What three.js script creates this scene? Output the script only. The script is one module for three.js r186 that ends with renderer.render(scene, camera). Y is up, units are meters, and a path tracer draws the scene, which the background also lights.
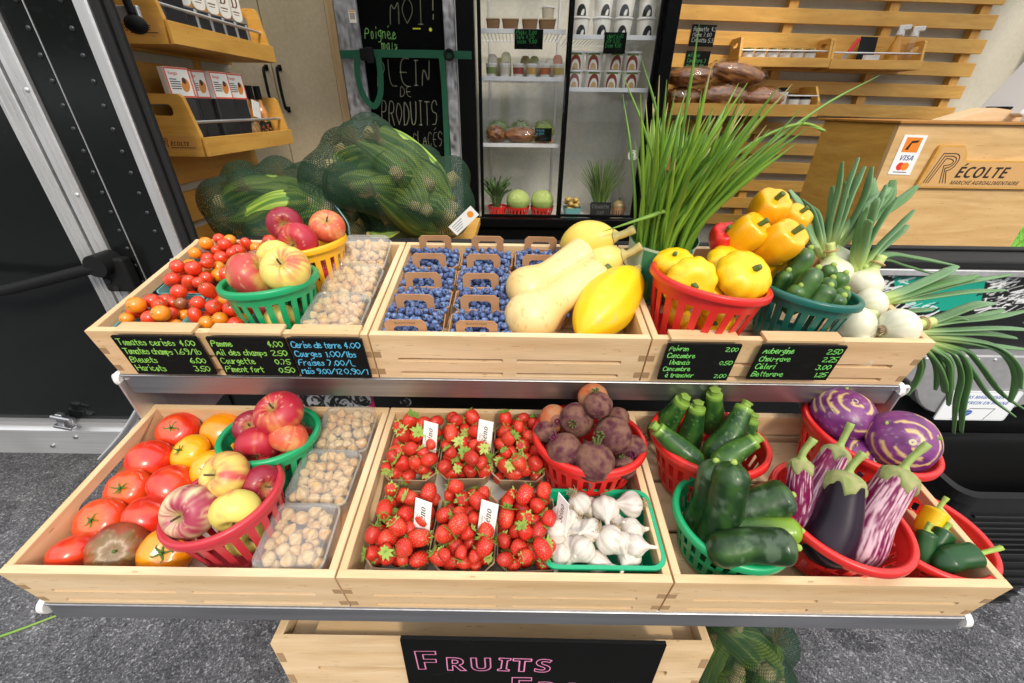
import * as THREE from 'three';
import { mergeGeometries, mergeVertices, toCreasedNormals } from 'three/addons/utils/BufferGeometryUtils.js';
import { RoundedBoxGeometry } from 'three/addons/geometries/RoundedBoxGeometry.js';
import { MarchingCubes } from 'three/addons/objects/MarchingCubes.js';

// ---------------------------------------------------------------- camera, sky, sun, exposure
const scene = new THREE.Scene();
const camera = new THREE.PerspectiveCamera(78.76, 1024 / 683, 0.02, 400);
camera.position.set(0, 1.5, 0);
camera.rotation.set(-0.5112, 0.0009, 0.0138, 'YXZ');
scene.add(camera);

const SKY_GAIN = 0.92;
{ // bright overcast: a cloud layer, brighter towards the zenith and softly towards the sun
  const w = 128, h = 64, d = new Float32Array(w * h * 4);
  const sun = new THREE.Vector3(0.25, 0.75, 0.62).normalize(), v = new THREE.Vector3();
  for (let j = 0; j < h; j++) for (let i = 0; i < w; i++) {
    const el = ((j + 0.5) / h - 0.5) * Math.PI, az = ((i + 0.5) / w - 0.5) * Math.PI * 2;
    v.set(Math.cos(el) * Math.cos(az), Math.sin(el), Math.cos(el) * Math.sin(az));
    const s = Math.max(0, Math.sin(el)), c = Math.max(0, v.dot(sun));
    let L = (0.62 + 0.6 * s + 0.5 * Math.pow(c, 5)) * SKY_GAIN;
    L *= 1 + 0.1 * Math.sin(az * 3 + el * 7) * Math.cos(el * 9 + az) ;
    const k = (j * w + i) * 4;
    d[k] = L * 0.97; d[k + 1] = L * 1.0; d[k + 2] = L * 1.04; d[k + 3] = 1;
  }
  const t = new THREE.DataTexture(d, w, h, THREE.RGBAFormat, THREE.FloatType);
  t.mapping = THREE.EquirectangularReflectionMapping; t.magFilter = THREE.LinearFilter; t.minFilter = THREE.LinearFilter; t.needsUpdate = true;
  scene.background = t; scene.environment = t;
}
const sunLight = new THREE.DirectionalLight(0xfff1dc, 1.5);
sunLight.position.set(2.0, 6.0, 5.0); sunLight.target.position.set(0, 0.9, -0.6);
sunLight.castShadow = true; sunLight.shadow.radius = 20; sunLight.shadow.mapSize.set(2048, 2048);
Object.assign(sunLight.shadow.camera, { left: -5, right: 5, top: 5, bottom: -5, near: 0.1, far: 25 });
scene.add(sunLight, sunLight.target);
const renderer = new THREE.WebGLRenderer({ antialias: true });
renderer.toneMapping = THREE.LinearToneMapping;
renderer.toneMappingExposure = 1.52;
renderer.shadowMap.enabled = true;

// ---------------------------------------------------------------- helpers
let seed = 7;
const rnd = () => { seed = (seed + 0x6D2B79F5) | 0; let t = Math.imul(seed ^ (seed >>> 15), 1 | seed); t = (t + Math.imul(t ^ (t >>> 7), 61 | t)) ^ t; return ((t ^ (t >>> 14)) >>> 0) / 4294967296; };
const rr = (a, b) => a + (b - a) * rnd();
const pick = (a) => a[Math.floor(rnd() * a.length)];
const V = (x, y, z) => new THREE.Vector3(x, y, z);
const lerp = (a, b, t) => a + (b - a) * t;
const mix = (a, b, t) => [lerp(a[0], b[0], t), lerp(a[1], b[1], t), lerp(a[2], b[2], t)];
const sm = (a, b, x) => { const t = Math.min(1, Math.max(0, (x - a) / (b - a))); return t * t * (3 - 2 * t); };
const hsh = (x, y, z) => { let h = Math.imul(x, 374761393) + Math.imul(y, 668265263) + Math.imul(z, 2147483647 ^ 0x1b873593); h = Math.imul(h ^ (h >>> 13), 1274126177); return ((h ^ (h >>> 16)) >>> 0) / 4294967296; };
function n3(x, y, z) {
  const X = Math.floor(x), Y = Math.floor(y), Z = Math.floor(z); let fx = x - X, fy = y - Y, fz = z - Z;
  fx = fx * fx * (3 - 2 * fx); fy = fy * fy * (3 - 2 * fy); fz = fz * fz * (3 - 2 * fz);
  const a = (i, j, k) => hsh(X + i, Y + j, Z + k);
  return lerp(lerp(lerp(a(0, 0, 0), a(1, 0, 0), fx), lerp(a(0, 1, 0), a(1, 1, 0), fx), fy), lerp(lerp(a(0, 0, 1), a(1, 0, 1), fx), lerp(a(0, 1, 1), a(1, 1, 1), fx), fy), fz) * 2 - 1;
}
const fbm = (x, y, z, o = 4) => { let s = 0, a = 0.5; for (let i = 0; i < o; i++) { s += a * n3(x, y, z); x *= 2.03; y *= 2.01; z *= 2.02; a *= 0.5; } return s; };
const srgb = (hex) => { const c = new THREE.Color(hex); return [c.r, c.g, c.b]; };

const taken = {};
function numbered(name) { const n = taken[name] || 0; taken[name] = n + 1; return n ? `${name}_${String(n).padStart(3, '0')}` : name; }
function tag(o, label, category, group, kind) {
  o.userData = {}; if (label) o.userData.label = label; if (category) o.userData.category = category;
  if (group) o.userData.group = group; if (kind) o.userData.kind = kind; return o;
}
function mesh(name, geo, mat, parent) {
  const m = new THREE.Mesh(geo, mat); m.name = name; m.castShadow = m.receiveShadow = true;
  if (parent) parent.add(m); return m;
}
// tilted frames of the two shelves: x across, y up from the shelf, z towards the viewer
const TL = 0.1485, TU = 0.2088, CW = 0.46, CH = 0.0986, CD = 0.3118;
const FR = { l: new THREE.Matrix4().makeRotationX(TL).setPosition(-0.6958, 0.8448, -0.3476), u: new THREE.Matrix4().makeRotationX(TU).setPosition(-0.694, 1.0813, -0.6098), w: new THREE.Matrix4() };
// a thing (Group) put at a point of a frame: u across, d depth, h height
function thing(name, label, category, group, fr = 'w', u = 0, d = 0, h = 0, rot = null) {
  const g = new THREE.Group(); g.name = numbered(name); tag(g, label, category, group); return put(g, fr, u, d, h, rot);
}
const eul = (r) => r.isQuaternion ? r : new THREE.Quaternion().setFromEuler(new THREE.Euler(r[0], r[1], r[2], r[3] || 'YXZ'));
function put(o, fr, u, d, h, rot) {
  const m = new THREE.Matrix4().compose(V(u, h, -d), rot ? eul(rot) : new THREE.Quaternion(), V(1, 1, 1)).premultiply(FR[fr]);
  m.decompose(o.position, o.quaternion, o.scale); if (!o.parent) scene.add(o); return o;
}
const toW = (fr, u, d, h) => V(u, h, -d).applyMatrix4(FR[fr]);

// ---------------------------------------------------------------- geometry helpers
function clean(g, uv = true) { // non-indexed with position, normal, uv only
  const r = g.index ? g.toNonIndexed() : g; for (const k of Object.keys(r.attributes)) if (!['position', 'normal', 'uv', 'color'].includes(k)) r.deleteAttribute(k);
  if (!r.attributes.normal) r.computeVertexNormals();
  if (!r.attributes.uv) r.setAttribute('uv', new THREE.Float32BufferAttribute(new Float32Array(r.attributes.position.count * 2), 2)); return r;
}
const merge = (list) => mergeGeometries(list.map((g) => clean(g)), false);
const tr = (g, x, y, z, rx = 0, ry = 0, rz = 0) => { if (rx) g.rotateX(rx); if (ry) g.rotateY(ry); if (rz) g.rotateZ(rz); return g.translate(x, y, z); };
function uvm(g, along = 'x', off = null) { // metre uv by the way each face points; u runs along the grain
  const p = g.attributes.position, n = g.attributes.normal, uv = new Float32Array(p.count * 2), o = off || [rnd() * 5, rnd() * 5];
  for (let i = 0; i < p.count; i++) {
    const q = [p.getX(i), p.getY(i), p.getZ(i)], a = [Math.abs(n.getX(i)), Math.abs(n.getY(i)), Math.abs(n.getZ(i))], gi = along === 'x' ? 0 : along === 'y' ? 1 : 2;
    const dom = a[0] > a[1] && a[0] > a[2] ? 0 : a[1] > a[2] ? 1 : 2; let s, t;
    if (dom === gi) { s = q[(gi + 1) % 3] * 0.3; t = q[(gi + 2) % 3]; } else { s = q[gi]; t = q[3 - gi - dom]; }
    uv[2 * i] = s + o[0]; uv[2 * i + 1] = t + o[1];
  }
  g.setAttribute('uv', new THREE.BufferAttribute(uv, 2)); return g;
}
const box = (w, h, d, x = 0, y = 0, z = 0, r = 0.001, along = 'x') => uvm((r > 0 ? new RoundedBoxGeometry(w, h, d, 1, Math.min(r, w / 2.1, h / 2.1, d / 2.1)) : new THREE.BoxGeometry(w, h, d)), along).translate(x, y, z);
const box2 = (x0, x1, y0, y1, z0, z1, r = 0.001, along = 'x') => box(x1 - x0, y1 - y0, z1 - z0, (x0 + x1) / 2, (y0 + y1) / 2, (z0 + z1) / 2, r, along);
function sheet(shape, th, holes = [], bevel = 0) { // a plate in xy with holes, thickness along z (0..th)
  for (const h of holes) shape.holes.push(h);
  return new THREE.ExtrudeGeometry(shape, { depth: th - 2 * bevel, bevelEnabled: bevel > 0, bevelSize: bevel, bevelThickness: bevel, bevelOffset: -bevel, bevelSegments: 1, curveSegments: 8 }).translate(0, 0, bevel);
}
function rrect(x0, y0, x1, y1, r, C = THREE.Shape) {
  const s = new C(); s.moveTo(x0 + r, y0); s.lineTo(x1 - r, y0); s.quadraticCurveTo(x1, y0, x1, y0 + r); s.lineTo(x1, y1 - r); s.quadraticCurveTo(x1, y1, x1 - r, y1);
  s.lineTo(x0 + r, y1); s.quadraticCurveTo(x0, y1, x0, y1 - r); s.lineTo(x0, y0 + r); s.quadraticCurveTo(x0, y0, x0 + r, y0); return s;
}
const poly = (pts, C = THREE.Shape) => { const s = new C(); pts.forEach(([x, y], i) => i ? s.lineTo(x, y) : s.moveTo(x, y)); s.closePath(); return s; };
// closed sweep along points: radius(t), optional cross-section squash, colours per point
function sweep(pts, rad, { seg = 14, rows = 28, flat = 1, col = null, rib = null, up = null, closed = false } = {}) {
  const P = pts.map((p) => p.isVector3 ? p : V(...p)), cur = new THREE.CatmullRomCurve3(P, closed, 'centripetal'), pos = [], cl = [], idx = [], uv = [];
  let N = up ? up.clone().normalize() : null; const tan = V(0, 0, 0);
  for (let j = 0; j <= rows; j++) {
    const t = j / rows, c = cur.getPoint(t); cur.getTangent(t, tan);
    if (!N) { N = Math.abs(tan.y) < 0.8 ? V(0, 1, 0) : V(1, 0, 0); }
    N.addScaledVector(tan, -N.dot(tan)).normalize(); const B = V(0, 0, 0).crossVectors(tan, N);
    for (let i = 0; i < seg; i++) {
      const a = i / seg * Math.PI * 2, r = rad(t, a) * (rib ? rib(a, t) : 1), f = typeof flat === 'function' ? flat(t) : flat;
      const q = c.clone().addScaledVector(N, Math.cos(a) * r * f).addScaledVector(B, Math.sin(a) * r); pos.push(q.x, q.y, q.z); uv.push(i / seg, t);
      if (col) cl.push(...col(t, a, q));
    }
  }
  for (let j = 0; j < rows; j++) for (let i = 0; i < seg; i++) { const a = j * seg + i, b = j * seg + (i + 1) % seg, c = a + seg, d = b + seg; idx.push(a, b, c, b, d, c); }
  for (const [j, fl] of [[0, 1], [rows, 0]]) { // end caps
    let x = 0, y = 0, z = 0; for (let i = 0; i < seg; i++) { const k = (j * seg + i) * 3; x += pos[k]; y += pos[k + 1]; z += pos[k + 2]; }
    const k = pos.length / 3; pos.push(x / seg, y / seg, z / seg); uv.push(0, j ? 1 : 0); if (col) cl.push(...cl.slice(j * seg * 3, j * seg * 3 + 3));
    for (let i = 0; i < seg; i++) { const a = j * seg + i, b = j * seg + (i + 1) % seg; fl ? idx.push(k, b, a) : idx.push(k, a, b); }
  }
  const g = new THREE.BufferGeometry(); g.setAttribute('position', new THREE.Float32BufferAttribute(pos, 3)); g.setAttribute('uv', new THREE.Float32BufferAttribute(uv, 2)); if (col) g.setAttribute('color', new THREE.Float32BufferAttribute(cl, 3));
  g.setIndex(idx); g.computeVertexNormals(); return g;
}
// a rounded body: f(unit direction) -> point, col(dir, point) -> linear rgb
function blob(seg, rows, f, col) {
  let g = new THREE.SphereGeometry(1, seg, rows); g.deleteAttribute('uv'); g.deleteAttribute('normal'); g = mergeVertices(g, 1e-5);
  const p = g.attributes.position, c = new Float32Array(p.count * 3), d = V(0, 0, 0);
  for (let i = 0; i < p.count; i++) { d.fromBufferAttribute(p, i).normalize(); const q = f(d); if (col) { const k = col(d, q); c.set(k, i * 3); } p.setXYZ(i, q[0], q[1], q[2]); }
  if (col) g.setAttribute('color', new THREE.BufferAttribute(c, 3)); g.computeVertexNormals(); return g;
}
// rings of rounded rectangles joined into a skin: levels [hx, hz, r, y]
function ringSkin(levels, n = 5, capBottom = false, capTop = false) {
  const ring = ([hx, hz, r, y]) => { const o = []; for (const [cx, cz, a0] of [[hx - r, hz - r, 0], [-(hx - r), hz - r, 90], [-(hx - r), -(hz - r), 180], [hx - r, -(hz - r), 270]]) for (let i = 0; i <= n; i++) { const a = (a0 + 90 * i / n) * Math.PI / 180; o.push([cx + r * Math.cos(a), y, cz + r * Math.sin(a)]); } return o; };
  const R = levels.map(ring), m = R[0].length, pos = [], idx = [];
  R.forEach((q) => q.forEach((p) => pos.push(...p)));
  for (let j = 0; j < R.length - 1; j++) for (let i = 0; i < m; i++) { const a = j * m + i, b = j * m + (i + 1) % m; idx.push(a, a + m, b, b, a + m, b + m); }
  const cap = (j, s) => { const k = pos.length / 3; pos.push(0, levels[j][3], 0); for (let i = 0; i < m; i++) { const a = j * m + i, b = j * m + (i + 1) % m; s ? idx.push(k, b, a) : idx.push(k, a, b); } };
  if (capBottom) cap(0, false); if (capTop) cap(R.length - 1, true);
  let g = new THREE.BufferGeometry(); g.setAttribute('position', new THREE.Float32BufferAttribute(pos, 3)); g.setIndex(idx); g.computeVertexNormals(); return toCreasedNormals(g, 0.6);
}
// pile of balls let down one after another into a tub: half sizes, floor, number; returns [x, y, z, r]
function pile(hx, hz, y0, n, r0, r1, round = false, dome = 0.6, tries = 46) {
  const out = [];
  for (let k = 0; k < n; k++) {
    const r = rr(r0, r1); let best = null;
    for (let t = 0; t < tries; t++) {
      let x = rr(-1, 1), z = rr(-1, 1); if (round && x * x + z * z > 1) { continue; } x *= hx - r; z *= hz - r;
      let y = y0 + r; for (const [X, Y, Z, R] of out) { const d2 = (x - X) ** 2 + (z - Z) ** 2, s = (r + R) * 0.97; if (d2 < s * s) y = Math.max(y, Y + Math.sqrt(s * s - d2)); }
      const score = y + dome * r * (Math.max(Math.abs(x) / hx, Math.abs(z) / hz)) ** 2; if (!best || score < best[4]) best = [x, y, z, r, score];
    }
    if (best) out.push(best);
  }
  return out;
}
// ---------------------------------------------------------------- materials
const std = (o) => new THREE.MeshStandardMaterial(o), phy = (o) => new THREE.MeshPhysicalMaterial(o);
const lin = (r, g, b) => new THREE.Color().setRGB(r, g, b);
function dataTex(w, h, fn, srgbSpace = true, rep = true) {
  const d = new Uint8Array(w * h * 4); for (let j = 0; j < h; j++) for (let i = 0; i < w; i++) { const c = fn(i, j, i / w, j / h), k = (j * w + i) * 4; d[k] = c[0]; d[k + 1] = c[1]; d[k + 2] = c[2]; d[k + 3] = c[3] === undefined ? 255 : c[3]; }
  const t = new THREE.DataTexture(d, w, h, THREE.RGBAFormat); if (srgbSpace) t.colorSpace = THREE.SRGBColorSpace; t.magFilter = THREE.LinearFilter; t.minFilter = THREE.LinearMipmapLinearFilter; t.generateMipmaps = true;
  if (rep) t.wrapS = t.wrapT = THREE.RepeatWrapping; t.needsUpdate = true; return t;
}
// periodic noise for tiles
const pn = (x, y, px, py, s) => { const X = Math.floor(x), Y = Math.floor(y); let fx = x - X, fy = y - Y; fx = fx * fx * (3 - 2 * fx); fy = fy * fy * (3 - 2 * fy); const m = (a, b) => ((a % b) + b) % b, a = (i, j) => hsh(m(X + i, px), m(Y + j, py), s); return lerp(lerp(a(0, 0), a(1, 0), fx), lerp(a(0, 1), a(1, 1), fx), fy); };
function woodTex(base, dark, streak, s) { // 1 m x 0.5 m of boards, grain along u
  return dataTex(1024, 512, (i, j, u, v) => {
    const w = pn(u * 3, v * 6, 3, 6, s) * 1.6, y = v * 40 + w * 2.4, g = pn(u * 6, y * 1.0, 6, 40, s + 1), f = pn(u * 40, v * 500, 40, 500, s + 2), p = pn(u * 10, v * 16, 10, 16, s + 3);
    const ring = Math.pow(Math.abs(Math.sin((v * 9 + w * 1.1) * Math.PI)), 6);
    let t = 0.42 * g + 0.34 * f + 0.3 * ring * streak + 0.28 * (p - 0.5); t = Math.max(0, Math.min(1, t));
    let fl = f > 0.9 && pn(u * 120, v * 400, 120, 400, s + 5) > 0.7 ? 0.8 : 1; const st = pn(u * 5, v * 4, 5, 4, s + 6) * 0.6 + pn(u * 23, v * 40, 23, 40, s + 7) * 0.4; fl *= 1 - 0.16 * Math.max(0, st - 0.55);
    return mix(base, dark, t).map((q) => q * fl);
  });
}
const setRep = (t, x, y) => { t.repeat.set(x, y); return t; };
const woodPale = setRep(woodTex([234, 208, 172], [206, 172, 126], 0.8, 11), 1, 2);
const woodHoney = setRep(woodTex([226, 176, 88], [194, 138, 54], 0.6, 31), 1, 2);
const M = {};
M.wood = std({ map: woodPale, roughness: 0.62, bumpMap: woodPale, bumpScale: 0.0003 });
M.woodDim = std({ map: woodPale, color: lin(0.86, 0.82, 0.74), roughness: 0.68 });
M.woodDesk = std({ map: woodPale, color: lin(0.95, 0.84, 0.62), roughness: 0.5 });
M.endGrain = std({ color: lin(0.36, 0.23, 0.115), roughness: 0.85 });
M.honey = std({ map: woodHoney, roughness: 0.5, bumpMap: woodHoney, bumpScale: 0.0002 });
M.honeyDark = std({ map: woodHoney, color: lin(0.62, 0.5, 0.4), roughness: 0.55 });
M.kraft = std({ map: dataTex(128, 128, (i, j, u, v) => { const t = pn(u * 60, v * 60, 60, 60, 5) * 0.5 + pn(u * 9, v * 9, 9, 9, 6) * 0.5; return mix([196, 150, 110], [168, 122, 84], t); }), roughness: 0.85 });
M.kraftGrey = std({ map: dataTex(128, 128, (i, j, u, v) => { const t = pn(u * 60, v * 60, 60, 60, 8) * 0.5 + pn(u * 9, v * 9, 9, 9, 9) * 0.5; return mix([186, 160, 128], [150, 124, 96], t); }), roughness: 0.88 });
M.pulpTeal = std({ map: dataTex(128, 128, (i, j, u, v) => { const t = pn(u * 70, v * 70, 70, 70, 15) * 0.6 + pn(u * 14, v * 14, 14, 14, 16) * 0.4; return mix([120, 178, 176], [84, 140, 142], t); }), roughness: 0.95 });
M.steel = std({ map: dataTex(256, 256, (i, j, u, v) => { const t = pn(u * 6, v * 256, 6, 256, 21) * 0.6 + pn(u * 12, v * 9, 12, 9, 22) * 0.4; const q = 196 - 34 * t; return [q, q, q + 2]; }), metalness: 1, roughness: 0.36 });
M.alu = std({ map: dataTex(256, 256, (i, j, u, v) => { const t = pn(u * 200, v * 8, 200, 8, 24) * 0.4 + pn(u * 9, v * 14, 9, 14, 25) * 0.6; const q = 232 - 40 * t; return [q, q, q]; }), metalness: 0.75, roughness: 0.42 });
M.white = std({ color: lin(0.74, 0.74, 0.73), roughness: 0.5 });
M.whiteMetal = std({ color: lin(0.75, 0.76, 0.77), roughness: 0.35, metalness: 0.1 });
M.paper = std({ color: lin(0.8, 0.8, 0.78), roughness: 0.9 });
M.liner = std({ map: dataTex(128, 128, (i, j, u, v) => { const t = pn(u * 30, v * 30, 30, 30, 51) * 0.4 + pn(u * 5, v * 5, 5, 5, 52) * 0.6; return mix([236, 230, 218], [206, 197, 182], t); }), roughness: 0.85 });
const scuff = dataTex(512, 512, (i, j, u, v) => { const a = pn(u * 5, v * 7, 5, 7, 61), b = pn(u * 60, v * 90, 60, 90, 62), s = pn(u * 300, v * 12, 300, 12, 63); const q = 70 + 70 * a + (b > 0.86 ? 60 : 0) + (s > 0.93 ? 50 : 0); return [0, Math.min(255, q), 0]; }, false);
M.blackPaint = phy({ color: lin(0.008, 0.009, 0.009), roughness: 0.32, roughnessMap: scuff, specularIntensity: 0.45 });
M.blackMatte = phy({ color: lin(0.012, 0.012, 0.0125), roughness: 0.55, specularIntensity: 0.22 });
M.rubber = phy({ color: lin(0.016, 0.016, 0.017), roughness: 0.6, specularIntensity: 0.4 });
M.fridgeBlack = phy({ color: lin(0.004, 0.004, 0.0043), roughness: 0.3, specularIntensity: 0.15 });
M.greyPanel = std({ map: dataTex(256, 256, (i, j, u, v) => { const t = pn(u * 6, v * 6, 6, 6, 71) * 0.5 + pn(u * 90, v * 90, 90, 90, 72) * 0.5; const q = 172 - 24 * t; return [q, q, q + 2]; }), metalness: 0.35, roughness: 0.5 });
M.beige = std({ map: dataTex(256, 256, (i, j, u, v) => { const t = pn(u * 100, v * 100, 100, 100, 81) * 0.5 + pn(u * 7, v * 7, 7, 7, 82) * 0.5; return mix([208, 190, 160], [186, 166, 134], t); }), roughness: 0.7 });
M.greyWall = std({ map: dataTex(256, 256, (i, j, u, v) => { const t = pn(u * 100, v * 100, 100, 100, 85) * 0.4 + pn(u * 7, v * 7, 7, 7, 86) * 0.6; return mix([208, 202, 186], [188, 182, 164], t); }), roughness: 0.75 });
M.pane = phy({ color: 0xffffff, transmission: 1, roughness: 0.02, thickness: 0, ior: 1.5 });
M.clam = phy({ color: lin(0.93, 0.94, 0.93), transmission: 0.86, roughness: 0.1, thickness: 0, ior: 1.5 });
M.clear = phy({ color: lin(0.97, 0.98, 0.98), transmission: 1, roughness: 0.06, thickness: 0, ior: 1.45 });
const plastic = (r, g, b) => phy({ color: lin(r, g, b), roughness: 0.38, clearcoat: 0.25, clearcoatRoughness: 0.3 });
M.redP = plastic(0.66, 0.018, 0.014); M.pinkP = plastic(0.52, 0.03, 0.045); M.greenP = plastic(0.005, 0.33, 0.12); M.darkGreenP = plastic(0.004, 0.11, 0.085); M.yellowP = plastic(0.85, 0.42, 0.008); M.tealTray = plastic(0.004, 0.36, 0.16);
M.blackP = phy({ color: lin(0.011, 0.011, 0.0115), roughness: 0.3, specularIntensity: 0.8 });
const vc = (o) => phy({ vertexColors: true, ...o });
M.apple = vc({ roughness: 0.45, clearcoat: 0.15, clearcoatRoughness: 0.3 });
M.tomato = vc({ roughness: 0.28, clearcoat: 0.6, clearcoatRoughness: 0.14 });
M.skin = vc({ roughness: 0.42, clearcoat: 0.2, clearcoatRoughness: 0.3 });
M.matteV = vc({ roughness: 0.8 });
M.glossV = vc({ roughness: 0.36, clearcoat: 0.35, clearcoatRoughness: 0.16 });
M.darkSkin = vc({ roughness: 0.34, specularIntensity: 0.55, clearcoat: 0.12, clearcoatRoughness: 0.12 });
M.leafV = vc({ roughness: 0.5 });
M.stem = std({ color: lin(0.09, 0.15, 0.03), roughness: 0.7 });
M.stemBrown = std({ color: lin(0.12, 0.08, 0.035), roughness: 0.85 });
M.calyx = std({ color: lin(0.07, 0.16, 0.025), roughness: 0.7 });
M.calyxPale = std({ color: lin(0.3, 0.42, 0.08), roughness: 0.75 });
// printed or written flat things
function canvasTex(w, h, draw) { const c = document.createElement('canvas'); c.width = w; c.height = h; const x = c.getContext('2d'); draw(x, w, h); const t = new THREE.CanvasTexture(c); t.colorSpace = THREE.SRGBColorSpace; t.anisotropy = 8; return t; }
function chalkBg(x, w, h, base = 26) {
  x.fillStyle = `rgb(${base},${base + 1},${base + 1})`; x.fillRect(0, 0, w, h);
  for (let i = 0; i < 500; i++) { const a = rnd() * 0.045; x.fillStyle = `rgba(200,205,205,${a})`; x.fillRect(rnd() * w, rnd() * h, 1 + rnd() * 14, 1 + rnd() * 1.5); }
  for (let i = 0; i < 30; i++) { x.strokeStyle = `rgba(190,195,195,${rnd() * 0.06})`; x.lineWidth = 1 + rnd() * 8; x.beginPath(); const X = rnd() * w, Y = rnd() * h; x.moveTo(X, Y); x.quadraticCurveTo(X + rr(-60, 60), Y + rr(-30, 30), X + rr(-120, 120), Y + rr(-40, 40)); x.stroke(); }
}
const GL = { A: '002640|1232', B: '00062645442303|2342412000', C: '4536160402103041', D: '00062644422000', E: '40000646|0333', F: '000646|0333', G: '453616040210304222', H: '0006|4046|0343', I: '2026|1636|1030', L: '060040', M: '0006234640', N: '00064046', O: '20020426444220', P: '00063645443303', R: '00063645443303|2340', S: '45361605041333423010', T: '2026|0646', U: '060210304246', V: '062046', 'É': '40000646|0333|1738',
  a: '341402103032|343040', b: '06002041432403', c: '33241402103041', d: '4640|432403012041', e: '023233241402103041', f: '36261510|0434', g: '3616041333|36312000', h: '0600|03243330', i: '1410|1617', l: '161020', m: '0004|03142320|23344340', n: '0004|03243330', o: '10021424322010', p: '0006|0526442303', r: '0004|022434', s: '33140322312000', t: '16112030|0434', u: '04011030|3430', v: '041034', y: '0412|3400', 'ï': '1410|0607|2627', 'à': '341402103032|343040|1726', 'é': '023233241402103041|1627', 'è': '023233241402103041|1726', 'â': '341402103032|343040|071827',
  0: '20020426444220', 1: '152620', 2: '052645440040', 3: '06462342301001', 4: '360242|3530', 5: '4606033342301001', 6: '36030120414233 02'.replace(' ', ''), 7: '064610', 8: '23052645232341200123'.slice(0, 18), 9: '4323052645433020', '.': '1011', '/': '0046', '-': '0333', '!': '2226|2021', $: '45162533100120', ',': '1000' };
// handwriting with single strokes, each letter a little off
function hand(x, text, X, Y, size, color, { gap = 1, lw = 0.075, double = 0, wide = 0.62 } = {}) {
  x.save(); x.strokeStyle = color; x.lineJoin = x.lineCap = 'round'; let px = X; const u = size / 6;
  for (const ch of text) {
    const g = GL[ch]; if (!g) { px += size * 0.42 * gap; continue; }
    const s = rr(0.92, 1.08), rot = rr(-0.06, 0.06), dy = ('gp'.includes(ch) ? 2 * u : 0) + rr(-0.04, 0.04) * size, low = 'abcdefghilmnoprstuvyïàéèâ'.includes(ch), W = (low ? 0.8 : 1) * wide * 1.25; let mx = 0;
    for (const pl of g.split('|')) {
      const pts = []; for (let i = 0; i + 1 < pl.length; i += 2) { const gx = +pl[i] * u * s * W, gy = +pl[i + 1] * u * s; mx = Math.max(mx, gx); pts.push([px + gx + gy * 0.08 + rr(-0.02, 0.02) * size, Y + dy - gy + gx * rot]); }
      for (let r = 0; r <= double; r++) { x.lineWidth = size * lw * rr(0.85, 1.2); x.beginPath(); x.moveTo(pts[0][0] + r * size * 0.06, pts[0][1] + r * size * 0.03); for (let i = 1; i < pts.length - 1; i++) x.quadraticCurveTo(pts[i][0] + r * size * 0.06, pts[i][1] + r * size * 0.03, (pts[i][0] * 0.4 + pts[i + 1][0] * 0.6 + (i === pts.length - 2 ? 0 : 0)), (pts[i][1] * 0.4 + pts[i + 1][1] * 0.6)); const e = pts[pts.length - 1]; x.lineTo(e[0] + r * size * 0.06, e[1] + r * size * 0.03); x.stroke(); }
    }
    px += (mx + size * 0.2) * gap;
  }
  x.restore(); return px;
}
function facing(w, h, mat, name, parent) { const g = new THREE.PlaneGeometry(w, h); return mesh(name, g, mat, parent); }
// a printed plate: box with the print on its front face (+z)
function plate(name, w, h, th, tex, edge, parent, rough = 0.7, r = 0) {
  const b = mesh(name, r ? sheet(rrect(-w / 2, -h / 2, w / 2, h / 2, r), th) : new THREE.BoxGeometry(w, h, th).translate(0, 0, th / 2), edge, parent);
  const f = new THREE.ShapeGeometry(r ? rrect(-w / 2, -h / 2, w / 2, h / 2, r) : rrect(-w / 2, -h / 2, w / 2, h / 2, 0.0001)); const p = f.attributes.position, uv = f.attributes.uv;
  for (let i = 0; i < p.count; i++) uv.setXY(i, p.getX(i) / w + 0.5, p.getY(i) / h + 0.5);
  mesh('print', f.translate(0, 0, th + 0.0006), phy({ map: tex, roughness: rough, specularIntensity: rough > 0.7 ? 0.08 : 0.8 }), b); return b;
}
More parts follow.
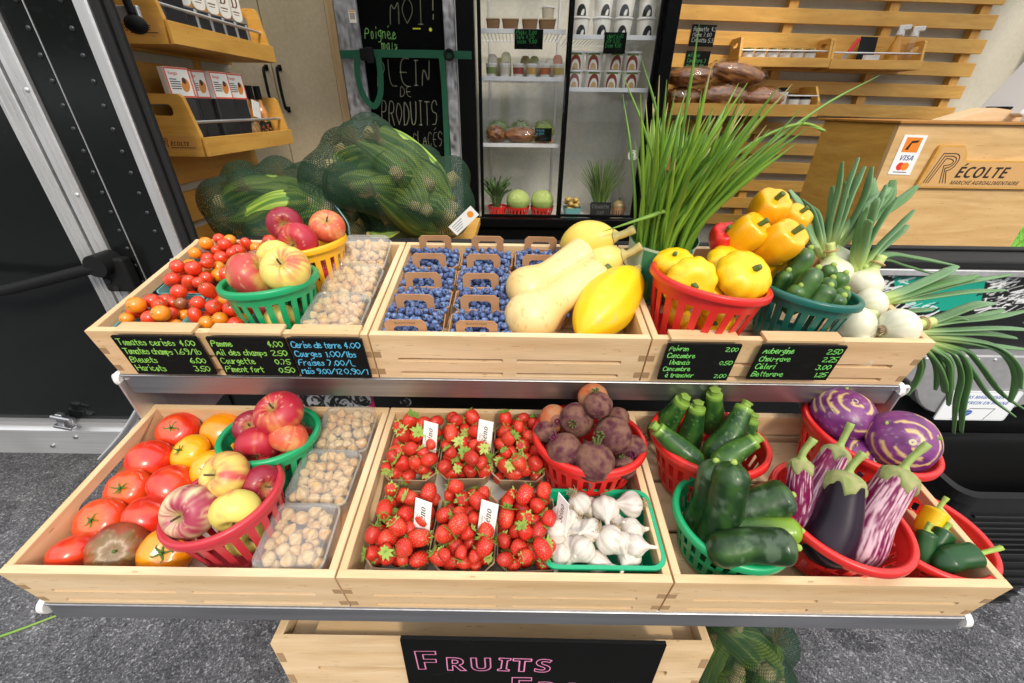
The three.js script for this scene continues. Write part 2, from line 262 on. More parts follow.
// ---------------------------------------------------------------- ground
{
  const as = dataTex(2048, 2048, (i, j, u, v) => {
    const a = pn(u * 300, v * 300, 300, 300, 101), b = pn(u * 680, v * 680, 680, 680, 102), c = pn(u * 90, v * 90, 90, 90, 103), e = pn(u * 5, v * 5, 5, 5, 104), h = pn(u * 17, v * 17, 17, 17, 105);
    let q = 88 + 26 * (e - 0.5) + 22 * (h - 0.5) + 20 * (c - 0.5) + 32 * (a - 0.5) + 38 * (b - 0.5);
    if (a > 0.74) q += 200 * (a - 0.74); if (b > 0.88) q += 50; if (b < 0.12) q -= 30; if (h * e > 0.62) q -= 26; return [q, q, q + 4];
  });
  const bump = dataTex(2048, 2048, (i, j, u, v) => { const a = pn(u * 300, v * 300, 300, 300, 101), b = pn(u * 680, v * 680, 680, 680, 102); const q = 255 * (0.6 * a + 0.4 * b); return [q, q, q]; }, false);
  const g = new THREE.PlaneGeometry(120, 120, 1, 1).rotateX(-Math.PI / 2), uv = g.attributes.uv; for (let i = 0; i < uv.count; i++) uv.setXY(i, uv.getX(i) * 75, uv.getY(i) * 75);
  tag(scene.add(mesh('asphalt_ground', g, std({ map: as, bumpMap: bump, bumpScale: 0.0028, roughness: 0.9 }))) && scene.children[scene.children.length - 1], 'dark grey asphalt with pale stone grains', null, null, 'structure');
  const gt = dataTex(256, 256, (i, j, u, v) => { const t = pn(u * 80, v * 80, 80, 80, 111) * 0.6 + pn(u * 9, v * 9, 9, 9, 112) * 0.4; return mix([150, 200, 60], [70, 128, 26], t); });
  gt.repeat.set(30, 30);
  const l = mesh('lawn', new THREE.PlaneGeometry(60, 40).rotateX(-Math.PI / 2).translate(32.6, 0.03, -23.2), std({ map: gt, roughness: 0.9 })); scene.add(l); tag(l, 'bright green lawn behind the truck', null, null, 'structure');
  const blade = new THREE.ConeGeometry(0.006, 0.09, 3).translate(0, 0.045, 0), im = new THREE.InstancedMesh(blade, std({ color: 0xffffff, roughness: 0.8 }), 5000), o = new THREE.Object3D(), c = new THREE.Color();
  for (let i = 0; i < 5000; i++) { o.position.set(rr(3.4, 7.5), 0.03, rr(-6.5, -3.3)); o.rotation.set(rr(-0.5, 0.5), rr(0, 6), rr(-0.5, 0.5)); o.scale.setScalar(rr(0.6, 1.3)); o.updateMatrix(); im.setMatrixAt(i, o.matrix); im.setColorAt(i, c.setRGB(rr(0.1, 0.24), rr(0.3, 0.5), rr(0.02, 0.06))); }
  im.name = 'grass'; im.castShadow = im.receiveShadow = true; tag(im, 'short bright green grass blades on the lawn', 'grass', null, 'stuff'); scene.add(im);
}
// ---------------------------------------------------------------- the truck
const ZT = -0.97;
const truck = thing('market_truck', 'black market truck with an open side and wooden slat walls inside', 'truck');
function part(name, geo, mat, parent = truck) { return mesh(name, geo, mat, parent); }
{
  const along = 'y';
  part('door_panel', box2(-2.7, -1.046, 0.664, 2.7, -1.0, ZT - 0.004, 0.002), M.blackPaint);
  part('frame_strip', sheet(poly([[-1.046, 0.664], [-1.009, 0.664], [-1.009, 2.7], [-1.046, 2.7]]), 0.03, [], 0.002).translate(0, 0, -0.992), M.alu);
  part('frame_strip', sheet(poly([[-1.0, 0.664], [-0.965, 0.664], [-0.965, 2.7], [-1.0, 2.7]]), 0.034, [], 0.003).translate(0, 0, -0.994), M.alu);
  part('gap_seal', box2(-1.0088, -1.0002, 0.664, 2.7, -1.0, -0.984, 0), M.rubber);
  for (const [a, b] of [[-1.036, -1.033], [-1.024, -1.02], [-0.985, -0.981]]) part('strip_ridge', box2(a, b, 0.67, 2.69, -0.965, a > -1 ? -0.957 : -0.9595, 0.001), M.alu);
  const pl = part('riveted_panel', box2(-0.9645, -0.9098, 0.664, 2.7, -1.0, ZT, 0.001), M.blackPaint), pr = part('riveted_panel', box2(-0.909, -0.8205, 0.664, 2.7, -1.0, ZT + 0.002, 0.001), M.blackPaint);
  part('seam_strip', box2(-0.9105, -0.9088, 0.664, 2.7, ZT - 0.004, ZT + 0.0034, 0), M.alu);
  const rv = new THREE.SphereGeometry(0.0048, 12, 6, 0, Math.PI * 2, 0, Math.PI / 2).rotateX(Math.PI / 2).scale(1, 1, 0.55), rm = std({ color: lin(0.05, 0.052, 0.055), metalness: 0.6, roughness: 0.3 });
  for (let k = 0; k < 17; k++) { const y = 1.706 - 0.0425 * k; mesh('rivet', rv, rm, pl).position.set(-0.9235, y, ZT + 0.0002); mesh('rivet', rv, rm, pr).position.set(-0.839, y, ZT + 0.0022); }
  for (let k = 0; k < 6; k++) mesh('strip_rivet', rv, M.alu, truck).position.set(-0.973, 1.72 - 0.2 * k, -0.9598);
  part('jamb_trim', sheet(poly([[-0.82, 1.163], [-0.7925, 1.163], [-0.7925, 2.7], [-0.82, 2.7]]), 0.024, [], 0.003).translate(0, 0, -0.99), M.alu);
  part('door_seal', box2(-0.792, -0.772, 1.163, 2.7, -0.995, -0.969, 0.006), M.rubber);
  part('door_seal', box2(-0.7715, -0.756, 1.163, 2.7, -0.99, -0.976, 0.005), M.rubber);
  part('header_panel', box2(-0.82, 2.9, 2.62, 2.7, -1.0, ZT, 0.002), M.blackPaint);
  // sill of the opening
  part('sill_rail', box2(-0.748, 2.9, 1.178, 1.199, -1.06, -0.955, 0.006), M.rubber);
  part('sill_lip', box2(-0.748, 2.9, 1.2, 1.206, -1.06, -1.035, 0.002), M.rubber);
  part('sill_trim', box2(-0.82, 2.9, 1.1605, 1.1775, -1.05, -0.952, 0.003), M.alu);
  // printed lower side
  const x0 = -0.964, x1 = 2.9, y0 = 0.664, y1 = 1.16, tex = canvasTex(2048, 272, (c, w, h) => {
    const X = (x) => (x - x0) / (x1 - x0) * w, Y = (y) => (y1 - y) / (y1 - y0) * h;
    c.fillStyle = '#0c0d0e'; c.fillRect(0, 0, w, h);
    const rose = (x, y, r) => { c.save(); c.translate(X(x), Y(y)); c.fillStyle = '#d8d8d8'; c.beginPath(); c.ellipse(0, 0, r * 530, r * 520, 0, 0, 7); c.fill(); c.strokeStyle = '#17181a'; for (let k = 0; k < 46; k++) { const q = Math.sqrt(rnd()) * r * 500, a = rnd() * 6.3; c.lineWidth = 1 + rnd() * 2.6; c.beginPath(); c.ellipse(Math.cos(a) * q * 0.3, Math.sin(a) * q * 0.3, q, q * rr(0.7, 1), a, a, a + rr(0.4, 1.8)); c.stroke(); } c.restore(); };
    c.fillStyle = '#d8246a'; c.beginPath(); c.moveTo(X(-0.7), Y(0.99)); c.lineTo(X(-0.42), Y(1.02)); c.lineTo(X(-0.4), Y(0.7)); c.lineTo(X(-0.62), Y(0.68)); c.fill();
    rose(-0.575, 0.745, 0.05); rose(-0.495, 0.735, 0.055); rose(-0.44, 0.75, 0.03); rose(-0.31, 0.745, 0.017);
    c.fillStyle = '#0f9d86'; c.beginPath(); c.moveTo(X(0.93), Y(1.152)); c.lineTo(X(1.16), Y(1.152)); c.lineTo(X(1.19), Y(1.07)); c.lineTo(X(1.05), Y(1.055)); c.lineTo(X(0.97), Y(1.09)); c.fill();
    for (const [ax, ay, n, s] of [[0.86, 1.12, 150, 0.1], [1.27, 1.1, 190, 0.11], [1.42, 1.07, 160, 0.1], [1.6, 1.09, 150, 0.12], [1.02, 1.05, 40, 0.05]]) for (let k = 0; k < n; k++) { c.strokeStyle = rnd() < 0.7 ? '#e4e6e8' : '#101113'; c.lineWidth = rr(0.8, 2.8); const x = X(ax + rr(-1, 1) * s), y = Y(ay + rr(-1, 1) * s * 0.42); c.beginPath(); c.moveTo(x, y); c.quadraticCurveTo(x + rr(-6, 12), y + rr(-8, 5), x + rr(4, 26), y + rr(-14, 2)); c.stroke(); }
    c.fillStyle = '#e2e5e4'; for (const [x, y] of [[1.06, 1.142], [1.1, 1.142], [1.0, 1.142]]) { c.beginPath(); c.arc(X(x), Y(y), 2, 0, 7); c.fill(); }
  });
  const body = part('side_panel', box2(x0, x1, y0, y1, -1.03, ZT - 0.006, 0.001), M.blackPaint);
  { const g = new THREE.PlaneGeometry(x1 - x0, y1 - y0).translate((x0 + x1) / 2, (y0 + y1) / 2, ZT - 0.0052); mesh('print', g, std({ map: tex, roughness: 0.35 }), body); }
  // aluminium bottom rail with latch and bolts
  const rail = part('bottom_rail', sheet(poly([[0, 0.53], [0.02, 0.53], [0.022, 0.618], [0.03, 0.622], [0.03, 0.632], [0.018, 0.64], [0.018, 0.65], [0.026, 0.654], [0.026, 0.6635], [0, 0.6635]]), 2.4).rotateY(-Math.PI / 2).translate(-0.3, 0, 0), M.alu);
  rail.geometry.scale(1, 1, 1); rail.position.set(0, 0, -0.985);
  for (const [x, y] of [[-1.34, 0.6], [-1.43, 0.563], [-1.9, 0.6]]) mesh('bolt', new THREE.CylinderGeometry(0.006, 0.006, 0.004, 10).rotateX(Math.PI / 2), M.steel, rail).position.set(x, y, 0.0235);
  const latch = part('latch', merge([box(0.045, 0.03, 0.012, 0, 0, 0, 0.003), box(0.02, 0.045, 0.016, -0.006, 0.012, 0.008, 0.004), box(0.05, 0.01, 0.02, 0.004, -0.008, 0.014, 0.003), new THREE.CylinderGeometry(0.006, 0.006, 0.05, 10).rotateZ(Math.PI / 2).translate(0, 0.022, 0.014)]), M.steel); latch.position.set(-1.325, 0.67, -0.957); latch.rotation.z = -0.25;
  // black grab bar on the door
  const br = part('bar_bracket', merge([box(0.07, 0.085, 0.03, 0, 0, 0, 0.008), new THREE.CylinderGeometry(0.026, 0.026, 0.05, 18).rotateX(Math.PI / 2).translate(-0.012, 0.03, 0.012)]), M.blackMatte); br.position.set(-0.95, 1.14, -0.947);
  for (const [x, y] of [[-0.018, 0.012], [-0.018, -0.012], [-0.006, -0.03]]) mesh('bolt_head', new THREE.CylinderGeometry(0.007, 0.007, 0.004, 10).rotateX(Math.PI / 2), M.rubber, br).position.set(x, y, 0.0165);
  part('grab_bar', sweep([[-0.955, 1.165, -0.925], [-1.0, 1.158, -0.918], [-1.1, 1.134, -0.91], [-1.16, 1.12, -0.905], [-1.2, 1.112, -0.902], [-1.26, 1.112, -0.9], [-1.6, 1.13, -0.9]], () => 0.0125, { seg: 14, rows: 40 }), M.blackMatte);
  // grey wheel guard, wheel and sign
  const fs = new THREE.Shape(); fs.moveTo(0.78, 0.95); fs.lineTo(2.6, 0.95); fs.lineTo(2.6, 0.79); fs.quadraticCurveTo(2.1, 0.84, 1.75, 0.84); fs.quadraticCurveTo(1.45, 0.83, 1.38, 0.755); fs.lineTo(1.22, 0.755); fs.quadraticCurveTo(1.15, 0.765, 1.115, 0.83); fs.quadraticCurveTo(1.06, 0.9, 0.96, 0.9); fs.lineTo(0.78, 0.9); fs.closePath();
  const guard = part('wheel_guard', sheet(fs, 0.05, [], 0.004).translate(0, 0, -0.99), M.greyPanel);
  for (let k = 0; k < 16; k++) mesh('rivet', rv, M.alu, guard).position.set(1.0 + 0.045 * k, 0.938, -0.94);
  const wheel = new THREE.Group(); wheel.name = 'wheel'; truck.add(wheel); wheel.position.set(1.66, 0.44, -1.22);
  const tp = [[0.2, -0.1], [0.25, -0.115], [0.33, -0.12], [0.375, -0.11], [0.395, -0.085], [0.4, 0], [0.395, 0.085], [0.375, 0.11], [0.33, 0.12], [0.25, 0.115], [0.2, 0.1]].map(([r, y]) => new THREE.Vector2(r, y));
  const tyre = mesh('tyre', new THREE.LatheGeometry(tp, 64).rotateX(Math.PI / 2), M.rubber, wheel);
  { const t = []; for (let k = 0; k < 60; k++) for (const s of [-1, 1]) { const b = new THREE.BoxGeometry(0.012, 0.026, 0.085); b.rotateY(s * 0.35); b.translate(0, 0.4, s * 0.052); b.rotateZ(k / 60 * Math.PI * 2 + s * 0.03); t.push(b); } const tm = mesh('tread', merge(t), M.rubber, tyre); tm.userData.kind = 'stuff'; }
  mesh('rim', new THREE.LatheGeometry([[0.02, 0.05], [0.12, 0.045], [0.17, 0.06], [0.2, 0.1], [0.215, 0.115], [0.215, 0.105], [0.2, 0.05], [0.19, -0.08]].map(([r, y]) => new THREE.Vector2(r, y)), 48).rotateX(Math.PI / 2), M.greyPanel, wheel);
  part('skirt_back', box2(0.7, 2.9, 0.3, 0.95, -1.5, -1.45, 0), M.blackMatte);
  const sg = plate('warning_sign', 0.2, 0.1, 0.003, canvasTex(512, 256, (c, w, h) => {
    c.fillStyle = '#eceff3'; c.fillRect(0, 0, w, h); c.strokeStyle = '#c9cdd4'; c.lineWidth = 4; c.strokeRect(8, 8, w - 16, h - 16); c.fillStyle = '#3a5aa8'; c.font = 'bold italic 36px sans-serif'; c.textAlign = 'center'; c.fillText('NE PAS MAGASINER CE', w / 2, 62); c.fillText('S.V.P. FREIN EN PANNE', w / 2, 112);
    c.strokeStyle = '#25282c'; c.lineWidth = 5; c.beginPath(); c.moveTo(120, 250); c.lineTo(215, 150); c.lineTo(390, 150); c.lineTo(355, 250); c.stroke(); c.fillStyle = '#3d62b6'; c.beginPath(); c.ellipse(205, 195, 42, 26, -0.5, 0, 7); c.fill(); c.strokeStyle = '#dfe6f2'; c.lineWidth = 3; c.beginPath(); c.moveTo(180, 205); c.lineTo(232, 182); c.stroke();
  }), M.white, truck, 0.45, 0.008); sg.position.set(1.302, 0.79, -0.938);
}
// shell of the load space
const XR = 2.9, ZB = -2.82;
{
  part('floor', box2(-1.7, XR, 0.55, 0.6, ZB, -1.05, 0), M.blackMatte);
  part('back_wall', box2(-1.7, XR, 0.6, 2.7, ZB - 0.03, ZB, 0), M.greyWall);
  part('end_wall', box2(-2.7, -1.7, 0.6, 2.7, ZB, ZB + 0.03, 0), M.blackMatte);
  part('cab_wall', box2(-2.73, -2.7, 0.53, 2.7, ZB, ZT, 0), M.blackPaint);
  const rs = poly([[-2.73, -ZT], [XR, -ZT], [XR, -ZB], [-2.73, -ZB]]); // translucent roof with an open vent hatch
  const roof = part('roof', sheet(rs, 0.012, [poly([[-0.1, 1.45], [1.75, 1.45], [1.75, 2.55], [-0.1, 2.55]], THREE.Path)]).rotateX(-Math.PI / 2).translate(0, 2.7, 0), phy({ color: lin(0.97, 0.97, 0.95), transmission: 0.95, roughness: 1, thickness: 0 }));
  for (const x of [-1.2, -0.2, 1.8, 2.6]) mesh('roof_bow', box2(x, x + 0.04, 2.66, 2.699, ZB + 0.01, ZT - 0.04, 0.004), M.alu, roof);
  part('rear_post', box2(XR - 0.06, XR, 0.6, 2.69, ZB + 0.002, ZB + 0.08, 0.004), M.alu);
  part('rear_post', box2(XR - 0.06, XR, 1.21, 2.44, -1.03, -0.98, 0.004), M.alu);
  part('inner_side', box2(-0.74, XR, 0.6, 1.158, -1.09, -1.06, 0), M.greyWall);
  // counter behind the sill, where the corn bags lie
  const ct = part('ledge', box2(-1.0, -0.12, 1.135, 1.16, -1.5, -1.092, 0.002), M.honey);
  // left slat wall on a pale partition
  const lw = part('slat_wall', box2(-1.06, -1.03, 0.6, 2.69, -1.78, -1.05, 0), M.greyWall);
  for (let k = 0; k < 14; k++) { const y = 0.95 + 0.112 * k; mesh('slat', box2(-1.028, -1.012, y, y + 0.088, -1.77, -1.055, 0.002, 'z'), M.honey, lw); }
  for (const z of [-1.2, -1.6]) mesh('batten', box2(-1.0295, -1.0285, 0.7, 2.6, z - 0.02, z + 0.02, 0), M.honey, lw);
  // back slat wall
  const bw = part('slat_wall', box2(0.72, 2.52, 0.62, 2.6, ZB + 0.001, ZB + 0.006, 0), M.greyWall); bw.rotation.z = 0;
  const slopes = 0.016;
  for (let k = 0; k < 14; k++) { const y = 1.94 + 0.105 * 3 - 0.1055 * k, s = mesh('slat', box(1.82, 0.064, 0.016, 0, 0, 0, 0.002), M.honey, bw); s.position.set(1.615, y, -2.762); s.rotation.z = -slopes; }
  for (const x of [0.8, 1.45, 1.98, 2.46]) mesh('batten', box(0.05, 1.95, 0.04, x, 1.6, -2.792, 0.002, 'y'), M.honey, bw);
}
// ---------------------------------------------------------------- inside the truck
// beige cabinet with two black handles
{
  const c = thing('cabinet', 'tall beige cabinet with two black bow handles beside the chalkboard', 'cabinet', null, 'w', -1.2, 2.45, 0.6);
  mesh('carcass', box2(-0.48, 0.345, 0, 2.05, -0.3, -0.022, 0), M.beige, c);
  for (const [a, b, hx] of [[-0.48, -0.012, -0.036], [-0.008, 0.3, 0.03]]) {
    const d = mesh('door', box2(a, b, 0.02, 2.04, -0.02, 0, 0.003), M.beige, c);
    const h = mesh('handle', sweep([[hx, 1.06, 0], [hx, 1.055, 0.03], [hx, 1.0, 0.038], [hx, 0.93, 0.038], [hx, 0.885, 0.03], [hx, 0.88, 0]], () => 0.007, { seg: 10, rows: 30 }), M.blackMatte, d);
    for (const y of [1.06, 0.88]) mesh('handle_foot', box(0.018, 0.026, 0.004, hx, y, 0.0022, 0.001), M.blackMatte, d);
  }
  mesh('trim', box2(0.305, 0.345, 0, 2.05, -0.021, 0.012, 0.003, 'y'), M.woodDim, c);
}
// chalkboard between two foil-faced boards
{
  const b = thing('menu_chalkboard', 'tall black chalkboard reading PLEIN DE PRODUITS beside the fridge', 'chalkboard', null, 'w', -0.51, 2.3, 0.6);
  const p = plate('board', 0.372, 1.6, 0.012, canvasTex(476, 2048, (x, w, h) => {
    chalkBg(x, w, h, 7); const Y = (y) => (2.2 - y) / 1.6 * h, X = (m) => (m + 0.69) / 0.36 * w;
    hand(x, 'MOI', 175, Y(1.82), 120, 'rgba(200,200,170,0.5)', { lw: 0.04, wide: 0.55, gap: 0.95 }); hand(x, '!', 385, Y(1.835), 120, 'rgba(200,200,170,0.6)', { lw: 0.04 });
    x.fillStyle = '#d8d84a'; x.beginPath(); x.arc(400, Y(1.80), 9, 0, 7); x.fill(); x.fillRect(300, Y(1.805), 44, 6);
    hand(x, 'Poignée', 20, Y(1.765), 50, 'rgba(150,215,120,0.8)', {}); hand(x, 'maïs', 110, Y(1.725), 46, 'rgba(150,215,120,0.8)', {}); x.strokeStyle = 'rgba(150,215,120,0.8)'; x.lineWidth = 4; x.beginPath(); x.moveTo(24, Y(1.7)); x.quadraticCurveTo(140, Y(1.685), 200, Y(1.735)); x.stroke();
    hand(x, 'PLEIN', 62, Y(1.585), 132, 'rgba(205,205,175,0.55)', { lw: 0.04, wide: 0.42, gap: 0.96 }); hand(x, 'DE', 190, Y(1.54), 56, 'rgba(205,205,175,0.62)', { lw: 0.06, wide: 0.6 }); hand(x, 'PRODUITS', 58, Y(1.425), 125, 'rgba(205,205,175,0.55)', { lw: 0.04, wide: 0.3, gap: 0.8 }); hand(x, 'GLACÉS', 240, Y(1.33), 76, 'rgba(205,205,175,0.5)', { lw: 0.05, wide: 0.34, gap: 0.85 });
  }), M.blackMatte, b, 0.75); p.position.set(0.0, 0.8, 0);
  const foil = std({ map: dataTex(256, 256, (i, j, u, v) => { const t = pn(u * 60, v * 60, 60, 60, 131), s = pn(u * 24, v * 110, 24, 110, 132), e = pn(u * 6, v * 5, 6, 5, 133); const q = 196 - 90 * t * s - 40 * e; return [q, q, q + 4]; }), roughness: 0.5, metalness: 0.35, bumpMap: dataTex(256, 256, (i, j, u, v) => { const q = 255 * pn(u * 40, v * 70, 40, 70, 134); return [q, q, q]; }, false), bumpScale: 0.004 });
  const a = thing('foil_board', 'dented foil-faced insulation board left of the chalkboard, with a price sticker', 'insulation board', null, 'w', -0.745, 2.285, 0.6); mesh('panel', box(0.098, 1.6, 0.03, 0, 0.8, -0.0, 0.004, 'y'), foil, a);
  plate('price_sticker', 0.03, 0.045, 0.0006, canvasTex(64, 96, (x, w, h) => { x.fillStyle = '#e9e4d4'; x.fillRect(0, 0, w, h); x.fillStyle = '#5a4a3a'; for (let k = 0; k < 16; k++) x.fillRect(8 + k * 3, 20, 1 + (k * 7) % 3 * 0.6, 50); x.fillStyle = '#c98434'; x.fillRect(4, 4, 56, 10); }), M.paper, a).position.set(0.028, 1.24, 0.0155);
  const c = thing('foil_board', 'foil-faced insulation board between the chalkboard and the fridge', 'insulation board', null, 'w', -0.297, 2.285, 0.6); mesh('panel', box(0.05, 1.6, 0.03, 0, 0.8, 0, 0.004, 'y'), foil, c); mesh('worn_edge', box(0.012, 1.6, 0.028, 0.0315, 0.8, 0, 0.004, 'y'), M.white, c);
  // green ratchet strap round the boards
  const s = thing('ratchet_strap', 'green webbing strap tied across the chalkboard', 'strap', null, 'w', -0.5, 2.25, 1.7);
  const web = std({ color: lin(0.004, 0.08, 0.038), roughness: 0.8 }), rib = (pts, w = 0.03) => { const cur = new THREE.CatmullRomCurve3(pts.map((p) => V(...p))), n = 36, pos = [], idx = []; const up = V(0, 0, 1); for (let i = 0; i <= n; i++) { const p = cur.getPoint(i / n), t = cur.getTangent(i / n), b = V(0, 0, 0).crossVectors(up, t).normalize().multiplyScalar(w / 2); for (const [sg, z] of [[1, 0.001], [-1, 0.001], [-1, -0.001], [1, -0.001]]) pos.push(p.x + b.x * sg, p.y + b.y * sg, p.z + z); } for (let i = 0; i < n; i++) for (let k = 0; k < 4; k++) { const a = i * 4 + k, q = i * 4 + (k + 1) % 4; idx.push(a, q, a + 4, q, q + 4, a + 4); } const g = new THREE.BufferGeometry(); g.setAttribute('position', new THREE.Float32BufferAttribute(pos, 3)); g.setIndex(idx); g.computeVertexNormals(); return toCreasedNormals(g, 0.5); };
  mesh('band', rib([[-0.29, 0.0, 0], [-0.15, 0.005, 0.004], [0.1, 0.006, 0.004], [0.3, 0.004, 0]]), web, s);
  mesh('loop', rib([[-0.21, 0.0, 0.014], [-0.22, -0.08, 0.016], [-0.205, -0.16, 0.016], [-0.165, -0.2, 0.016], [-0.13, -0.16, 0.018], [-0.115, -0.08, 0.02], [-0.115, 0.0, 0.016]], 0.026), web, s);
  mesh('tail', rib([[0.166, 0.0, 0.01], [0.17, -0.1, 0.012], [0.168, -0.3, 0.012], [0.16, -0.6, 0.014]], 0.026), web, s);
  mesh('buckle', merge([box(0.06, 0.045, 0.02, -0.165, 0, 0.014, 0.004), box(0.03, 0.06, 0.012, -0.15, -0.004, 0.026, 0.003)]), M.blackMatte, s);
  mesh('knot', new THREE.TorusGeometry(0.018, 0.006, 8, 18).translate(0.2, 0.004, 0.01), M.blackMatte, s);
}
// ---------------------------------------------------------------- fridge
const FZ = -2.25;
{
  const f = thing('display_fridge', 'black two-door glass display fridge', 'fridge', null, 'w', 0.2185, 2.25, 0.6);
  const X0 = -0.483, X1 = 0.483, inner = std({ map: dataTex(256, 256, (i, j, u, v) => { const t = pn(u * 90, v * 90, 90, 90, 141) * 0.4 + pn(u * 6, v * 6, 6, 6, 142) * 0.6; const q = 222 - 28 * t; return [q, q - 1, q - 10]; }), roughness: 0.5 });
  mesh('back_panel', box2(X0 + 0.002, X1 - 0.002, 0.002, 1.9, -0.52, -0.5, 0), inner, f);
  mesh('side_panel', box2(X0, X0 + 0.03, 0, 1.95, -0.499, -0.061, 0.002), M.fridgeBlack, f); mesh('side_panel', box2(X1 - 0.03, X1, 0, 1.95, -0.499, -0.061, 0.002), M.fridgeBlack, f);
  mesh('inner_liner', box2(X0 + 0.031, X0 + 0.05, 0.36, 1.9, -0.498, -0.07, 0), inner, f); mesh('inner_liner', box2(X1 - 0.05, X1 - 0.031, 0.36, 1.9, -0.498, -0.07, 0), inner, f);
  mesh('floor_panel', box2(X0 + 0.031, X1 - 0.031, 0.34, 0.374, -0.498, -0.065, 0), inner, f); mesh('ceiling_panel', box2(X0 + 0.031, X1 - 0.031, 1.9, 1.95, -0.499, -0.061, 0), inner, f);
  mesh('base', box2(X0 + 0.002, X1 - 0.002, 0, 0.338, -0.498, -0.03, 0.004), M.fridgeBlack, f);
  for (let k = 0; k < 5; k++) mesh('grille_slat', box2(X0 + 0.04, X1 - 0.04, 0.05 + k * 0.045, 0.07 + k * 0.045, -0.029, -0.02, 0.002), M.blackMatte, f);
  mesh('side_frame', box2(X0, X0 + 0.078, 0.34, 1.95, -0.06, 0, 0.004, 'y'), M.fridgeBlack, f); mesh('side_frame', box2(X1 - 0.058, X1, 0.34, 1.95, -0.06, 0, 0.004, 'y'), M.fridgeBlack, f);
  mesh('bottom_track', box2(X0 + 0.079, X1 - 0.059, 0.34, 0.385, -0.06, -0.004, 0.003), M.fridgeBlack, f); mesh('top_track', box2(X0 + 0.079, X1 - 0.059, 1.88, 1.95, -0.06, -0.004, 0.003), M.fridgeBlack, f);
  const door = (a, b, z) => { const d = new THREE.Group(); d.name = 'door'; f.add(d); const w = 0.016;
    mesh('door_frame', merge([box2(a, a + w, 0.39, 1.876, z, z + 0.018, 0.002), box2(b - w, b, 0.39, 1.876, z, z + 0.018, 0.002), box2(a + w + 0.0004, b - w - 0.0004, 0.39, 0.404, z, z + 0.0176, 0.002), box2(a + w + 0.0004, b - w - 0.0004, 1.862, 1.876, z, z + 0.0176, 0.002)]), M.fridgeBlack, d);
    mesh('glass', new THREE.PlaneGeometry(b - a - 2 * w, 1.458).translate((a + b) / 2, 1.133, z + 0.009), M.pane, d); return d; };
  door(X0 + 0.09, 0.03, -0.034); const dr = door(0.008, X1 - 0.06, -0.056);
  { const st = plate('round_sticker', 0.05, 0.05, 0.0005, canvasTex(96, 96, (x) => { x.fillStyle = '#8b8f8d'; x.fillRect(0, 0, 96, 96); x.fillStyle = '#cfd4c8'; x.beginPath(); x.arc(48, 48, 44, 0, 7); x.fill(); x.strokeStyle = '#4b514e'; x.lineWidth = 5; x.beginPath(); x.arc(48, 48, 33, 0, 7); x.stroke(); x.fillStyle = '#3d4340'; x.font = 'bold 56px sans-serif'; x.textAlign = 'center'; x.fillText('e', 48, 64); }), M.paper, dr, 0.6, 0.024); st.position.set(0.375, 0.7, -0.045); }
  // wire shelves
  const shelf = (a, b, y) => { const s = new THREE.Group(); s.name = 'shelf'; f.add(s); s.position.y = y; const wm = M.whiteMetal;
    mesh('price_rail', box2(a, b, -0.012, 0.006, -0.093, -0.087, 0.001), wm, s); mesh('rear_bar', box2(a, b, -0.004, 0.002, -0.42, -0.414, 0), wm, s);
    const n = Math.round((b - a) / 0.018), w = []; for (let k = 0; k <= n; k++) w.push(new THREE.CylinderGeometry(0.0016, 0.0016, 0.322, 5).rotateX(Math.PI / 2).translate(lerp(a + 0.004, b - 0.004, k / n), -0.002, -0.2535)); mesh('wires', merge(w), wm, s).userData.kind = 'stuff'; };
  for (const y of [1.208, 1.025, 0.738]) shelf(X0 + 0.085, 0.004, y); for (const y of [1.19, 0.985]) shelf(0.01, X1 - 0.06, y);
  for (const x of [-0.37, 0.0, 0.39]) mesh('shelf_standard', box2(x, x + 0.014, 0.38, 1.88, -0.4985, -0.492, 0.001), M.alu, f);
}
const fz = (d) => 2.25 + d; // depth of a thing in the fridge
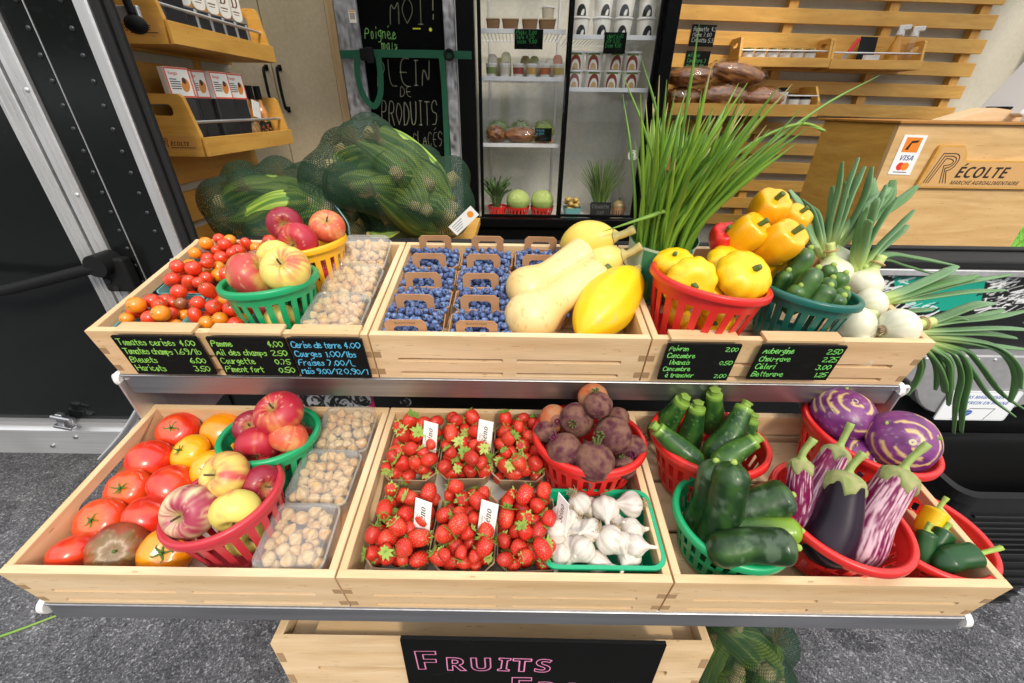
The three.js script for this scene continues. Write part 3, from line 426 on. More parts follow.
// white yogurt tubs in two storeys on each right-hand shelf
{
  const lt = (kind) => canvasTex(256, 128, (x, w, h) => { x.fillStyle = '#eeece4'; x.fillRect(0, 0, w, h); for (let k = 0; k < 2; k++) { const X = 64 + 128 * k; if (kind === 0) { x.fillStyle = '#1f2224'; x.beginPath(); x.ellipse(X, 68, 26, 24, 0, 0, 7); x.fill(); x.fillStyle = '#eeece4'; x.beginPath(); x.ellipse(X + 6, 60, 10, 6, -0.6, 0, 7); x.fill(); x.fillRect(X - 14, 76, 28, 4); x.fillStyle = '#333'; x.fillRect(X - 26, 100, 52, 5); } else { x.strokeStyle = '#8c3a2a'; x.lineWidth = 9; x.beginPath(); x.ellipse(X, 66, 28, 26, 0, 0, 7); x.stroke(); x.fillStyle = '#6c8a3a'; x.fillRect(X - 28, 26, 56, 10); x.fillStyle = '#caa56a'; x.beginPath(); x.ellipse(X, 66, 16, 14, 0, 0, 7); x.fill(); x.fillStyle = '#9c4a34'; x.fillRect(X - 22, 98, 44, 8); } } });
  const tubM = [0, 1].map((k) => std({ map: lt(k), roughness: 0.45 }));
  const prof = [[0.0001, 0], [0.034, 0], [0.036, 0.003], [0.042, 0.066], [0.0435, 0.068]].map(([r, y]) => new THREE.Vector2(r, y)), tub = new THREE.LatheGeometry(prof, 28), lid = new THREE.LatheGeometry([[0.0001, 0.074], [0.043, 0.074], [0.0455, 0.072], [0.0455, 0.066], [0.044, 0.066]].map(([r, y]) => new THREE.Vector2(r, y)), 28);
  const nm = [['yogurt_tub', 'white fridge tub with dark emblem', 0], ['dip_tub', 'white fridge tub with red ringed label', 1]];
  const order = ['leftmost', 'second', 'third', 'rightmost'];
  for (const [row, y, k, px] of [[0, 1.804, 0, [0.295, 0.395, 0.495, 0.6]], [1, 1.596, 1, [0.285, 0.375, 0.47, 0.56]]]) for (const st of [0, 1]) px.forEach((x, i) => {
    const t = thing(nm[k][0], `${nm[k][1]}, ${order[i]} of the ${st ? 'upper' : 'lower'} layer`, 'tub', k ? 'tubs on the second fridge shelf' : 'tubs on the top right fridge shelf', 'w', x, 2.41 + rr(0, 0.01), y + st * 0.0752 - (k ? 0.006 : 0.009), [0, rr(-0.25, 0.25) - Math.PI / 2, 0]);
    mesh('cup', tub, tubM[k], t); mesh('lid', lid, M.white, t);
  });
}
// small things on the left-hand fridge shelves and on the fridge floor
{
  const brown = std({ color: lin(0.24, 0.13, 0.06), roughness: 0.6 });
  [[-0.11, 0.06, 'leftmost'], [-0.03, 0.075, 'second from left'], [0.06, 0.07, 'middle'], [0.14, 0.075, 'rightmost, under the small tub']].forEach(([x, w, n]) => { const t = thing('brown_food_box', `brown food box, ${n} on the top left fridge shelf`, 'food box', 'food boxes on the top left fridge shelf', 'w', x, 2.4, 1.8095); mesh('tray', ringSkin([[w * 0.42, 0.035, 0.008, 0], [w * 0.5, 0.042, 0.01, 0.04]], 4, true), brown, t); mesh('lid', box(w * 1.04, 0.006, 0.088, 0, 0.0435, 0, 0.002), std({ color: lin(0.45, 0.36, 0.22), roughness: 0.4 }), t); });
  const tp = thing('small_tub', 'small pale tub stacked on the brown food boxes', 'tub', null, 'w', 0.142, 2.4, 1.857); mesh('cup', new THREE.CylinderGeometry(0.028, 0.025, 0.04, 20).translate(0, 0.02, 0), std({ color: lin(0.5, 0.44, 0.36), roughness: 0.5 }), tp); mesh('lid', new THREE.CylinderGeometry(0.03, 0.03, 0.006, 20).translate(0, 0.0435, 0), M.white, tp);
  // chalk price signs hung in the fridge
  const fsign = (x, y, w, h, d, lines, label, col = '#3fae5a') => { const s = thing('fridge_price_sign', label, 'price sign', 'small chalk signs in the fridge', 'w', x, d, y); plate('card', w, h, 0.004, canvasTex(256, 160, (c, W, H) => { chalkBg(c, W, H, 14); lines.forEach((l, i) => hand(c, l, 16, 42 + i * 36, 32, col, {})); }), M.blackMatte, s, 0.8); };
  fsign(0.055, 1.775, 0.13, 0.075, 2.335, ['Pâtés 8.00', 'Tofu 4.50', 'Quiche 9.00'], 'black card with green writing under the top left fridge shelf');
  fsign(0.45, 1.765, 0.1, 0.08, 2.336, ['Yogourt 6.00', 'Kéfir 5.50', 'Crème 4.00'], 'black card with green writing under the top right fridge shelf');
  fsign(0.14, 1.385, 0.085, 0.06, 2.33, ['Fromage', 'en grain'], 'small blue and green card standing by the bread in the fridge', '#4fb0c4');
  // packets on the second shelf
  const pk = [[-0.115, [0.55, 0.5, 0.42], 0.1], [-0.05, [0.62, 0.6, 0.38], 0.11], [0.045, [0.3, 0.24, 0.1], 0.1], [0.025, [0.6, 0.56, 0.48], 0.06], [0.12, [0.62, 0.6, 0.55], 0.075], [0.2, [0.5, 0.22, 0.14], 0.1], [-0.08, [0.5, 0.42, 0.2], 0.09], [0.09, [0.4, 0.42, 0.2], 0.1], [0.165, [0.62, 0.58, 0.5], 0.085]];
  pk.forEach(([x, c, h], i) => { const t = thing('food_packet', ['pale orange packet, leftmost', 'yellowish tall packet, second from left', 'olive packet standing behind a pale one', 'pale low packet in front of the olive one', 'white packet in the middle', 'red and white packet, rightmost', 'tan packet behind the two left ones', 'green packet behind the white one', 'cream packet left of the red one'][i] + ' on the second left fridge shelf', 'packet', 'packets on the second left fridge shelf', 'w', x, 2.425 + (i === 2 || i === 6 || i === 7 ? 0.06 : 0), 1.6265); const m = std({ color: lin(...c), roughness: 0.45 });
    mesh('pouch', blob(16, 12, (d) => [Math.sign(d.x) * Math.pow(Math.abs(d.x), 0.5) * 0.026 * (1 - 0.15 * d.y), (Math.sign(d.y) * Math.pow(Math.abs(d.y), 0.6) * 0.5 + 0.5) * h, d.z * 0.018 * (1 - 0.5 * d.y)], null), m, t); mesh('label', box(0.03, h * 0.35, 0.002, 0, h * 0.45, 0.0178, 0.0005), std({ color: lin(0.5, 0.45, 0.35), roughness: 0.6 }), t); });
}
// loaves of bread in bags
const breadM = vc({ roughness: 0.5, clearcoat: 0.5, clearcoatRoughness: 0.25 });
const bagM = phy({ color: lin(0.95, 0.93, 0.9), transmission: 1, roughness: 0.04, thickness: 0, ior: 1.5 });
function breadBag(label, x, d, y, l, r, rot, group, dark = 1) {
  const t = thing('bread_bag', label, 'bread', group, 'w', x, d, y, rot);
  const g = blob(40, 26, (n) => { const s = 1 + 0.2 * fbm(n.x * 3 + x * 9, n.y * 3, n.z * 3, 3) - 0.05 * Math.abs(Math.sin(n.x * 11)); return [n.x * l * s, (n.y * s * 0.9 + 0.9) * r, n.z * r * 1.15 * s]; }, (n, q) => { const v = fbm(n.x * 5 + x * 11, n.y * 5, n.z * 5, 4); return mix([0.16 * dark, 0.045 * dark, 0.008 * dark], [0.46, 0.2, 0.05], Math.max(0, Math.min(1, 0.35 + v * 1.4))); });
  mesh('loaf', g, breadM, t);
  const b = blob(44, 30, (n) => { const w = 1.07 + 0.22 * Math.abs(fbm(n.x * 6 + x * 5, n.y * 6, n.z * 6, 3)) + 0.04 * Math.abs(n3(n.x * 14, n.y * 14 + x, n.z * 14)); return [n.x * l * w * 1.06, Math.max(0.0005, (n.y * w * 0.9 + 0.9) * r), n.z * r * 1.15 * w]; }, null); mesh('plastic_bag', b, bagM, t);
  return t;
}
breadBag('small dark loaf in the fridge, left of the sliced bread', -0.1, 2.39, 1.34, 0.05, 0.045, [0, 0.3, 0], 'bread in the fridge', 0.7);
breadBag('orange brown bag of sliced bread on the third fridge shelf', 0.03, 2.39, 1.34, 0.085, 0.042, [0, -0.1, 0.05], 'bread in the fridge', 1.3);
{
  const t = thing('avocado', 'yellow green avocado behind the small fridge card', 'avocado', null, 'w', 0.15, 2.385, 1.345); mesh('body', blob(20, 14, (n) => [n.x * 0.05, n.y * 0.032 + 0.05, n.z * 0.032], (n) => mix([0.3, 0.32, 0.05], [0.1, 0.2, 0.03], 0.5 + 0.5 * fbm(n.x * 4, n.y * 4, n.z * 4))), M.skin, t); mesh('tray', box(0.09, 0.02, 0.06, 0, 0.0105, 0, 0.003), M.kraft, t);
}
// ---------------------------------------------------------------- boxes on the slat walls
function logoTex() { return canvasTex(512, 128, (x, w, h) => { x.clearRect(0, 0, w, h); }); }
function wallBox(label, L, Hs, Dp, fr, rotY, x, y, z, logo = false) { // origin at its bottom centre; back on the wall (-z), open to the front over a low lip
  const t = thing('wall_display_box', label, 'display box', 'plywood boxes hung on the slat walls', 'w', x, -z, y, [0, rotY, 0]), w = 0.012;
  mesh('bottom', box2(-L / 2 + w, L / 2 - w, 0, 0.01, -Dp, -0.001, 0.001), M.honey, t); mesh('back', box2(-L / 2 + w, L / 2 - w, 0.0105, Hs * 0.8, -Dp, -Dp + 0.01, 0.001), M.honey, t);
  const end = poly([[0, 0], [Dp, 0], [Dp, Hs * 0.86], [Dp - 0.03, Hs], [0, Hs]]); // profile: z to the front
  for (const s of [-1, 1]) { const e = sheet(poly([[-Dp, 0], [0, 0], [0.006, Hs * 0.35], [-0.01, Hs * 0.95], [-0.02, Hs], [-Dp, Hs]]), w, [rrect(-Dp * 0.72, Hs * 0.66, -Dp * 0.3, Hs * 0.84, Hs * 0.085, THREE.Path)], 0); e.rotateY(-Math.PI / 2); const m = mesh('end_panel', uvm(e, 'z'), M.honey, t); m.position.x = s < 0 ? -L / 2 + w : L / 2; }
  mesh('lip', box2(-L / 2 - 0.0005, L / 2 + 0.0005, 0.0005, Hs * 0.32, 0.0075, 0.0165, 0.001), M.honey, t);
  mesh('rail', new THREE.CylinderGeometry(0.004, 0.004, L - 2 * w, 10).rotateZ(Math.PI / 2).translate(0, Hs * 0.56, -0.012), M.alu, t);
  return t;
}
function boxLogo(t, L, Hs, Dp) { const tx = canvasTex(320, 110, (x, w, h) => { x.fillStyle = '#d9a660'; x.fillRect(0, 0, w, h); x.fillStyle = '#2a1c10'; x.strokeStyle = '#2a1c10'; x.lineWidth = 5; x.font = 'bold 92px sans-serif'; x.strokeText('R', 6, 82); x.font = 'bold italic 48px sans-serif'; x.fillText('ÉCOLTE', 76, 78); x.fillRect(76, 90, 220, 6); }); const m = facing(0.07, 0.024, std({ map: tx, roughness: 0.55 }), 'burnt_logo', t); m.rotation.y = -Math.PI / 2; m.position.set(-L / 2 - 0.0006, Hs * 0.2, -Dp * 0.45); }
// left wall: rotY = +90 deg turns the box front (+z) to +x
const lbUp = wallBox('upper plywood box on the left slat wall, with dark pouches and round labels', 0.5, 0.15, 0.15, 'w', Math.PI / 2, -0.86, 1.628, -1.5);
const lbLo = wallBox('lower plywood box on the left slat wall, with red and white cards', 0.5, 0.15, 0.15, 'w', Math.PI / 2, -0.86, 1.372, -1.5);
// the end panel that faces the viewer is the one at local +x ... local x runs to -z of the world
for (const t of [lbUp, lbLo]) { const tx = canvasTex(320, 110, (x, w, h) => { x.clearRect(0, 0, w, h); x.fillStyle = '#cf9850'; x.fillRect(0, 0, w, h); x.fillStyle = x.strokeStyle = '#2a1c10'; x.lineWidth = 5; x.font = 'bold italic 88px sans-serif'; x.strokeText('R', 6, 82); x.font = 'bold italic 46px sans-serif'; x.fillText('ÉCOLTE', 78, 78); x.fillRect(78, 90, 216, 6); }); const m = facing(0.1, 0.0345, std({ map: tx, roughness: 0.55 }), 'burnt_logo', t); m.rotation.y = -Math.PI / 2; m.position.set(-0.2506, 0.034, -0.058); }
const wb1 = wallBox('plywood box of six small jars on the back slat wall', 0.477, 0.13, 0.12, 'w', 0, 1.395, 1.705, -2.63);
const wb2 = wallBox('plywood box with card holder and spray bottle on the back slat wall', 0.48, 0.13, 0.12, 'w', 0, 1.877, 1.7, -2.63);
// contents of the left boxes
{
  const dark = std({ color: lin(0.022, 0.022, 0.025), roughness: 0.35 });
  const cardTex = canvasTex(256, 256, (x, w, h) => { x.fillStyle = '#d9553f'; x.fillRect(0, 0, w, h); x.fillStyle = '#efece6'; x.fillRect(14, 14, w - 28, h - 28); x.fillStyle = '#c83c34'; x.font = 'bold 34px sans-serif'; x.fillText('fuego', 34, 62); x.fillStyle = '#333'; for (let k = 0; k < 5; k++) x.fillRect(30, 96 + k * 20, 70 + (k * 37) % 40, 9); x.fillStyle = '#d9883a'; x.beginPath(); x.ellipse(180, 150, 42, 60, 0.3, 0, 7); x.fill(); x.fillStyle = '#4a2c20'; x.beginPath(); x.ellipse(176, 110, 22, 28, 0, 0, 7); x.fill(); });
  const cm = std({ map: cardTex, roughness: 0.5 });
  [[-1.3, -0.905, 0, 'nearest'], [-1.35, -0.93, 1, 'second nearest'], [-1.4, -0.925, 1, 'middle'], [-1.46, -0.895, 0, 'fourth'], [-1.535, -0.893, 0, 'farthest']].forEach(([z, x, s, n], i) => {
    const t = thing('snack_pouch', `black pouch with a red and white card top, ${n} in the row`, 'pouch', 'pouches in the lower left wall box', 'w', x, -z, 1.3835, [0, Math.PI / 2 - 0.35 + i * 0.04, 0]);
    mesh('pouch', box(0.066, 0.14, 0.02, 0, 0.07, 0, 0.006), dark, t); const c = mesh('header_card', box(0.068, 0.07, 0.022, 0, 0.165, 0, 0.002), M.paper, t);
    const f = facing(0.066, 0.068, cm, 'card_print', c); f.position.set(0, 0.165, 0.0114);
  });
  const bot = new THREE.LatheGeometry([[0.0001, 0], [0.019, 0], [0.0205, 0.004], [0.0205, 0.085], [0.017, 0.1], [0.009, 0.118], [0.0085, 0.135]].map(([r, y]) => new THREE.Vector2(r, y)), 22), capG = new THREE.CylinderGeometry(0.011, 0.011, 0.04, 18).translate(0, 0.152, 0), lab = new THREE.CylinderGeometry(0.0208, 0.0208, 0.05, 22, 1, true).translate(0, 0.045, 0);
  const labT = std({ map: canvasTex(128, 64, (x) => { x.fillStyle = '#15110f'; x.fillRect(0, 0, 128, 64); for (let k = 0; k < 60; k++) { x.fillStyle = pick(['#c8452c', '#d9a03a', '#c9c2b4', '#4a7c3a']); x.beginPath(); x.arc(rnd() * 128, rnd() * 64, rr(2, 7), 0, 7); x.fill(); } }), roughness: 0.4 });
  [[-1.6, -0.9, 'nearest'], [-1.64, -0.905, 'middle'], [-1.68, -0.9, 'farthest']].forEach(([z, x, n], i) => { const t = thing('sauce_bottle', `small hot sauce bottle with black cap, ${n} of three in the lower left wall box`, 'bottle', 'sauce bottles in the lower left wall box', 'w', x, -z, 1.3835, [0, i, 0]); mesh('bottle', bot, phy({ color: lin(0.55, 0.2, 0.02), roughness: 0.1, clearcoat: 1 }), t); mesh('cap', capG, M.blackMatte, t); mesh('label', lab, labT, t); });
  const sp = thing('spice_bag', 'small clear bag of seeds with a white tag beside the sauce bottles', 'bag', null, 'w', -0.88, 1.575, 1.3835, [0, Math.PI / 2, 0]); mesh('bag', blob(20, 14, (n) => [n.x * 0.024, n.y * 0.04 + 0.04, n.z * 0.012], (n) => { const v = n3(n.x * 12, n.y * 12, n.z * 12); return v > 0.1 ? [0.4, 0.24, 0.08] : [0.2, 0.1, 0.03]; }), breadM, sp); const tg = mesh('tag', box(0.042, 0.05, 0.002, 0, 0.105, 0.008, 0.0005), M.paper, sp); tg.rotation.z = -0.2;
  // upper box: dark pouches with round-topped labels, slim tubes
  const ot = canvasTex(96, 160, (x, w, h) => { x.fillStyle = '#e9e4da'; x.fillRect(0, 0, w, h); x.fillStyle = '#6a4638'; x.font = 'bold 84px serif'; x.textAlign = 'center'; x.fillText('D', 48, 96); x.fillRect(20, 112, 56, 6); x.fillRect(26, 126, 44, 4); });
  for (let i = 0; i < 5; i++) { const z = -1.42 - i * 0.062, t = thing('jam_pouch', `pale arched label with a letter D, ${['nearest', 'second', 'third', 'fourth', 'farthest'][i]} in the upper left wall box`, 'pouch', 'labelled packets in the upper left wall box', 'w', -0.9, -z, 1.6395, [0, Math.PI / 2 - 0.2, 0]); mesh('packet', box(0.05, 0.09, 0.03, 0, 0.045, 0, 0.005), dark, t); plate('arched_label', 0.046, 0.085, 0.002, ot, M.paper, t, 0.6, 0.02).position.set(0, 0.135, 0); const s = mesh('silver_clip', box(0.008, 0.05, 0.003, 0.012, 0.06, 0.0168, 0.001), M.alu, t); }
  const bp = thing('black_bag', 'large black paper bag at the near end of the upper left wall box', 'bag', null, 'w', -0.9, 1.33, 1.6395, [0, Math.PI / 2, 0]); mesh('bag', box(0.09, 0.17, 0.06, 0, 0.085, 0, 0.008), dark, bp); mesh('fold', box(0.09, 0.02, 0.03, 0, 0.181, 0, 0.004), M.kraft, bp);
  // door catch on the jamb side
  const k = thing('door_catch', 'black hanging door catch by the upper left wall box', 'catch', null, 'w', -0.835, 1.14, 1.665); mesh('arm', sweep([[-0.03, 0.2, 0], [-0.02, 0.1, 0.005], [-0.005, 0.04, 0.01], [0, 0.0, 0.01]], () => 0.008, { seg: 10, rows: 20 }), M.blackMatte, k); mesh('knob', blob(20, 14, (n) => [n.x * 0.022, n.y * 0.018 - 0.015, n.z * 0.02 + 0.01], null), M.blackMatte, k); mesh('plate', box(0.05, 0.03, 0.01, -0.015, 0.005, 0, 0.003), M.alu, k);
}
// contents of the back boxes
{
  const jar = new THREE.LatheGeometry([[0.0001, 0], [0.026, 0], [0.028, 0.004], [0.028, 0.055], [0.024, 0.062]].map(([r, y]) => new THREE.Vector2(r, y)), 24), lid = new THREE.CylinderGeometry(0.026, 0.026, 0.014, 24).translate(0, 0.069, 0), gold = std({ color: lin(0.62, 0.45, 0.15), metalness: 0.9, roughness: 0.25 });
  const lt = std({ map: canvasTex(128, 64, (x, w, h) => { x.fillStyle = '#ddd8cf'; x.fillRect(0, 0, w, h); x.fillStyle = '#3a3b40'; x.fillRect(0, 0, 128, 14); x.fillStyle = '#b4584a'; for (let k = 0; k < 4; k++) x.fillRect(10 + k * 32, 24, 16, 20); x.fillStyle = '#555'; for (let k = 0; k < 4; k++) x.fillRect(8 + k * 32, 50, 20, 4); }), roughness: 0.5 });
  for (let i = 0; i < 6; i++) { const t = thing('jam_jar', `small gold-lidded jar, ${['leftmost', 'second', 'third', 'fourth', 'fifth', 'rightmost'][i]} in the box on the back slat wall`, 'jar', 'jars in the back wall box', 'w', 1.225 + i * 0.066, 2.68, 1.7155, [0, i * 1.3, 0]); mesh('glass', jar, lt, t); mesh('lid', lid, gold, t); }
  const ch = thing('card_holder', 'black and white card holder in the right back wall box', 'card holder', null, 'w', 1.87, 2.675, 1.7105, [0, 0.15, 0]); mesh('back_plate', box(0.1, 0.14, 0.006, 0, 0.075, -0.02, 0.002).rotateX(-0.15), M.blackMatte, ch); mesh('cards', box(0.085, 0.055, 0.02, 0, 0.028, 0.012, 0.002), M.paper, ch); mesh('stand', box(0.1, 0.006, 0.06, 0, 0.003, 0, 0.001), M.blackMatte, ch);
  const kn = thing('red_handled_knife', 'small red handled knife leaning in the right back wall box', 'knife', null, 'w', 1.71, 2.665, 1.7105, [0, 0, -0.5]); mesh('handle', box(0.02, 0.07, 0.014, 0, 0.11, 0, 0.005), M.redP, kn); mesh('blade', box(0.016, 0.075, 0.003, 0, 0.0375, 0, 0.001), M.steel, kn);
  const pb = thing('paper_pile', 'white papers lying in the right back wall box', 'papers', null, 'w', 1.76, 2.66, 1.7107); mesh('sheets', box(0.12, 0.012, 0.07, 0, 0.006, 0, 0.001), M.paper, pb);
  const spray = (label, x, col, h, trans) => { const t = thing('spray_bottle', label, 'spray bottle', null, 'w', x, 2.675, 1.7105, [0, -0.5, 0]); const m = trans ? M.clear : std({ color: lin(...col), roughness: 0.35 }); mesh('bottle', new THREE.LatheGeometry([[0.0001, 0], [0.03, 0], [0.032, 0.005], [0.032, 0.06], [0.022, 0.1], [0.013, 0.13], [0.013, h]].map(([r, y]) => new THREE.Vector2(r, y)), 24), m, t); mesh('spray_head', merge([box(0.05, 0.022, 0.02, 0.012, h + 0.03, 0, 0.004), new THREE.CylinderGeometry(0.014, 0.015, 0.022, 16).translate(0, h + 0.01, 0), box(0.008, 0.035, 0.01, 0.03, h + 0.008, 0, 0.003).rotateZ(0.1)]), M.white, t); };
  spray('orange spray bottle with white head in the right back wall box', 1.985, [0.55, 0.24, 0.02], 0.145); spray('clear spray bottle with white head beside the orange one', 2.06, [0.8, 0.8, 0.8], 0.14, true);
  // price signs on the slats
  for (const [x, y, w, h, col, l, lab] of [[0.995, 1.85, 0.13, 0.095, '#b9bdb9', ['Baguette 4.50', 'Miche 7.00', 'Ciabatta 5.50'], 'black card with pale writing on the slats, above the green one'], [0.99, 1.735, 0.13, 0.095, '#4fae66', ['Ail noir', 'Confiture 7', 'Miel 12.00'], 'black card with green writing on the slats beside the jar box']]) { const s = thing('slat_price_sign', lab, 'price sign', 'chalk cards on the back slat wall', 'w', x, 2.753, y, [0, 0, -0.02]); plate('card', w, h, 0.005, canvasTex(256, 190, (c, W, H) => { chalkBg(c, W, H, 22); l.forEach((q, i) => hand(c, q, 20, 56 + i * 48, 36, col, {})); }), M.blackMatte, s, 0.8); }
  const pi = thing('poster_strip', 'narrow orange and green leaflet pinned beside the fridge', 'leaflet', null, 'w', 0.805, 2.753, 1.86); plate('leaflet', 0.035, 0.14, 0.002, canvasTex(48, 192, (x) => { x.fillStyle = '#b8742c'; x.fillRect(0, 0, 48, 192); x.fillStyle = '#2f7a55'; x.fillRect(0, 0, 48, 50); x.fillStyle = '#e0b06a'; x.fillRect(6, 80, 36, 8); }), M.paper, pi);
  // bread shelf
  const bs = thing('bread_shelf', 'long plywood shelf of bagged loaves on the back slat wall', 'shelf', null, 'w', 1.23, 2.752, 1.49); mesh('board', box2(-0.4, 0.38, 0, 0.012, 0, 0.2, 0.001), M.honey, bs); mesh('front_lip', box2(-0.4, 0.38, -0.012, 0.045, 0.2005, 0.212, 0.001), M.honey, bs); mesh('end_panel', sheet(poly([[0, 0.0125], [0.2, 0.0125], [0.2, 0.06], [0.14, 0.13], [0, 0.13]]), 0.012).rotateY(-Math.PI / 2).translate(0.38, 0, 0), M.honey, bs); mesh('rail', new THREE.CylinderGeometry(0.004, 0.004, 0.16, 8).rotateZ(Math.PI / 2).translate(0.285, 0.085, 0.19), M.alu, bs);
  for (const x of [0.1]) mesh('bracket', sheet(poly([[0, -0.0005], [0.1, -0.0005], [0, -0.2]]), 0.05).rotateY(-Math.PI / 2).translate(x, 0, 0.001), M.honeyDark, bs);
  breadBag('dark bagged loaf at the left end of the bread shelf, beside the fridge', 0.92, 2.65, 1.5025, 0.111, 0.062, [0, 0.2, 0], 'bags of bread on the shelf'); breadBag('bagged loaf lying on top at the left of the bread shelf', 0.93, 2.62, 1.61, 0.117, 0.050, [0, -0.1, 0.1], 'bags of bread on the shelf');
  breadBag('large bagged loaf in the middle of the bread shelf', 1.12, 2.62, 1.5025, 0.130, 0.069, [0, 0.1, 0], 'bags of bread on the shelf'); breadBag('tall bagged loaf piled at the middle of the bread shelf', 1.17, 2.64, 1.625, 0.143, 0.056, [0, 0, -0.15], 'bags of bread on the shelf'); breadBag('pale bagged loaf at the right of the bread pile', 1.33, 2.62, 1.5025, 0.111, 0.062, [0, -0.2, 0], 'bags of bread on the shelf', 1.6);
  const wj = thing('white_jar', 'white jar with dark lid at the right of the bread pile', 'jar', null, 'w', 1.425, 2.6, 1.5025); mesh('jar', new THREE.CylinderGeometry(0.027, 0.027, 0.09, 20).translate(0, 0.045, 0), M.white, wj); mesh('lid', new THREE.CylinderGeometry(0.022, 0.022, 0.02, 20).translate(0, 0.1, 0), M.blackMatte, wj);
  for (let i = 0; i < 2; i++) { const t = thing('small_jar', `low dark lidded jar, ${i ? 'right' : 'left'} one at the end of the bread shelf`, 'jar', 'low jars on the bread shelf', 'w', 1.495 + i * 0.06, 2.6, 1.5025); mesh('glass', jar, lt, t); mesh('lid', lid, M.blackMatte, t); }
}
// ---------------------------------------------------------------- counter desk
{
  const d = thing('counter_desk', 'light plywood counter desk with a wooden name plate', 'desk', null, 'w', 1.72, 1.7, 0.6);
  mesh('front_panel', box2(-0.335, 0.325, 0, 0.868, -0.018, 0, 0.001), M.woodDesk, d); mesh('side_panel', box2(-0.3345, -0.3165, 0, 0.868, -0.42, -0.0185, 0.001, 'z'), M.honey, d); mesh('side_panel', box2(0.3065, 0.3245, 0, 0.868, -0.42, -0.0185, 0.001, 'z'), M.wood, d);
  mesh('top', box2(-0.345, 0.6, 0.8685, 0.878, -0.46, 0.012, 0.002), M.honeyDark, d);
  // name plate
  const ns = new THREE.Shape(); ns.moveTo(0, 0); ns.lineTo(0.43, 0); ns.quadraticCurveTo(0.45, 0, 0.45, 0.02); ns.lineTo(0.45, 0.09); ns.quadraticCurveTo(0.45, 0.1, 0.44, 0.1); ns.lineTo(0.14, 0.1); ns.quadraticCurveTo(0.13, 0.13, 0.12, 0.137); ns.quadraticCurveTo(0.115, 0.15, 0.1, 0.15); ns.lineTo(0.03, 0.15); ns.quadraticCurveTo(0.02, 0.15, 0.018, 0.14); ns.lineTo(0, 0.01); ns.closePath();
  const np = mesh('name_plate', sheet(ns, 0.012, [], 0.001), M.honey, d); np.position.set(-0.185, 0.652, 0.0005);
  const tx = canvasTex(1024, 342, (x, w, h) => { x.fillStyle = '#d3a468'; x.fillRect(0, 0, w, h); x.fillStyle = x.strokeStyle = '#1d1610'; x.lineWidth = 8; x.lineJoin = 'round';
    const Rr = (o) => { x.beginPath(); x.moveTo(30 + o, 300); x.lineTo(92 + o, 60 + o); x.lineTo(190 - o, 60 + o); x.quadraticCurveTo(262 - o, 66 + o, 240 - o, 140); x.quadraticCurveTo(226 - o, 190 - o, 180 - o, 196 - o); x.lineTo(226 - o * 1.3, 300); x.stroke(); }; Rr(0); Rr(20); Rr(40);
    x.font = 'bold italic 126px sans-serif'; x.fillText('ÉCOLTE', 266, 252, 720); x.font = 'bold italic 44px sans-serif'; x.fillText('MARCHÉ AGROALIMENTAIRE', 262, 308, 690); });
  const pg = new THREE.ShapeGeometry(poly([[0.012, 0.006], [0.44, 0.006], [0.44, 0.094], [0.13, 0.094], [0.115, 0.143], [0.028, 0.143]])); { const p = pg.attributes.position, uv = pg.attributes.uv; for (let i = 0; i < p.count; i++) uv.setXY(i, (p.getX(i) - 0.005) / 0.44, p.getY(i) / 0.147); } mesh('engraved_name', pg.translate(0, 0, 0.0127), std({ map: tx, roughness: 0.5 }), np);
  // payment sticker
  const st = plate('payment_sticker', 0.085, 0.135, 0.001, canvasTex(256, 406, (x, w, h) => { x.fillStyle = '#eef0f2'; x.fillRect(0, 0, w, h); x.fillStyle = '#e8862a'; x.fillRect(40, 24, 176, 150); x.fillStyle = '#2a1d14'; x.beginPath(); x.moveTo(70, 150); x.lineTo(110, 60); x.lineTo(190, 50); x.lineTo(180, 74); x.lineTo(120, 82); x.lineTo(104, 150); x.fill(); x.fillStyle = '#1f2f7a'; x.font = 'bold italic 72px sans-serif'; x.textAlign = 'center'; x.fillText('VISA', 128, 256); x.fillStyle = '#e2392b'; x.beginPath(); x.arc(100, 320, 42, 0, 7); x.fill(); x.fillStyle = '#f08a28'; x.beginPath(); x.arc(156, 320, 42, 0, 7); x.fill(); x.fillStyle = '#222'; x.fillRect(50, 376, 150, 8); }), M.paper, d, 0.4); st.position.set(-0.262, 0.765, 0.0005); st.rotation.z = -0.02;
  // tablet stand on the desk
  const t = thing('tablet_stand', 'white framed tablet leaning on a wooden base on the desk', 'tablet', null, 'w', 1.875, 1.9, 1.4785, [0, -0.1, 0]); mesh('base', sheet(poly([[-0.16, 0], [0.1, 0], [0.1, 0.03], [-0.03, 0.045]]), 0.11).translate(0, 0.0, -0.05), M.wood, t); const fr = mesh('frame', box(0.03, 0.26, 0.2, 0.03, 0.165, 0, 0.006), M.white, t); fr.rotation.z = -0.45; mesh('screen', box(0.004, 0.22, 0.16, 0.047, 0.165, 0, 0.001), M.fridgeBlack, fr); mesh('rubber_pad', box(0.08, 0.02, 0.1, 0.06, 0.04, 0, 0.004), M.blackMatte, t);
  const bx = thing('small_white_box', 'small white box with a square mark on the desk edge', 'box', null, 'w', 1.905, 1.75, 1.478); mesh('carton', box(0.05, 0.045, 0.04, 0, 0.0225, 0, 0.002), M.white, bx); mesh('mark', new THREE.TorusGeometry(0.007, 0.0014, 4, 4).rotateZ(Math.PI / 4).translate(0, 0.024, 0.0205), M.blackMatte, bx);
}
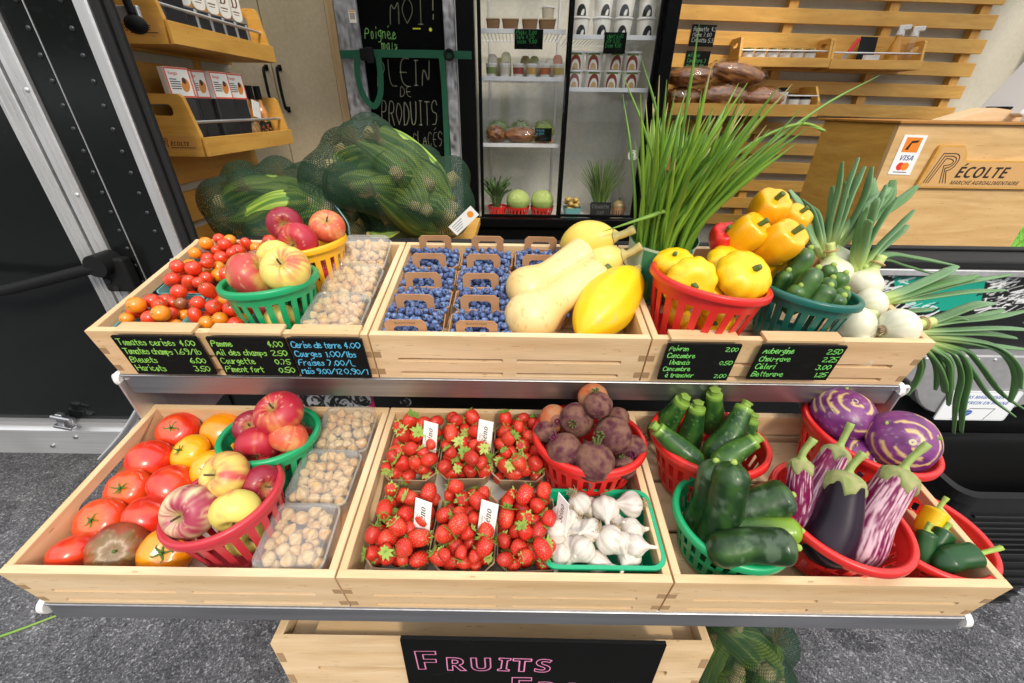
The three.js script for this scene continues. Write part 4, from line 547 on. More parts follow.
// ---------------------------------------------------------------- display stand
{
  const st = thing('display_stand', 'steel two-shelf display stand with white end caps', 'display stand');
  const L = CW * 3;
  for (const [fr, lipH, x0, x1] of [['u', 0.042, 0.0, L + 0.0], ['l', 0.03, 0.0, L]]) {
    const sh = mesh('shelf', box2(x0, x1, -0.004, -0.0008, -0.31, -0.002, 0), M.steel, st); sh.applyMatrix4(FR[fr]);
    const lip = mesh('front_lip', sheet(poly([[x0, -0.0005], [x1, -0.0005], [x1 - 0.008, -lipH], [x0 + 0.008, -lipH]]), 0.002, [], 0.0006), M.steel, sh); lip.position.z = -0.0025; lip.rotation.x = fr === 'u' ? -0.24 : -0.36;
    mesh('hem', new THREE.CylinderGeometry(0.0022, 0.0022, x1 - x0 - 0.004, 8).rotateZ(Math.PI / 2), M.steel, sh).position.set((x0 + x1) / 2, -0.0028, 0.0016);
    for (const x of [x0 - 0.007, x1 + 0.006]) { const cap = mesh('end_cap', new THREE.CylinderGeometry(0.0135, 0.0135, 0.01, 22).rotateZ(Math.PI / 2), M.white, sh); cap.position.set(x, -0.014, -0.004); mesh('cap_hub', new THREE.CylinderGeometry(0.006, 0.006, 0.013, 14).rotateZ(Math.PI / 2), M.steel, cap); }
  }
  // side plates from the upper shelf down to the back of the lower one, and white struts to the truck rail
  for (const s of [-1, 1]) {
    const x = s < 0 ? -0.694 : 0.69;
    const p = mesh('side_plate', sheet(poly([[-0.6, 1.066], [-0.9, 1.13], [-0.88, 0.9], [-0.615, 0.86]]), 0.004, [], 0.0008).rotateY(-Math.PI / 2), M.alu, st); p.position.x = x;
    const b = mesh('strut', sweep([[x + s * 0.02, 1.0, -0.66], [x + s * 0.3, 0.76, -0.81], [x + s * 0.58, 0.535, -0.945]], () => 0.012, { seg: 12, rows: 20, flat: 0.4 }), M.whiteMetal, st);
    const d = mesh('hook', sweep([[x + s * 0.004, 1.072, -0.612], [x + s * 0.018, 1.074, -0.615], [x + s * 0.024, 1.062, -0.618], [x + s * 0.018, 1.05, -0.62]], () => 0.0035, { seg: 8, rows: 16 }), M.whiteMetal, st);
  }
}
// ---------------------------------------------------------------- wooden crates
const crateGeo = {};
function crateParts(W = CW - 0.003, H = CH, D = CD, t = 0.011, k = 'a') {
  if (crateGeo[k]) return crateGeo[k];
  const slot = (x0, x1, y, h) => rrect(x0, y, x1, y + h, h * 0.3, THREE.Path), rows = H > 0.2 ? [H - 0.09, H - 0.15, H - 0.21, H - 0.27] : [0.04, 0.0075], sh = H > 0.2 ? 0.016 : 0.0085, g = {};
  const slots = (w) => rows.flatMap((y) => [slot(w * 0.085, w * 0.475, y, sh), slot(w * 0.525, w * 0.915, y, sh)]);
  g.front = uvm(sheet(rrect(0, 0, W, H, 0.001), t, slots(W), 0), 'x');
  const Ds = D - 2 * t - 0.0004, hx = Ds / 2;
  g.side = uvm(sheet(rrect(0, 0, Ds, H - 0.0006, 0.001), t, [rrect(hx - 0.055, H * 0.5, hx + 0.055, H * 0.5 + 0.03, 0.0145, THREE.Path)], 0.0008), 'x').rotateY(Math.PI / 2);
  g.tenon = new THREE.BoxGeometry(0.0112, H > 0.2 ? 0.03 : 0.0135, 0.0008);
  return (crateGeo[k] = { ...g, W, H, D, t });
}
const woodTone = [M.wood, std({ map: woodPale, color: lin(0.94, 0.9, 0.84), roughness: 0.64, bumpMap: woodPale, bumpScale: 0.0003 }), std({ map: woodPale, color: lin(1, 0.95, 0.88), roughness: 0.62, bumpMap: woodPale, bumpScale: 0.0003 })];
function crate(label, fr, u, opt = {}) {
  const g = crateParts(), t = g.t, c = thing('wooden_crate', label, 'crate', 'wooden crates on the two shelves', fr, u + 0.0015, 0, 0), wm = woodTone[Math.floor(rnd() * 3)];
  mesh('front_panel', g.front, wm, c).position.set(0, 0, -t); mesh('back_panel', g.front, pick(woodTone), c).position.set(0, 0.0003, -g.D);
  mesh('side_panel', g.side, pick(woodTone), c).position.set(0, 0.0003, -t - 0.0002); mesh('side_panel', g.side, pick(woodTone), c).position.set(g.W - t, 0.0003, -t - 0.0002);
  for (const x of [0.0062, g.W - 0.0062]) for (const y of [0.0555, 0.0155]) mesh('finger_joint', g.tenon, M.endGrain, c).position.set(x, y, 0.0002);
  for (let k = 0; k < 3; k++) { const w = (g.D - 2 * t - 0.002) / 3; mesh('floor_board', box(g.W - 2 * t - 0.001, 0.008, w - 0.006, g.W / 2, 0.026, -t - 0.001 - w * (k + 0.5), 0.001), M.wood, c); }
  if (opt.liner) { const [a, b, q0, q1] = opt.liner; mesh('liner', box2(a, b, 0.0304, 0.032, -q1, -q0, 0), M.liner, c); }
  return c;
}
crate('upper shelf crate at left, with cherry tomatoes and apple baskets', 'u', 0);
crate('upper shelf crate in the middle, with blueberries and squash', 'u', CW);
crate('upper shelf crate at right, with white onions sticking out', 'u', 2 * CW);
crate('lower shelf crate at left, with large tomatoes and apple baskets', 'l', 0, { liner: [0.02, 0.436, 0.02, 0.29] });
crate('lower shelf crate in the middle, with strawberries, beets and garlic', 'l', CW, { liner: [0.02, 0.436, 0.02, 0.29] });
crate('lower shelf crate at right, with cucumber and eggplant baskets', 'l', 2 * CW);
const FLOOR = 0.0322;
// big crate under the shelf with the FRUITS board
{
  const W = 0.724, H = 0.734, D = 0.42, t = 0.014, g = crateParts(W, H, D, t, 'big');
  const c = thing('wooden_chest', 'large slotted wooden crate standing on the asphalt under the shelf', 'crate', null, 'w', -0.388, 0.348, 0);
  mesh('front_panel', g.front, M.wood, c).position.set(0, 0, -t); mesh('back_panel', g.front, M.wood, c).position.set(0, 0.0003, -D);
  mesh('side_panel', g.side, M.wood, c).position.set(0, 0.0003, -t - 0.0002); mesh('side_panel', g.side, M.wood, c).position.set(W - t, 0.0003, -t - 0.0002);
  for (const x of [0.0072, W - 0.0072]) for (const y of [H - 0.045, H - 0.12, H - 0.2]) mesh('finger_joint', g.tenon, M.endGrain, c).position.set(x, y, 0.0002);
  mesh('inner_board', box2(0.06, W - 0.055, H - 0.03, H - 0.012, -D + 0.02, -t - 0.006, 0.002), M.woodDim, c); mesh('floor_panel', box2(t + 0.001, W - t - 0.001, 0.01, 0.02, -D + t + 0.001, -t - 0.001, 0), M.wood, c);
  mesh('ledger', box2(t + 0.0005, 0.072, H - 0.05, H - 0.031, -D + 0.02, -t - 0.002, 0.001), M.wood, c); mesh('ledger', box2(W - 0.072, W - t - 0.0005, H - 0.05, H - 0.031, -D + 0.02, -t - 0.002, 0.001), M.wood, c);
  const b = thing('fruit_chalkboard', 'large black chalkboard with pink FRUITS FRAIS lettering', 'chalkboard', null, 'w', 0.038, 0.3445, 0.59, [-0.008, 0, -0.012]);
  plate('board', 0.42, 0.355, 0.006, canvasTex(1024, 866, (x, w, h) => {
    chalkBg(x, w, h, 20); x.strokeStyle = '#e58cb8';
    const out = (t, X, Y, size) => { let px = X; t.split('').forEach((ch, i) => { const S = i ? size : size * 1.4; for (let r = 0; r < 2; r++) { const o = r ? 0.16 : 0; x.font = `bold ${S}px sans-serif`; } x.save(); x.translate(px, Y + rr(-4, 4)); x.rotate(rr(-0.06, 0.06)); x.lineJoin = 'miter'; for (let r = 0; r < 3; r++) { x.lineWidth = rr(2, 4.5); x.strokeStyle = `rgba(232,140,186,${rr(0.5, 0.95)})`; x.strokeText(ch, rr(-2, 2), rr(-2, 2)); } x.restore(); px += x.measureText(ch).width * 1.12; }); };
    out('FRUITS', 36, 225, 142); out('FRAIS', 420, 420, 142);
  }), M.blackMatte, b, 0.8);
}
// ---------------------------------------------------------------- baskets
function shellWall(Rb, Rt, H, th, cells) { // cells(k, row) -> solid?; columns of equal angle, rows by height fractions
  const { n, rows, solid } = cells, pos = [], idx = []; const sub = 2;
  const P = (a, y, inner) => { const r = lerp(Rb, Rt, y / H) - (inner ? th : 0); pos.push(Math.cos(a) * r, y, Math.sin(a) * r); return pos.length / 3 - 1; };
  const quad = (a, b, c, d) => idx.push(a, b, c, a, c, d);
  for (let j = 0; j < rows.length - 1; j++) for (let i = 0; i < n; i++) {
    if (!solid(i, j)) continue; const y0 = rows[j] * H, y1 = rows[j + 1] * H;
    for (let s = 0; s < sub; s++) {
      const a0 = (i + s / sub) / n * Math.PI * 2, a1 = (i + (s + 1) / sub) / n * Math.PI * 2;
      quad(P(a0, y0, 0), P(a0, y1, 0), P(a1, y1, 0), P(a1, y0, 0)); quad(P(a0, y0, 1), P(a1, y0, 1), P(a1, y1, 1), P(a0, y1, 1));
      const below = j > 0 ? solid(i, j - 1) : false, above = j < rows.length - 2 ? solid(i, j + 1) : false;
      if (!below) quad(P(a0, y0, 0), P(a1, y0, 0), P(a1, y0, 1), P(a0, y0, 1)); if (!above) quad(P(a0, y1, 0), P(a0, y1, 1), P(a1, y1, 1), P(a1, y1, 0));
      if (s === 0 && !solid((i + n - 1) % n, j)) quad(P(a0, y0, 0), P(a0, y0, 1), P(a0, y1, 1), P(a0, y1, 0)); if (s === sub - 1 && !solid((i + 1) % n, j)) quad(P(a1, y0, 0), P(a1, y1, 0), P(a1, y1, 1), P(a1, y0, 1));
    }
  }
  let g = new THREE.BufferGeometry(); g.setAttribute('position', new THREE.Float32BufferAttribute(pos, 3)); g.setIndex(idx); g = mergeVertices(g, 1e-6); g.computeVertexNormals(); return toCreasedNormals(g, 0.55);
}
const lath = (p, n = 64) => new THREE.LatheGeometry(p.map(([r, y]) => new THREE.Vector2(r, y)), n);
function basket(label, mat, style, fr, u, d, hRim, R, H, tilt, opt = {}) { // u, d, hRim: the centre of the rim; tilt: Euler of the basket in the frame
  const q = eul(tilt), up = V(0, 1, 0).applyQuaternion(q).multiplyScalar(H), Rb = opt.Rb || R * 0.74;
  const b = thing('produce_basket', label, 'basket', 'plastic baskets in the crates', fr, u - up.x, d + up.z, hRim - up.y, q);
  const spec = style === 'slat' ? { n: 44, rows: [0, 0.12, 0.76, 1], solid: (i, j) => j !== 1 || i % 2 === 0 } : { n: 56, rows: [0, 0.1, 0.36, 0.46, 0.72, 1], solid: (i, j) => (j !== 1 && j !== 3) || (i % 2 === 0) };
  mesh('wall', shellWall(Rb, R, H, 0.0018, spec), mat, b);
  mesh('rim', lath([[R - 0.004, H - 0.006], [R - 0.0045, H], [R - 0.002, H + 0.003], [R + 0.003, H + 0.003], [R + 0.0055, H], [R + 0.0055, H - 0.008], [R + 0.0035, H - 0.008], [R + 0.0032, H - 0.001], [R, H - 0.001], [R - 0.004, H - 0.006]], 72), mat, b);
  mesh('base', lath([[0.0001, 0.004], [Rb - 0.002, 0.004], [Rb - 0.001, 0.001], [Rb - 0.006, 0], [0.0001, 0.001]], 48), mat, b); return b;
}
// the tilt of a basket: x leans towards the viewer, z leans to the left
const BK = {};
BK.lg = basket('bright green slatted basket of red apples on the lower shelf', M.greenP, 'slat', 'l', 0.284, 0.216, 0.136, 0.074, 0.1, [-0.2, 0, -0.04]);
BK.lp = basket('pinkish red slatted basket of apples leaning over the yellow tomato', M.pinkP, 'slat', 'l', 0.272, 0.094, 0.136, 0.077, 0.098, [-0.16, 0, 0.14]);
BK.ug = basket('green slatted basket of yellow and red apples beside the cherry tomatoes', M.greenP, 'slat', 'u', 0.273, 0.098, 0.14, 0.074, 0.1, [-0.22, 0, 0.05]);
BK.uy = basket('orange yellow slatted basket of apples at the back of the crate', M.yellowP, 'slat', 'u', 0.284, 0.228, 0.14, 0.074, 0.1, [-0.2, 0, 0.1]);
BK.ur = basket('red basket of yellow pattypan squash', M.redP, 'slat', 'u', 1.03, 0.1, 0.152, 0.094, 0.115, [-0.22, 0, -0.12]);
BK.ud = basket('dark green basket of small cucumbers', M.darkGreenP, 'slat', 'u', 1.206, 0.098, 0.134, 0.077, 0.096, [-0.22, 0, -0.1]);
BK.uo = basket('yellow basket of orange bell peppers at the back', M.yellowP, 'slat', 'u', 1.17, 0.222, 0.155, 0.068, 0.115, [-0.06, 0, 0.06]);
BK.lb = basket('red holed basket heaped with beets', M.redP, 'grid', 'l', 0.83, 0.222, 0.134, 0.092, 0.098, [-0.24, 0, -0.02]);
BK.lz = basket('red holed basket of zucchini', M.redP, 'grid', 'l', 1.036, 0.222, 0.134, 0.091, 0.098, [-0.22, 0, 0]);
BK.lk = basket('red holed basket of purple kohlrabi', M.redP, 'grid', 'l', 1.318, 0.235, 0.14, 0.097, 0.098, [-0.12, 0, -0.1]);
BK.lc = basket('bright green holed basket of dark cucumbers', M.greenP, 'grid', 'l', 1.028, 0.088, 0.112, 0.079, 0.078, [-0.14, 0, -0.05]);
BK.le = basket('red holed basket of eggplants in the front', M.redP, 'grid', 'l', 1.19, 0.095, 0.122, 0.091, 0.084, [-0.1, 0, -0.1]);
BK.lh = basket('red holed basket of hot peppers at the right end', M.redP, 'grid', 'l', 1.338, 0.088, 0.086, 0.079, 0.052, [-0.1, 0, -0.04], { Rb: 0.062 });
// green tub of the green onions
{
  const t = thing('green_onion_tub', 'pale green tub holding the tall green onions', 'tub', null, 'u', 0.985, 0.235, FLOOR); mesh('tub', lath([[0.0001, 0.003], [0.05, 0.003], [0.052, 0.01], [0.062, 0.12], [0.0645, 0.128], [0.066, 0.128], [0.0635, 0.12], [0.0535, 0.006], [0.051, 0], [0.0001, 0]], 48), std({ map: dataTex(128, 128, (i, j, u, v) => { const q = pn(u * 12, v * 12, 12, 12, 171); return q > 0.55 ? [190, 214, 200] : [60, 138, 104]; }), roughness: 0.4 }), t);
}
// ---------------------------------------------------------------- clamshells
const clamG = { tray: ringSkin([[0.043, 0.043, 0.008, 0.0005], [0.0465, 0.0465, 0.01, 0.036], [0.05, 0.05, 0.012, 0.0365], [0.05, 0.05, 0.012, 0.039]], 4, true), lid: ringSkin([[0.0498, 0.0498, 0.012, 0.0393], [0.0475, 0.0475, 0.011, 0.04], [0.0465, 0.0465, 0.012, 0.052], [0.044, 0.044, 0.012, 0.0535], [0.0435, 0.0435, 0.012, 0.055], [0.04, 0.04, 0.012, 0.055], [0.039, 0.039, 0.012, 0.0535]], 4, false, true), label: null };
const clamSpots = [];
function clamshell(label, fr, u, d, h, rot) {
  const c = thing('berry_clamshell', label, 'clamshell', 'clear boxes of ground cherries', fr, u, d, h, rot);
  mesh('tray', clamG.tray, M.clam, c); mesh('lid', clamG.lid, M.clam, c); clamSpots.push([c, label]); return c;
}
clamshell('rear clear box of ground cherries on the lower shelf', 'l', 0.389, 0.262, FLOOR + 0.02, [0.0, 0.02, 0]); clamshell('middle clear box of ground cherries on the lower shelf', 'l', 0.386, 0.162, FLOOR + 0.02, [0.03, -0.02, 0]); clamshell('front clear box of ground cherries on the lower shelf', 'l', 0.384, 0.06, FLOOR + 0.02, [0.02, 0.03, 0]);
clamshell('rear clear box of ground cherries on the upper shelf', 'u', 0.384, 0.262, FLOOR + 0.03, [0.12, 0.02, 0]); clamshell('middle clear box of ground cherries on the upper shelf', 'u', 0.385, 0.168, FLOOR + 0.018, [0.03, 0, 0]); clamshell('front clear box of ground cherries on the upper shelf', 'u', 0.386, 0.069, FLOOR + 0.018, [0.02, 0, 0]);
{ // spare closed boxes below them carry the top ones
  const sp = mesh('crate_riser', box(0.1, 0.0175, 0.28, 0, 0.00875, 0, 0.001), M.kraft); sp.name = numbered('cardboard_riser'); tag(sp, 'kraft cardboard sheet under the upper clear boxes', 'cardboard'); put(sp, 'u', 0.386, 0.16, FLOOR - 0.002); const s2 = mesh('r', box(0.1, 0.0195, 0.29, 0, 0.00975, 0, 0.001), M.kraft); s2.name = numbered('cardboard_riser'); tag(s2, 'kraft cardboard sheet under the lower clear boxes', 'cardboard'); put(s2, 'l', 0.388, 0.158, FLOOR);
}
// ---------------------------------------------------------------- pulp pints, kraft punnets and handled cartons
function trayGeo(hx, hz, H, ch, th = 0.0016, flare = 0.82) { return merge([ringSkin([[hx * flare, hz * flare, ch, 0], [hx, hz, ch, H]], 1, true), ringSkin([[hx - th, hz - th, ch, H], [hx * flare - th, hz * flare - th, ch, 0.002]], 1, false, false), ringSkin([[hx, hz, ch, H], [hx - th, hz - th, ch, H]], 1), ]); }
const pintG = trayGeo(0.054, 0.05, 0.058, 0.008), pints = [];
[[0.077, 0.066, 'front left'], [0.188, 0.07, 'front right, next to the green basket'], [0.082, 0.172, 'middle left'], [0.19, 0.175, 'middle right'], [0.084, 0.272, 'rear left'], [0.19, 0.272, 'rear right']].forEach(([u, d, n]) => { const t = thing('tomato_pint', `teal pulp pint of cherry tomatoes, ${n}`, 'pint box', 'teal pints of cherry tomatoes', 'u', u, d, FLOOR - 0.002, [0, rr(-0.04, 0.04), 0]); mesh('tray', pintG, M.pulpTeal, t); pints.push([t, n]); });
// kraft punnets of strawberries with a white label each
const punG = trayGeo(0.046, 0.062, 0.05, 0.014), puns = [];
const senoTex = canvasTex(96, 192, (x, w, h) => { x.fillStyle = '#f1efe9'; x.fillRect(0, 0, w, h); x.fillStyle = '#bfc3b4'; x.fillRect(0, h - 20, w, 20); x.save(); x.translate(64, 160); x.rotate(-Math.PI / 2); x.font = 'italic bold 46px serif'; x.fillStyle = '#3c4236'; x.fillText('Séno', 10, 0); x.font = '16px sans-serif'; x.fillText('fraises', 24, -42); x.restore(); });
const senoM = std({ map: senoTex, roughness: 0.6 });
[[0.522, 0.226, 'rear left'], [0.616, 0.23, 'rear middle'], [0.71, 0.228, 'rear right'], [0.535, 0.082, 'front left'], [0.63, 0.08, 'front middle'], [0.722, 0.082, 'front right']].forEach(([u, d, n], i) => {
  const t = thing('strawberry_punnet', `kraft punnet of strawberries, ${n} of six`, 'punnet', 'kraft punnets of strawberries', 'l', u, d, FLOOR, [0.02, rr(-0.05, 0.05), 0]); mesh('tray', punG, M.kraftGrey, t); puns.push([t, n]);
  if (i !== 2) { const c = mesh('label_card', box(0.026, 0.058, 0.0012, 0, 0, 0, 0), M.paper, t); c.position.set(i === 5 ? 0.05 : 0.034, 0.094, i === 5 ? 0.0 : 0.004); c.rotation.set(-0.35, i === 5 ? -1.1 : -0.25, -0.12); const f = facing(0.0255, 0.0575, senoM, 'label_print', c); f.position.z = 0.0009; }
});
// blueberry cartons with arched handles
const carG = trayGeo(0.054, 0.035, 0.05, 0.013), cars = [];
const arch = (() => { const s = poly([[-0.034, 0], [0.034, 0], [0.034, 0.032], [0.027, 0.039], [-0.027, 0.039], [-0.034, 0.032]]); return uvm(sheet(s, 0.0016, [poly([[-0.02, 0.008], [0.02, 0.008], [0.02, 0.022], [0.015, 0.027], [-0.015, 0.027], [-0.02, 0.022]], THREE.Path)])); })();
const archText = std({ map: canvasTex(128, 32, (x) => { x.fillStyle = '#b98c64'; x.fillRect(0, 0, 128, 32); x.fillStyle = '#4a3220'; x.font = 'bold 20px serif'; x.textAlign = 'center'; x.fillText('BLEUETS FRAIS', 64, 23, 120); }), roughness: 0.85 });
const rowN = ['front', 'second', 'third', 'rear'], colN = ['left', 'middle', 'right'];
for (let r = 0; r < 4; r++) for (let c = 0; c < 3; c++) {
  if (c === 2 && r === 0) continue; const u = 0.526 + c * 0.112 + (r === 0 && c === 0 ? -0.004 : 0) + rr(-0.002, 0.002) + r * 0.0, d = 0.052 + r * 0.0715;
  const t = thing('blueberry_carton', `kraft carton of blueberries, ${rowN[r]} row, ${colN[c]} column`, 'carton', 'kraft cartons of blueberries', 'u', u, d, FLOOR - 0.002 + 0.006, [0.05, rr(-0.03, 0.03), 0]); mesh('tray', carG, M.kraft, t);
  const h = mesh('handle', arch, M.kraft, t); h.position.set(-0.004, 0.045, 0.0345); h.rotation.x = -0.08; if (r === 0) { const p = facing(0.036, 0.0085, archText, 'handle_print', h); p.position.set(0, 0.0332, 0.0019); }
  if (r === 3) { const b = mesh('handle', arch, M.kraft, t); b.position.set(0.0, 0.047, -0.036); b.rotation.x = 0.03; } cars.push([t, r, c]);
}
// garlic tray
{ const t = thing('garlic_tray', 'bright green shallow plastic tray of garlic bulbs', 'tray', null, 'l', 0.83, 0.078, FLOOR, [0, 0, 0]); mesh('tray', merge([ringSkin([[0.074, 0.05, 0.014, 0], [0.084, 0.058, 0.018, 0.062], [0.088, 0.062, 0.02, 0.063], [0.088, 0.062, 0.02, 0.067], [0.0825, 0.0565, 0.018, 0.067], [0.0725, 0.0485, 0.014, 0.003]], 5, true, true)]), M.tealTray, t); }
// ---------------------------------------------------------------- price cards on the front of the upper crates
function priceCard(label, u, w, h, lines, col, skew) {
  const t = thing('price_card', label, 'price card', 'chalk price cards on the upper crates', 'u', u, 0, 0.0);
  mesh('wood_clip', box(w * 0.93, 0.006, 0.024, 0, CH + 0.0032, -0.006, 0.001), M.woodDim, t);
  const p = plate('card', w, h, 0.004, canvasTex(512, Math.round(512 * h / w), (x, W, H) => { chalkBg(x, W, H, 24); const n = lines.length; lines.forEach(([a, b], i) => { const s = H / (n + 0.6) * 0.66, y = H * (i + 0.92) / (n + 0.35); let g = 0.86, x0 = 16; const len = (q, k) => { x.save(); const keep = seed, e = hand(x, q, 0, -500, s, col, { lw: 0.13, wide: 0.7, gap: k }); seed = keep; x.restore(); return e; }; const Lb = b ? len(b, 0.86) : 0; let La = len(a, 1); g = Math.min(0.9, (W - 40 - Lb) / La); hand(x, a, x0, y, s, col, { lw: 0.13, wide: 0.7 * Math.min(1, g / 0.8), gap: g }); if (b) hand(x, b, W - 14 - Lb, y, s, col, { lw: 0.13, wide: 0.7, gap: 0.86 }); }); }), M.blackMatte, t, 0.8); p.position.set(0, CH - h / 2 - 0.002, 0.0055 + 0.002); p.rotation.set(-0.04, 0, skew);
}
priceCard('price card with green writing starting with Tomates Cerises', 0.118, 0.135, 0.082, [['Tomates cerises', '4.00'], ['Tomates champs', '1.69/lb'], ['Bleuets', '6.00'], ['Haricots', '3.50']], '#8fd05c', 0.0);
priceCard('price card with green writing starting with Pomme', 0.265, 0.125, 0.082, [['Pomme', '4.00'], ['Ail des champs', '2.50'], ['Courgette', '0.75'], ['Piment fort', '0.50']], '#8fd05c', 0.0);
priceCard('price card with blue writing starting with Cerise de terre', 0.392, 0.12, 0.084, [['Cerise de terre', '4.00'], ['Courges 1.00/lbs', ''], ['Fraises 7.00/L', ''], ['Maïs 9.00/12', '0.90/1']], '#58b4dc', 0.0);
priceCard('price card with green writing starting with Poivron', 1.003, 0.118, 0.078, [['Poivron', '2.00'], ['Concombre', ''], ['  libanais', '0.50'], ['Concombre', ''], ['  à trancher', '2.00']], '#7fdc6c', 0.0);
priceCard('price card with green writing starting with Aubergine', 1.163, 0.135, 0.074, [['Aubergine', '2.50'], ['Chou-rave', '2.25'], ['Céleri', '3.00'], ['Betterave', '1.25']], '#7fdc6c', 0.0);
// paths of the onion tops (metres)
const LEAF_A = [
  [[0.615,1.247,-0.810], [0.599,1.285,-0.838], [0.573,1.338,-0.866], [0.561,1.361,-0.894]],
  [[0.625,1.253,-0.810], [0.623,1.307,-0.833], [0.630,1.369,-0.855], [0.634,1.417,-0.878]],
  [[0.625,1.253,-0.810], [0.631,1.318,-0.827], [0.637,1.380,-0.845], [0.650,1.426,-0.862]],
  [[0.629,1.253,-0.810], [0.654,1.310,-0.822], [0.669,1.364,-0.834], [0.670,1.412,-0.846]],
  [[0.630,1.259,-0.810], [0.677,1.301,-0.835], [0.738,1.341,-0.861], [0.754,1.384,-0.886]],
  [[0.629,1.263,-0.810], [0.684,1.308,-0.830], [0.748,1.343,-0.850], [0.792,1.376,-0.870]],
  [[0.623,1.267,-0.810], [0.657,1.315,-0.825], [0.694,1.344,-0.839], [0.718,1.351,-0.854]],
  [[0.619,1.247,-0.810], [0.607,1.295,-0.838], [0.602,1.324,-0.866], [0.592,1.342,-0.894]],
];
const LEAF_B = [
  [[0.654,1.236,-0.760], [0.659,1.282,-0.781], [0.672,1.333,-0.803], [0.697,1.357,-0.824]],
  [[0.656,1.236,-0.760], [0.666,1.293,-0.776], [0.687,1.336,-0.792], [0.710,1.365,-0.808]],
  [[0.659,1.236,-0.760], [0.684,1.285,-0.771], [0.713,1.320,-0.781], [0.736,1.345,-0.792]],
  [[0.654,1.240,-0.760], [0.645,1.314,-0.765], [0.643,1.357,-0.771], [0.646,1.368,-0.776]],
  [[0.650,1.236,-0.760], [0.646,1.283,-0.779], [0.654,1.321,-0.797], [0.668,1.339,-0.816]],
  [[0.660,1.244,-0.760], [0.704,1.266,-0.773], [0.776,1.257,-0.787], [0.873,1.239,-0.800]],
];
const LEAF_C = [
  [[0.662,1.204,-0.700], [0.703,1.224,-0.701], [0.752,1.253,-0.703], [0.775,1.269,-0.704]],
  [[0.668,1.199,-0.700], [0.720,1.217,-0.696], [0.783,1.242,-0.692], [0.856,1.260,-0.688]],
  [[0.668,1.199,-0.700], [0.726,1.213,-0.691], [0.789,1.230,-0.681], [0.844,1.238,-0.672]],
  [[0.685,1.181,-0.700], [0.705,1.180,-0.678], [0.729,1.183,-0.656]],
  [[0.740,1.144,-0.700], [0.791,1.171,-0.699], [0.839,1.199,-0.697], [0.867,1.203,-0.696]],
  [[0.740,1.144,-0.700], [0.807,1.166,-0.693], [0.867,1.178,-0.687], [0.920,1.198,-0.680]],
  [[0.742,1.140,-0.700], [0.810,1.152,-0.688], [0.883,1.163,-0.676], [0.931,1.166,-0.664]],
  [[0.743,1.138,-0.700], [0.834,1.128,-0.701], [0.920,1.113,-0.703], [1.005,1.103,-0.704]],
  [[0.750,1.134,-0.700], [0.828,1.115,-0.698], [0.869,1.106,-0.695], [0.913,1.074,-0.693], [0.986,1.012,-0.690], [1.070,0.964,-0.688]],
  [[0.745,1.134,-0.700], [0.815,1.116,-0.694], [0.850,1.105,-0.689], [0.887,1.063,-0.683], [0.909,0.995,-0.678], [0.939,0.922,-0.672]],
  [[0.745,1.134,-0.700], [0.803,1.112,-0.689], [0.829,1.097,-0.678], [0.845,1.055,-0.667], [0.857,1.006,-0.656]],
  [[0.735,1.134,-0.700], [0.772,1.111,-0.699], [0.804,1.076,-0.698], [0.814,1.034,-0.697], [0.809,1.005,-0.696]],
  [[0.739,1.134,-0.700], [0.793,1.104,-0.695], [0.823,1.074,-0.690], [0.839,1.042,-0.685], [0.841,1.022,-0.680]],
  [[0.745,1.134,-0.700], [0.843,1.129,-0.691], [0.920,1.110,-0.682], [0.973,1.058,-0.673], [0.982,1.007,-0.664]],
  [[0.742,1.131,-0.700], [0.812,1.096,-0.701], [0.860,1.055,-0.703], [0.891,1.000,-0.704]],
];
// ---------------------------------------------------------------- apples
const AP = { red: [[0.42, 0.012, 0.03], [0.6, 0.2, 0.06], 0.2], dark: [[0.27, 0.008, 0.03], [0.5, 0.12, 0.06], 0.15], blush: [[0.5, 0.06, 0.05], [0.72, 0.52, 0.12], 0.55], yellow: [[0.6, 0.2, 0.08], [0.7, 0.62, 0.14], 0.85], plumcream: [[0.34, 0.03, 0.07], [0.74, 0.62, 0.36], 0.38], blushgold: [[0.6, 0.12, 0.06], [0.78, 0.62, 0.14], 0.62], coral: [[0.62, 0.09, 0.04], [0.7, 0.34, 0.12], 0.35] };
function appleGeo(kind, s) {
  const [c0, c1, k] = AP[kind];
  return blob(48, 36, (n) => {
    const t = Math.acos(Math.max(-1, Math.min(1, n.y))), a = Math.atan2(n.z, n.x), w = 1 + 0.03 * fbm(n.x * 1.5 + s, n.y * 1.5, n.z * 1.5, 2), lob = 1 + 0.025 * Math.cos(5 * a + s) * sm(1.2, 3, t);
    const R = Math.sin(t) * (1.02 + 0.07 * Math.cos(t)) * w * lob, y = Math.cos(t) * 0.87 - 0.36 * Math.exp(-((t / 0.33) ** 2)) + 0.2 * Math.exp(-(((Math.PI - t) / 0.34) ** 2)); const nn = Math.hypot(n.x, n.z) || 1; return [n.x / nn * R, y * w, n.z / nn * R];
  }, (n) => {
    const a = Math.atan2(n.z, n.x), t = Math.acos(n.y), st = fbm(Math.cos(a) * 7 + s, Math.sin(a) * 7, n.y * 0.9, 4), big = fbm(n.x * 1.1 + s * 3, n.y * 1.1, n.z * 1.1, 2); let f = k + 0.9 * big + 0.5 * st + 0.35 * (Math.exp(-((t / 0.4) ** 2))); f = sm(0.25, 0.85, f);
    let c = mix(c0, c1, f); const dot = n3(n.x * 30 + s, n.y * 30, n.z * 30); if (dot > 0.72) c = mix(c, [0.75, 0.6, 0.35], 0.35); if (t < 0.22) c = mix(c, [0.3, 0.24, 0.06], 0.6); return c;
  });
}
const apG = {}; for (const k of Object.keys(AP)) apG[k] = [appleGeo(k, 1.3 + k.length), appleGeo(k, 7.7 + k.length)];
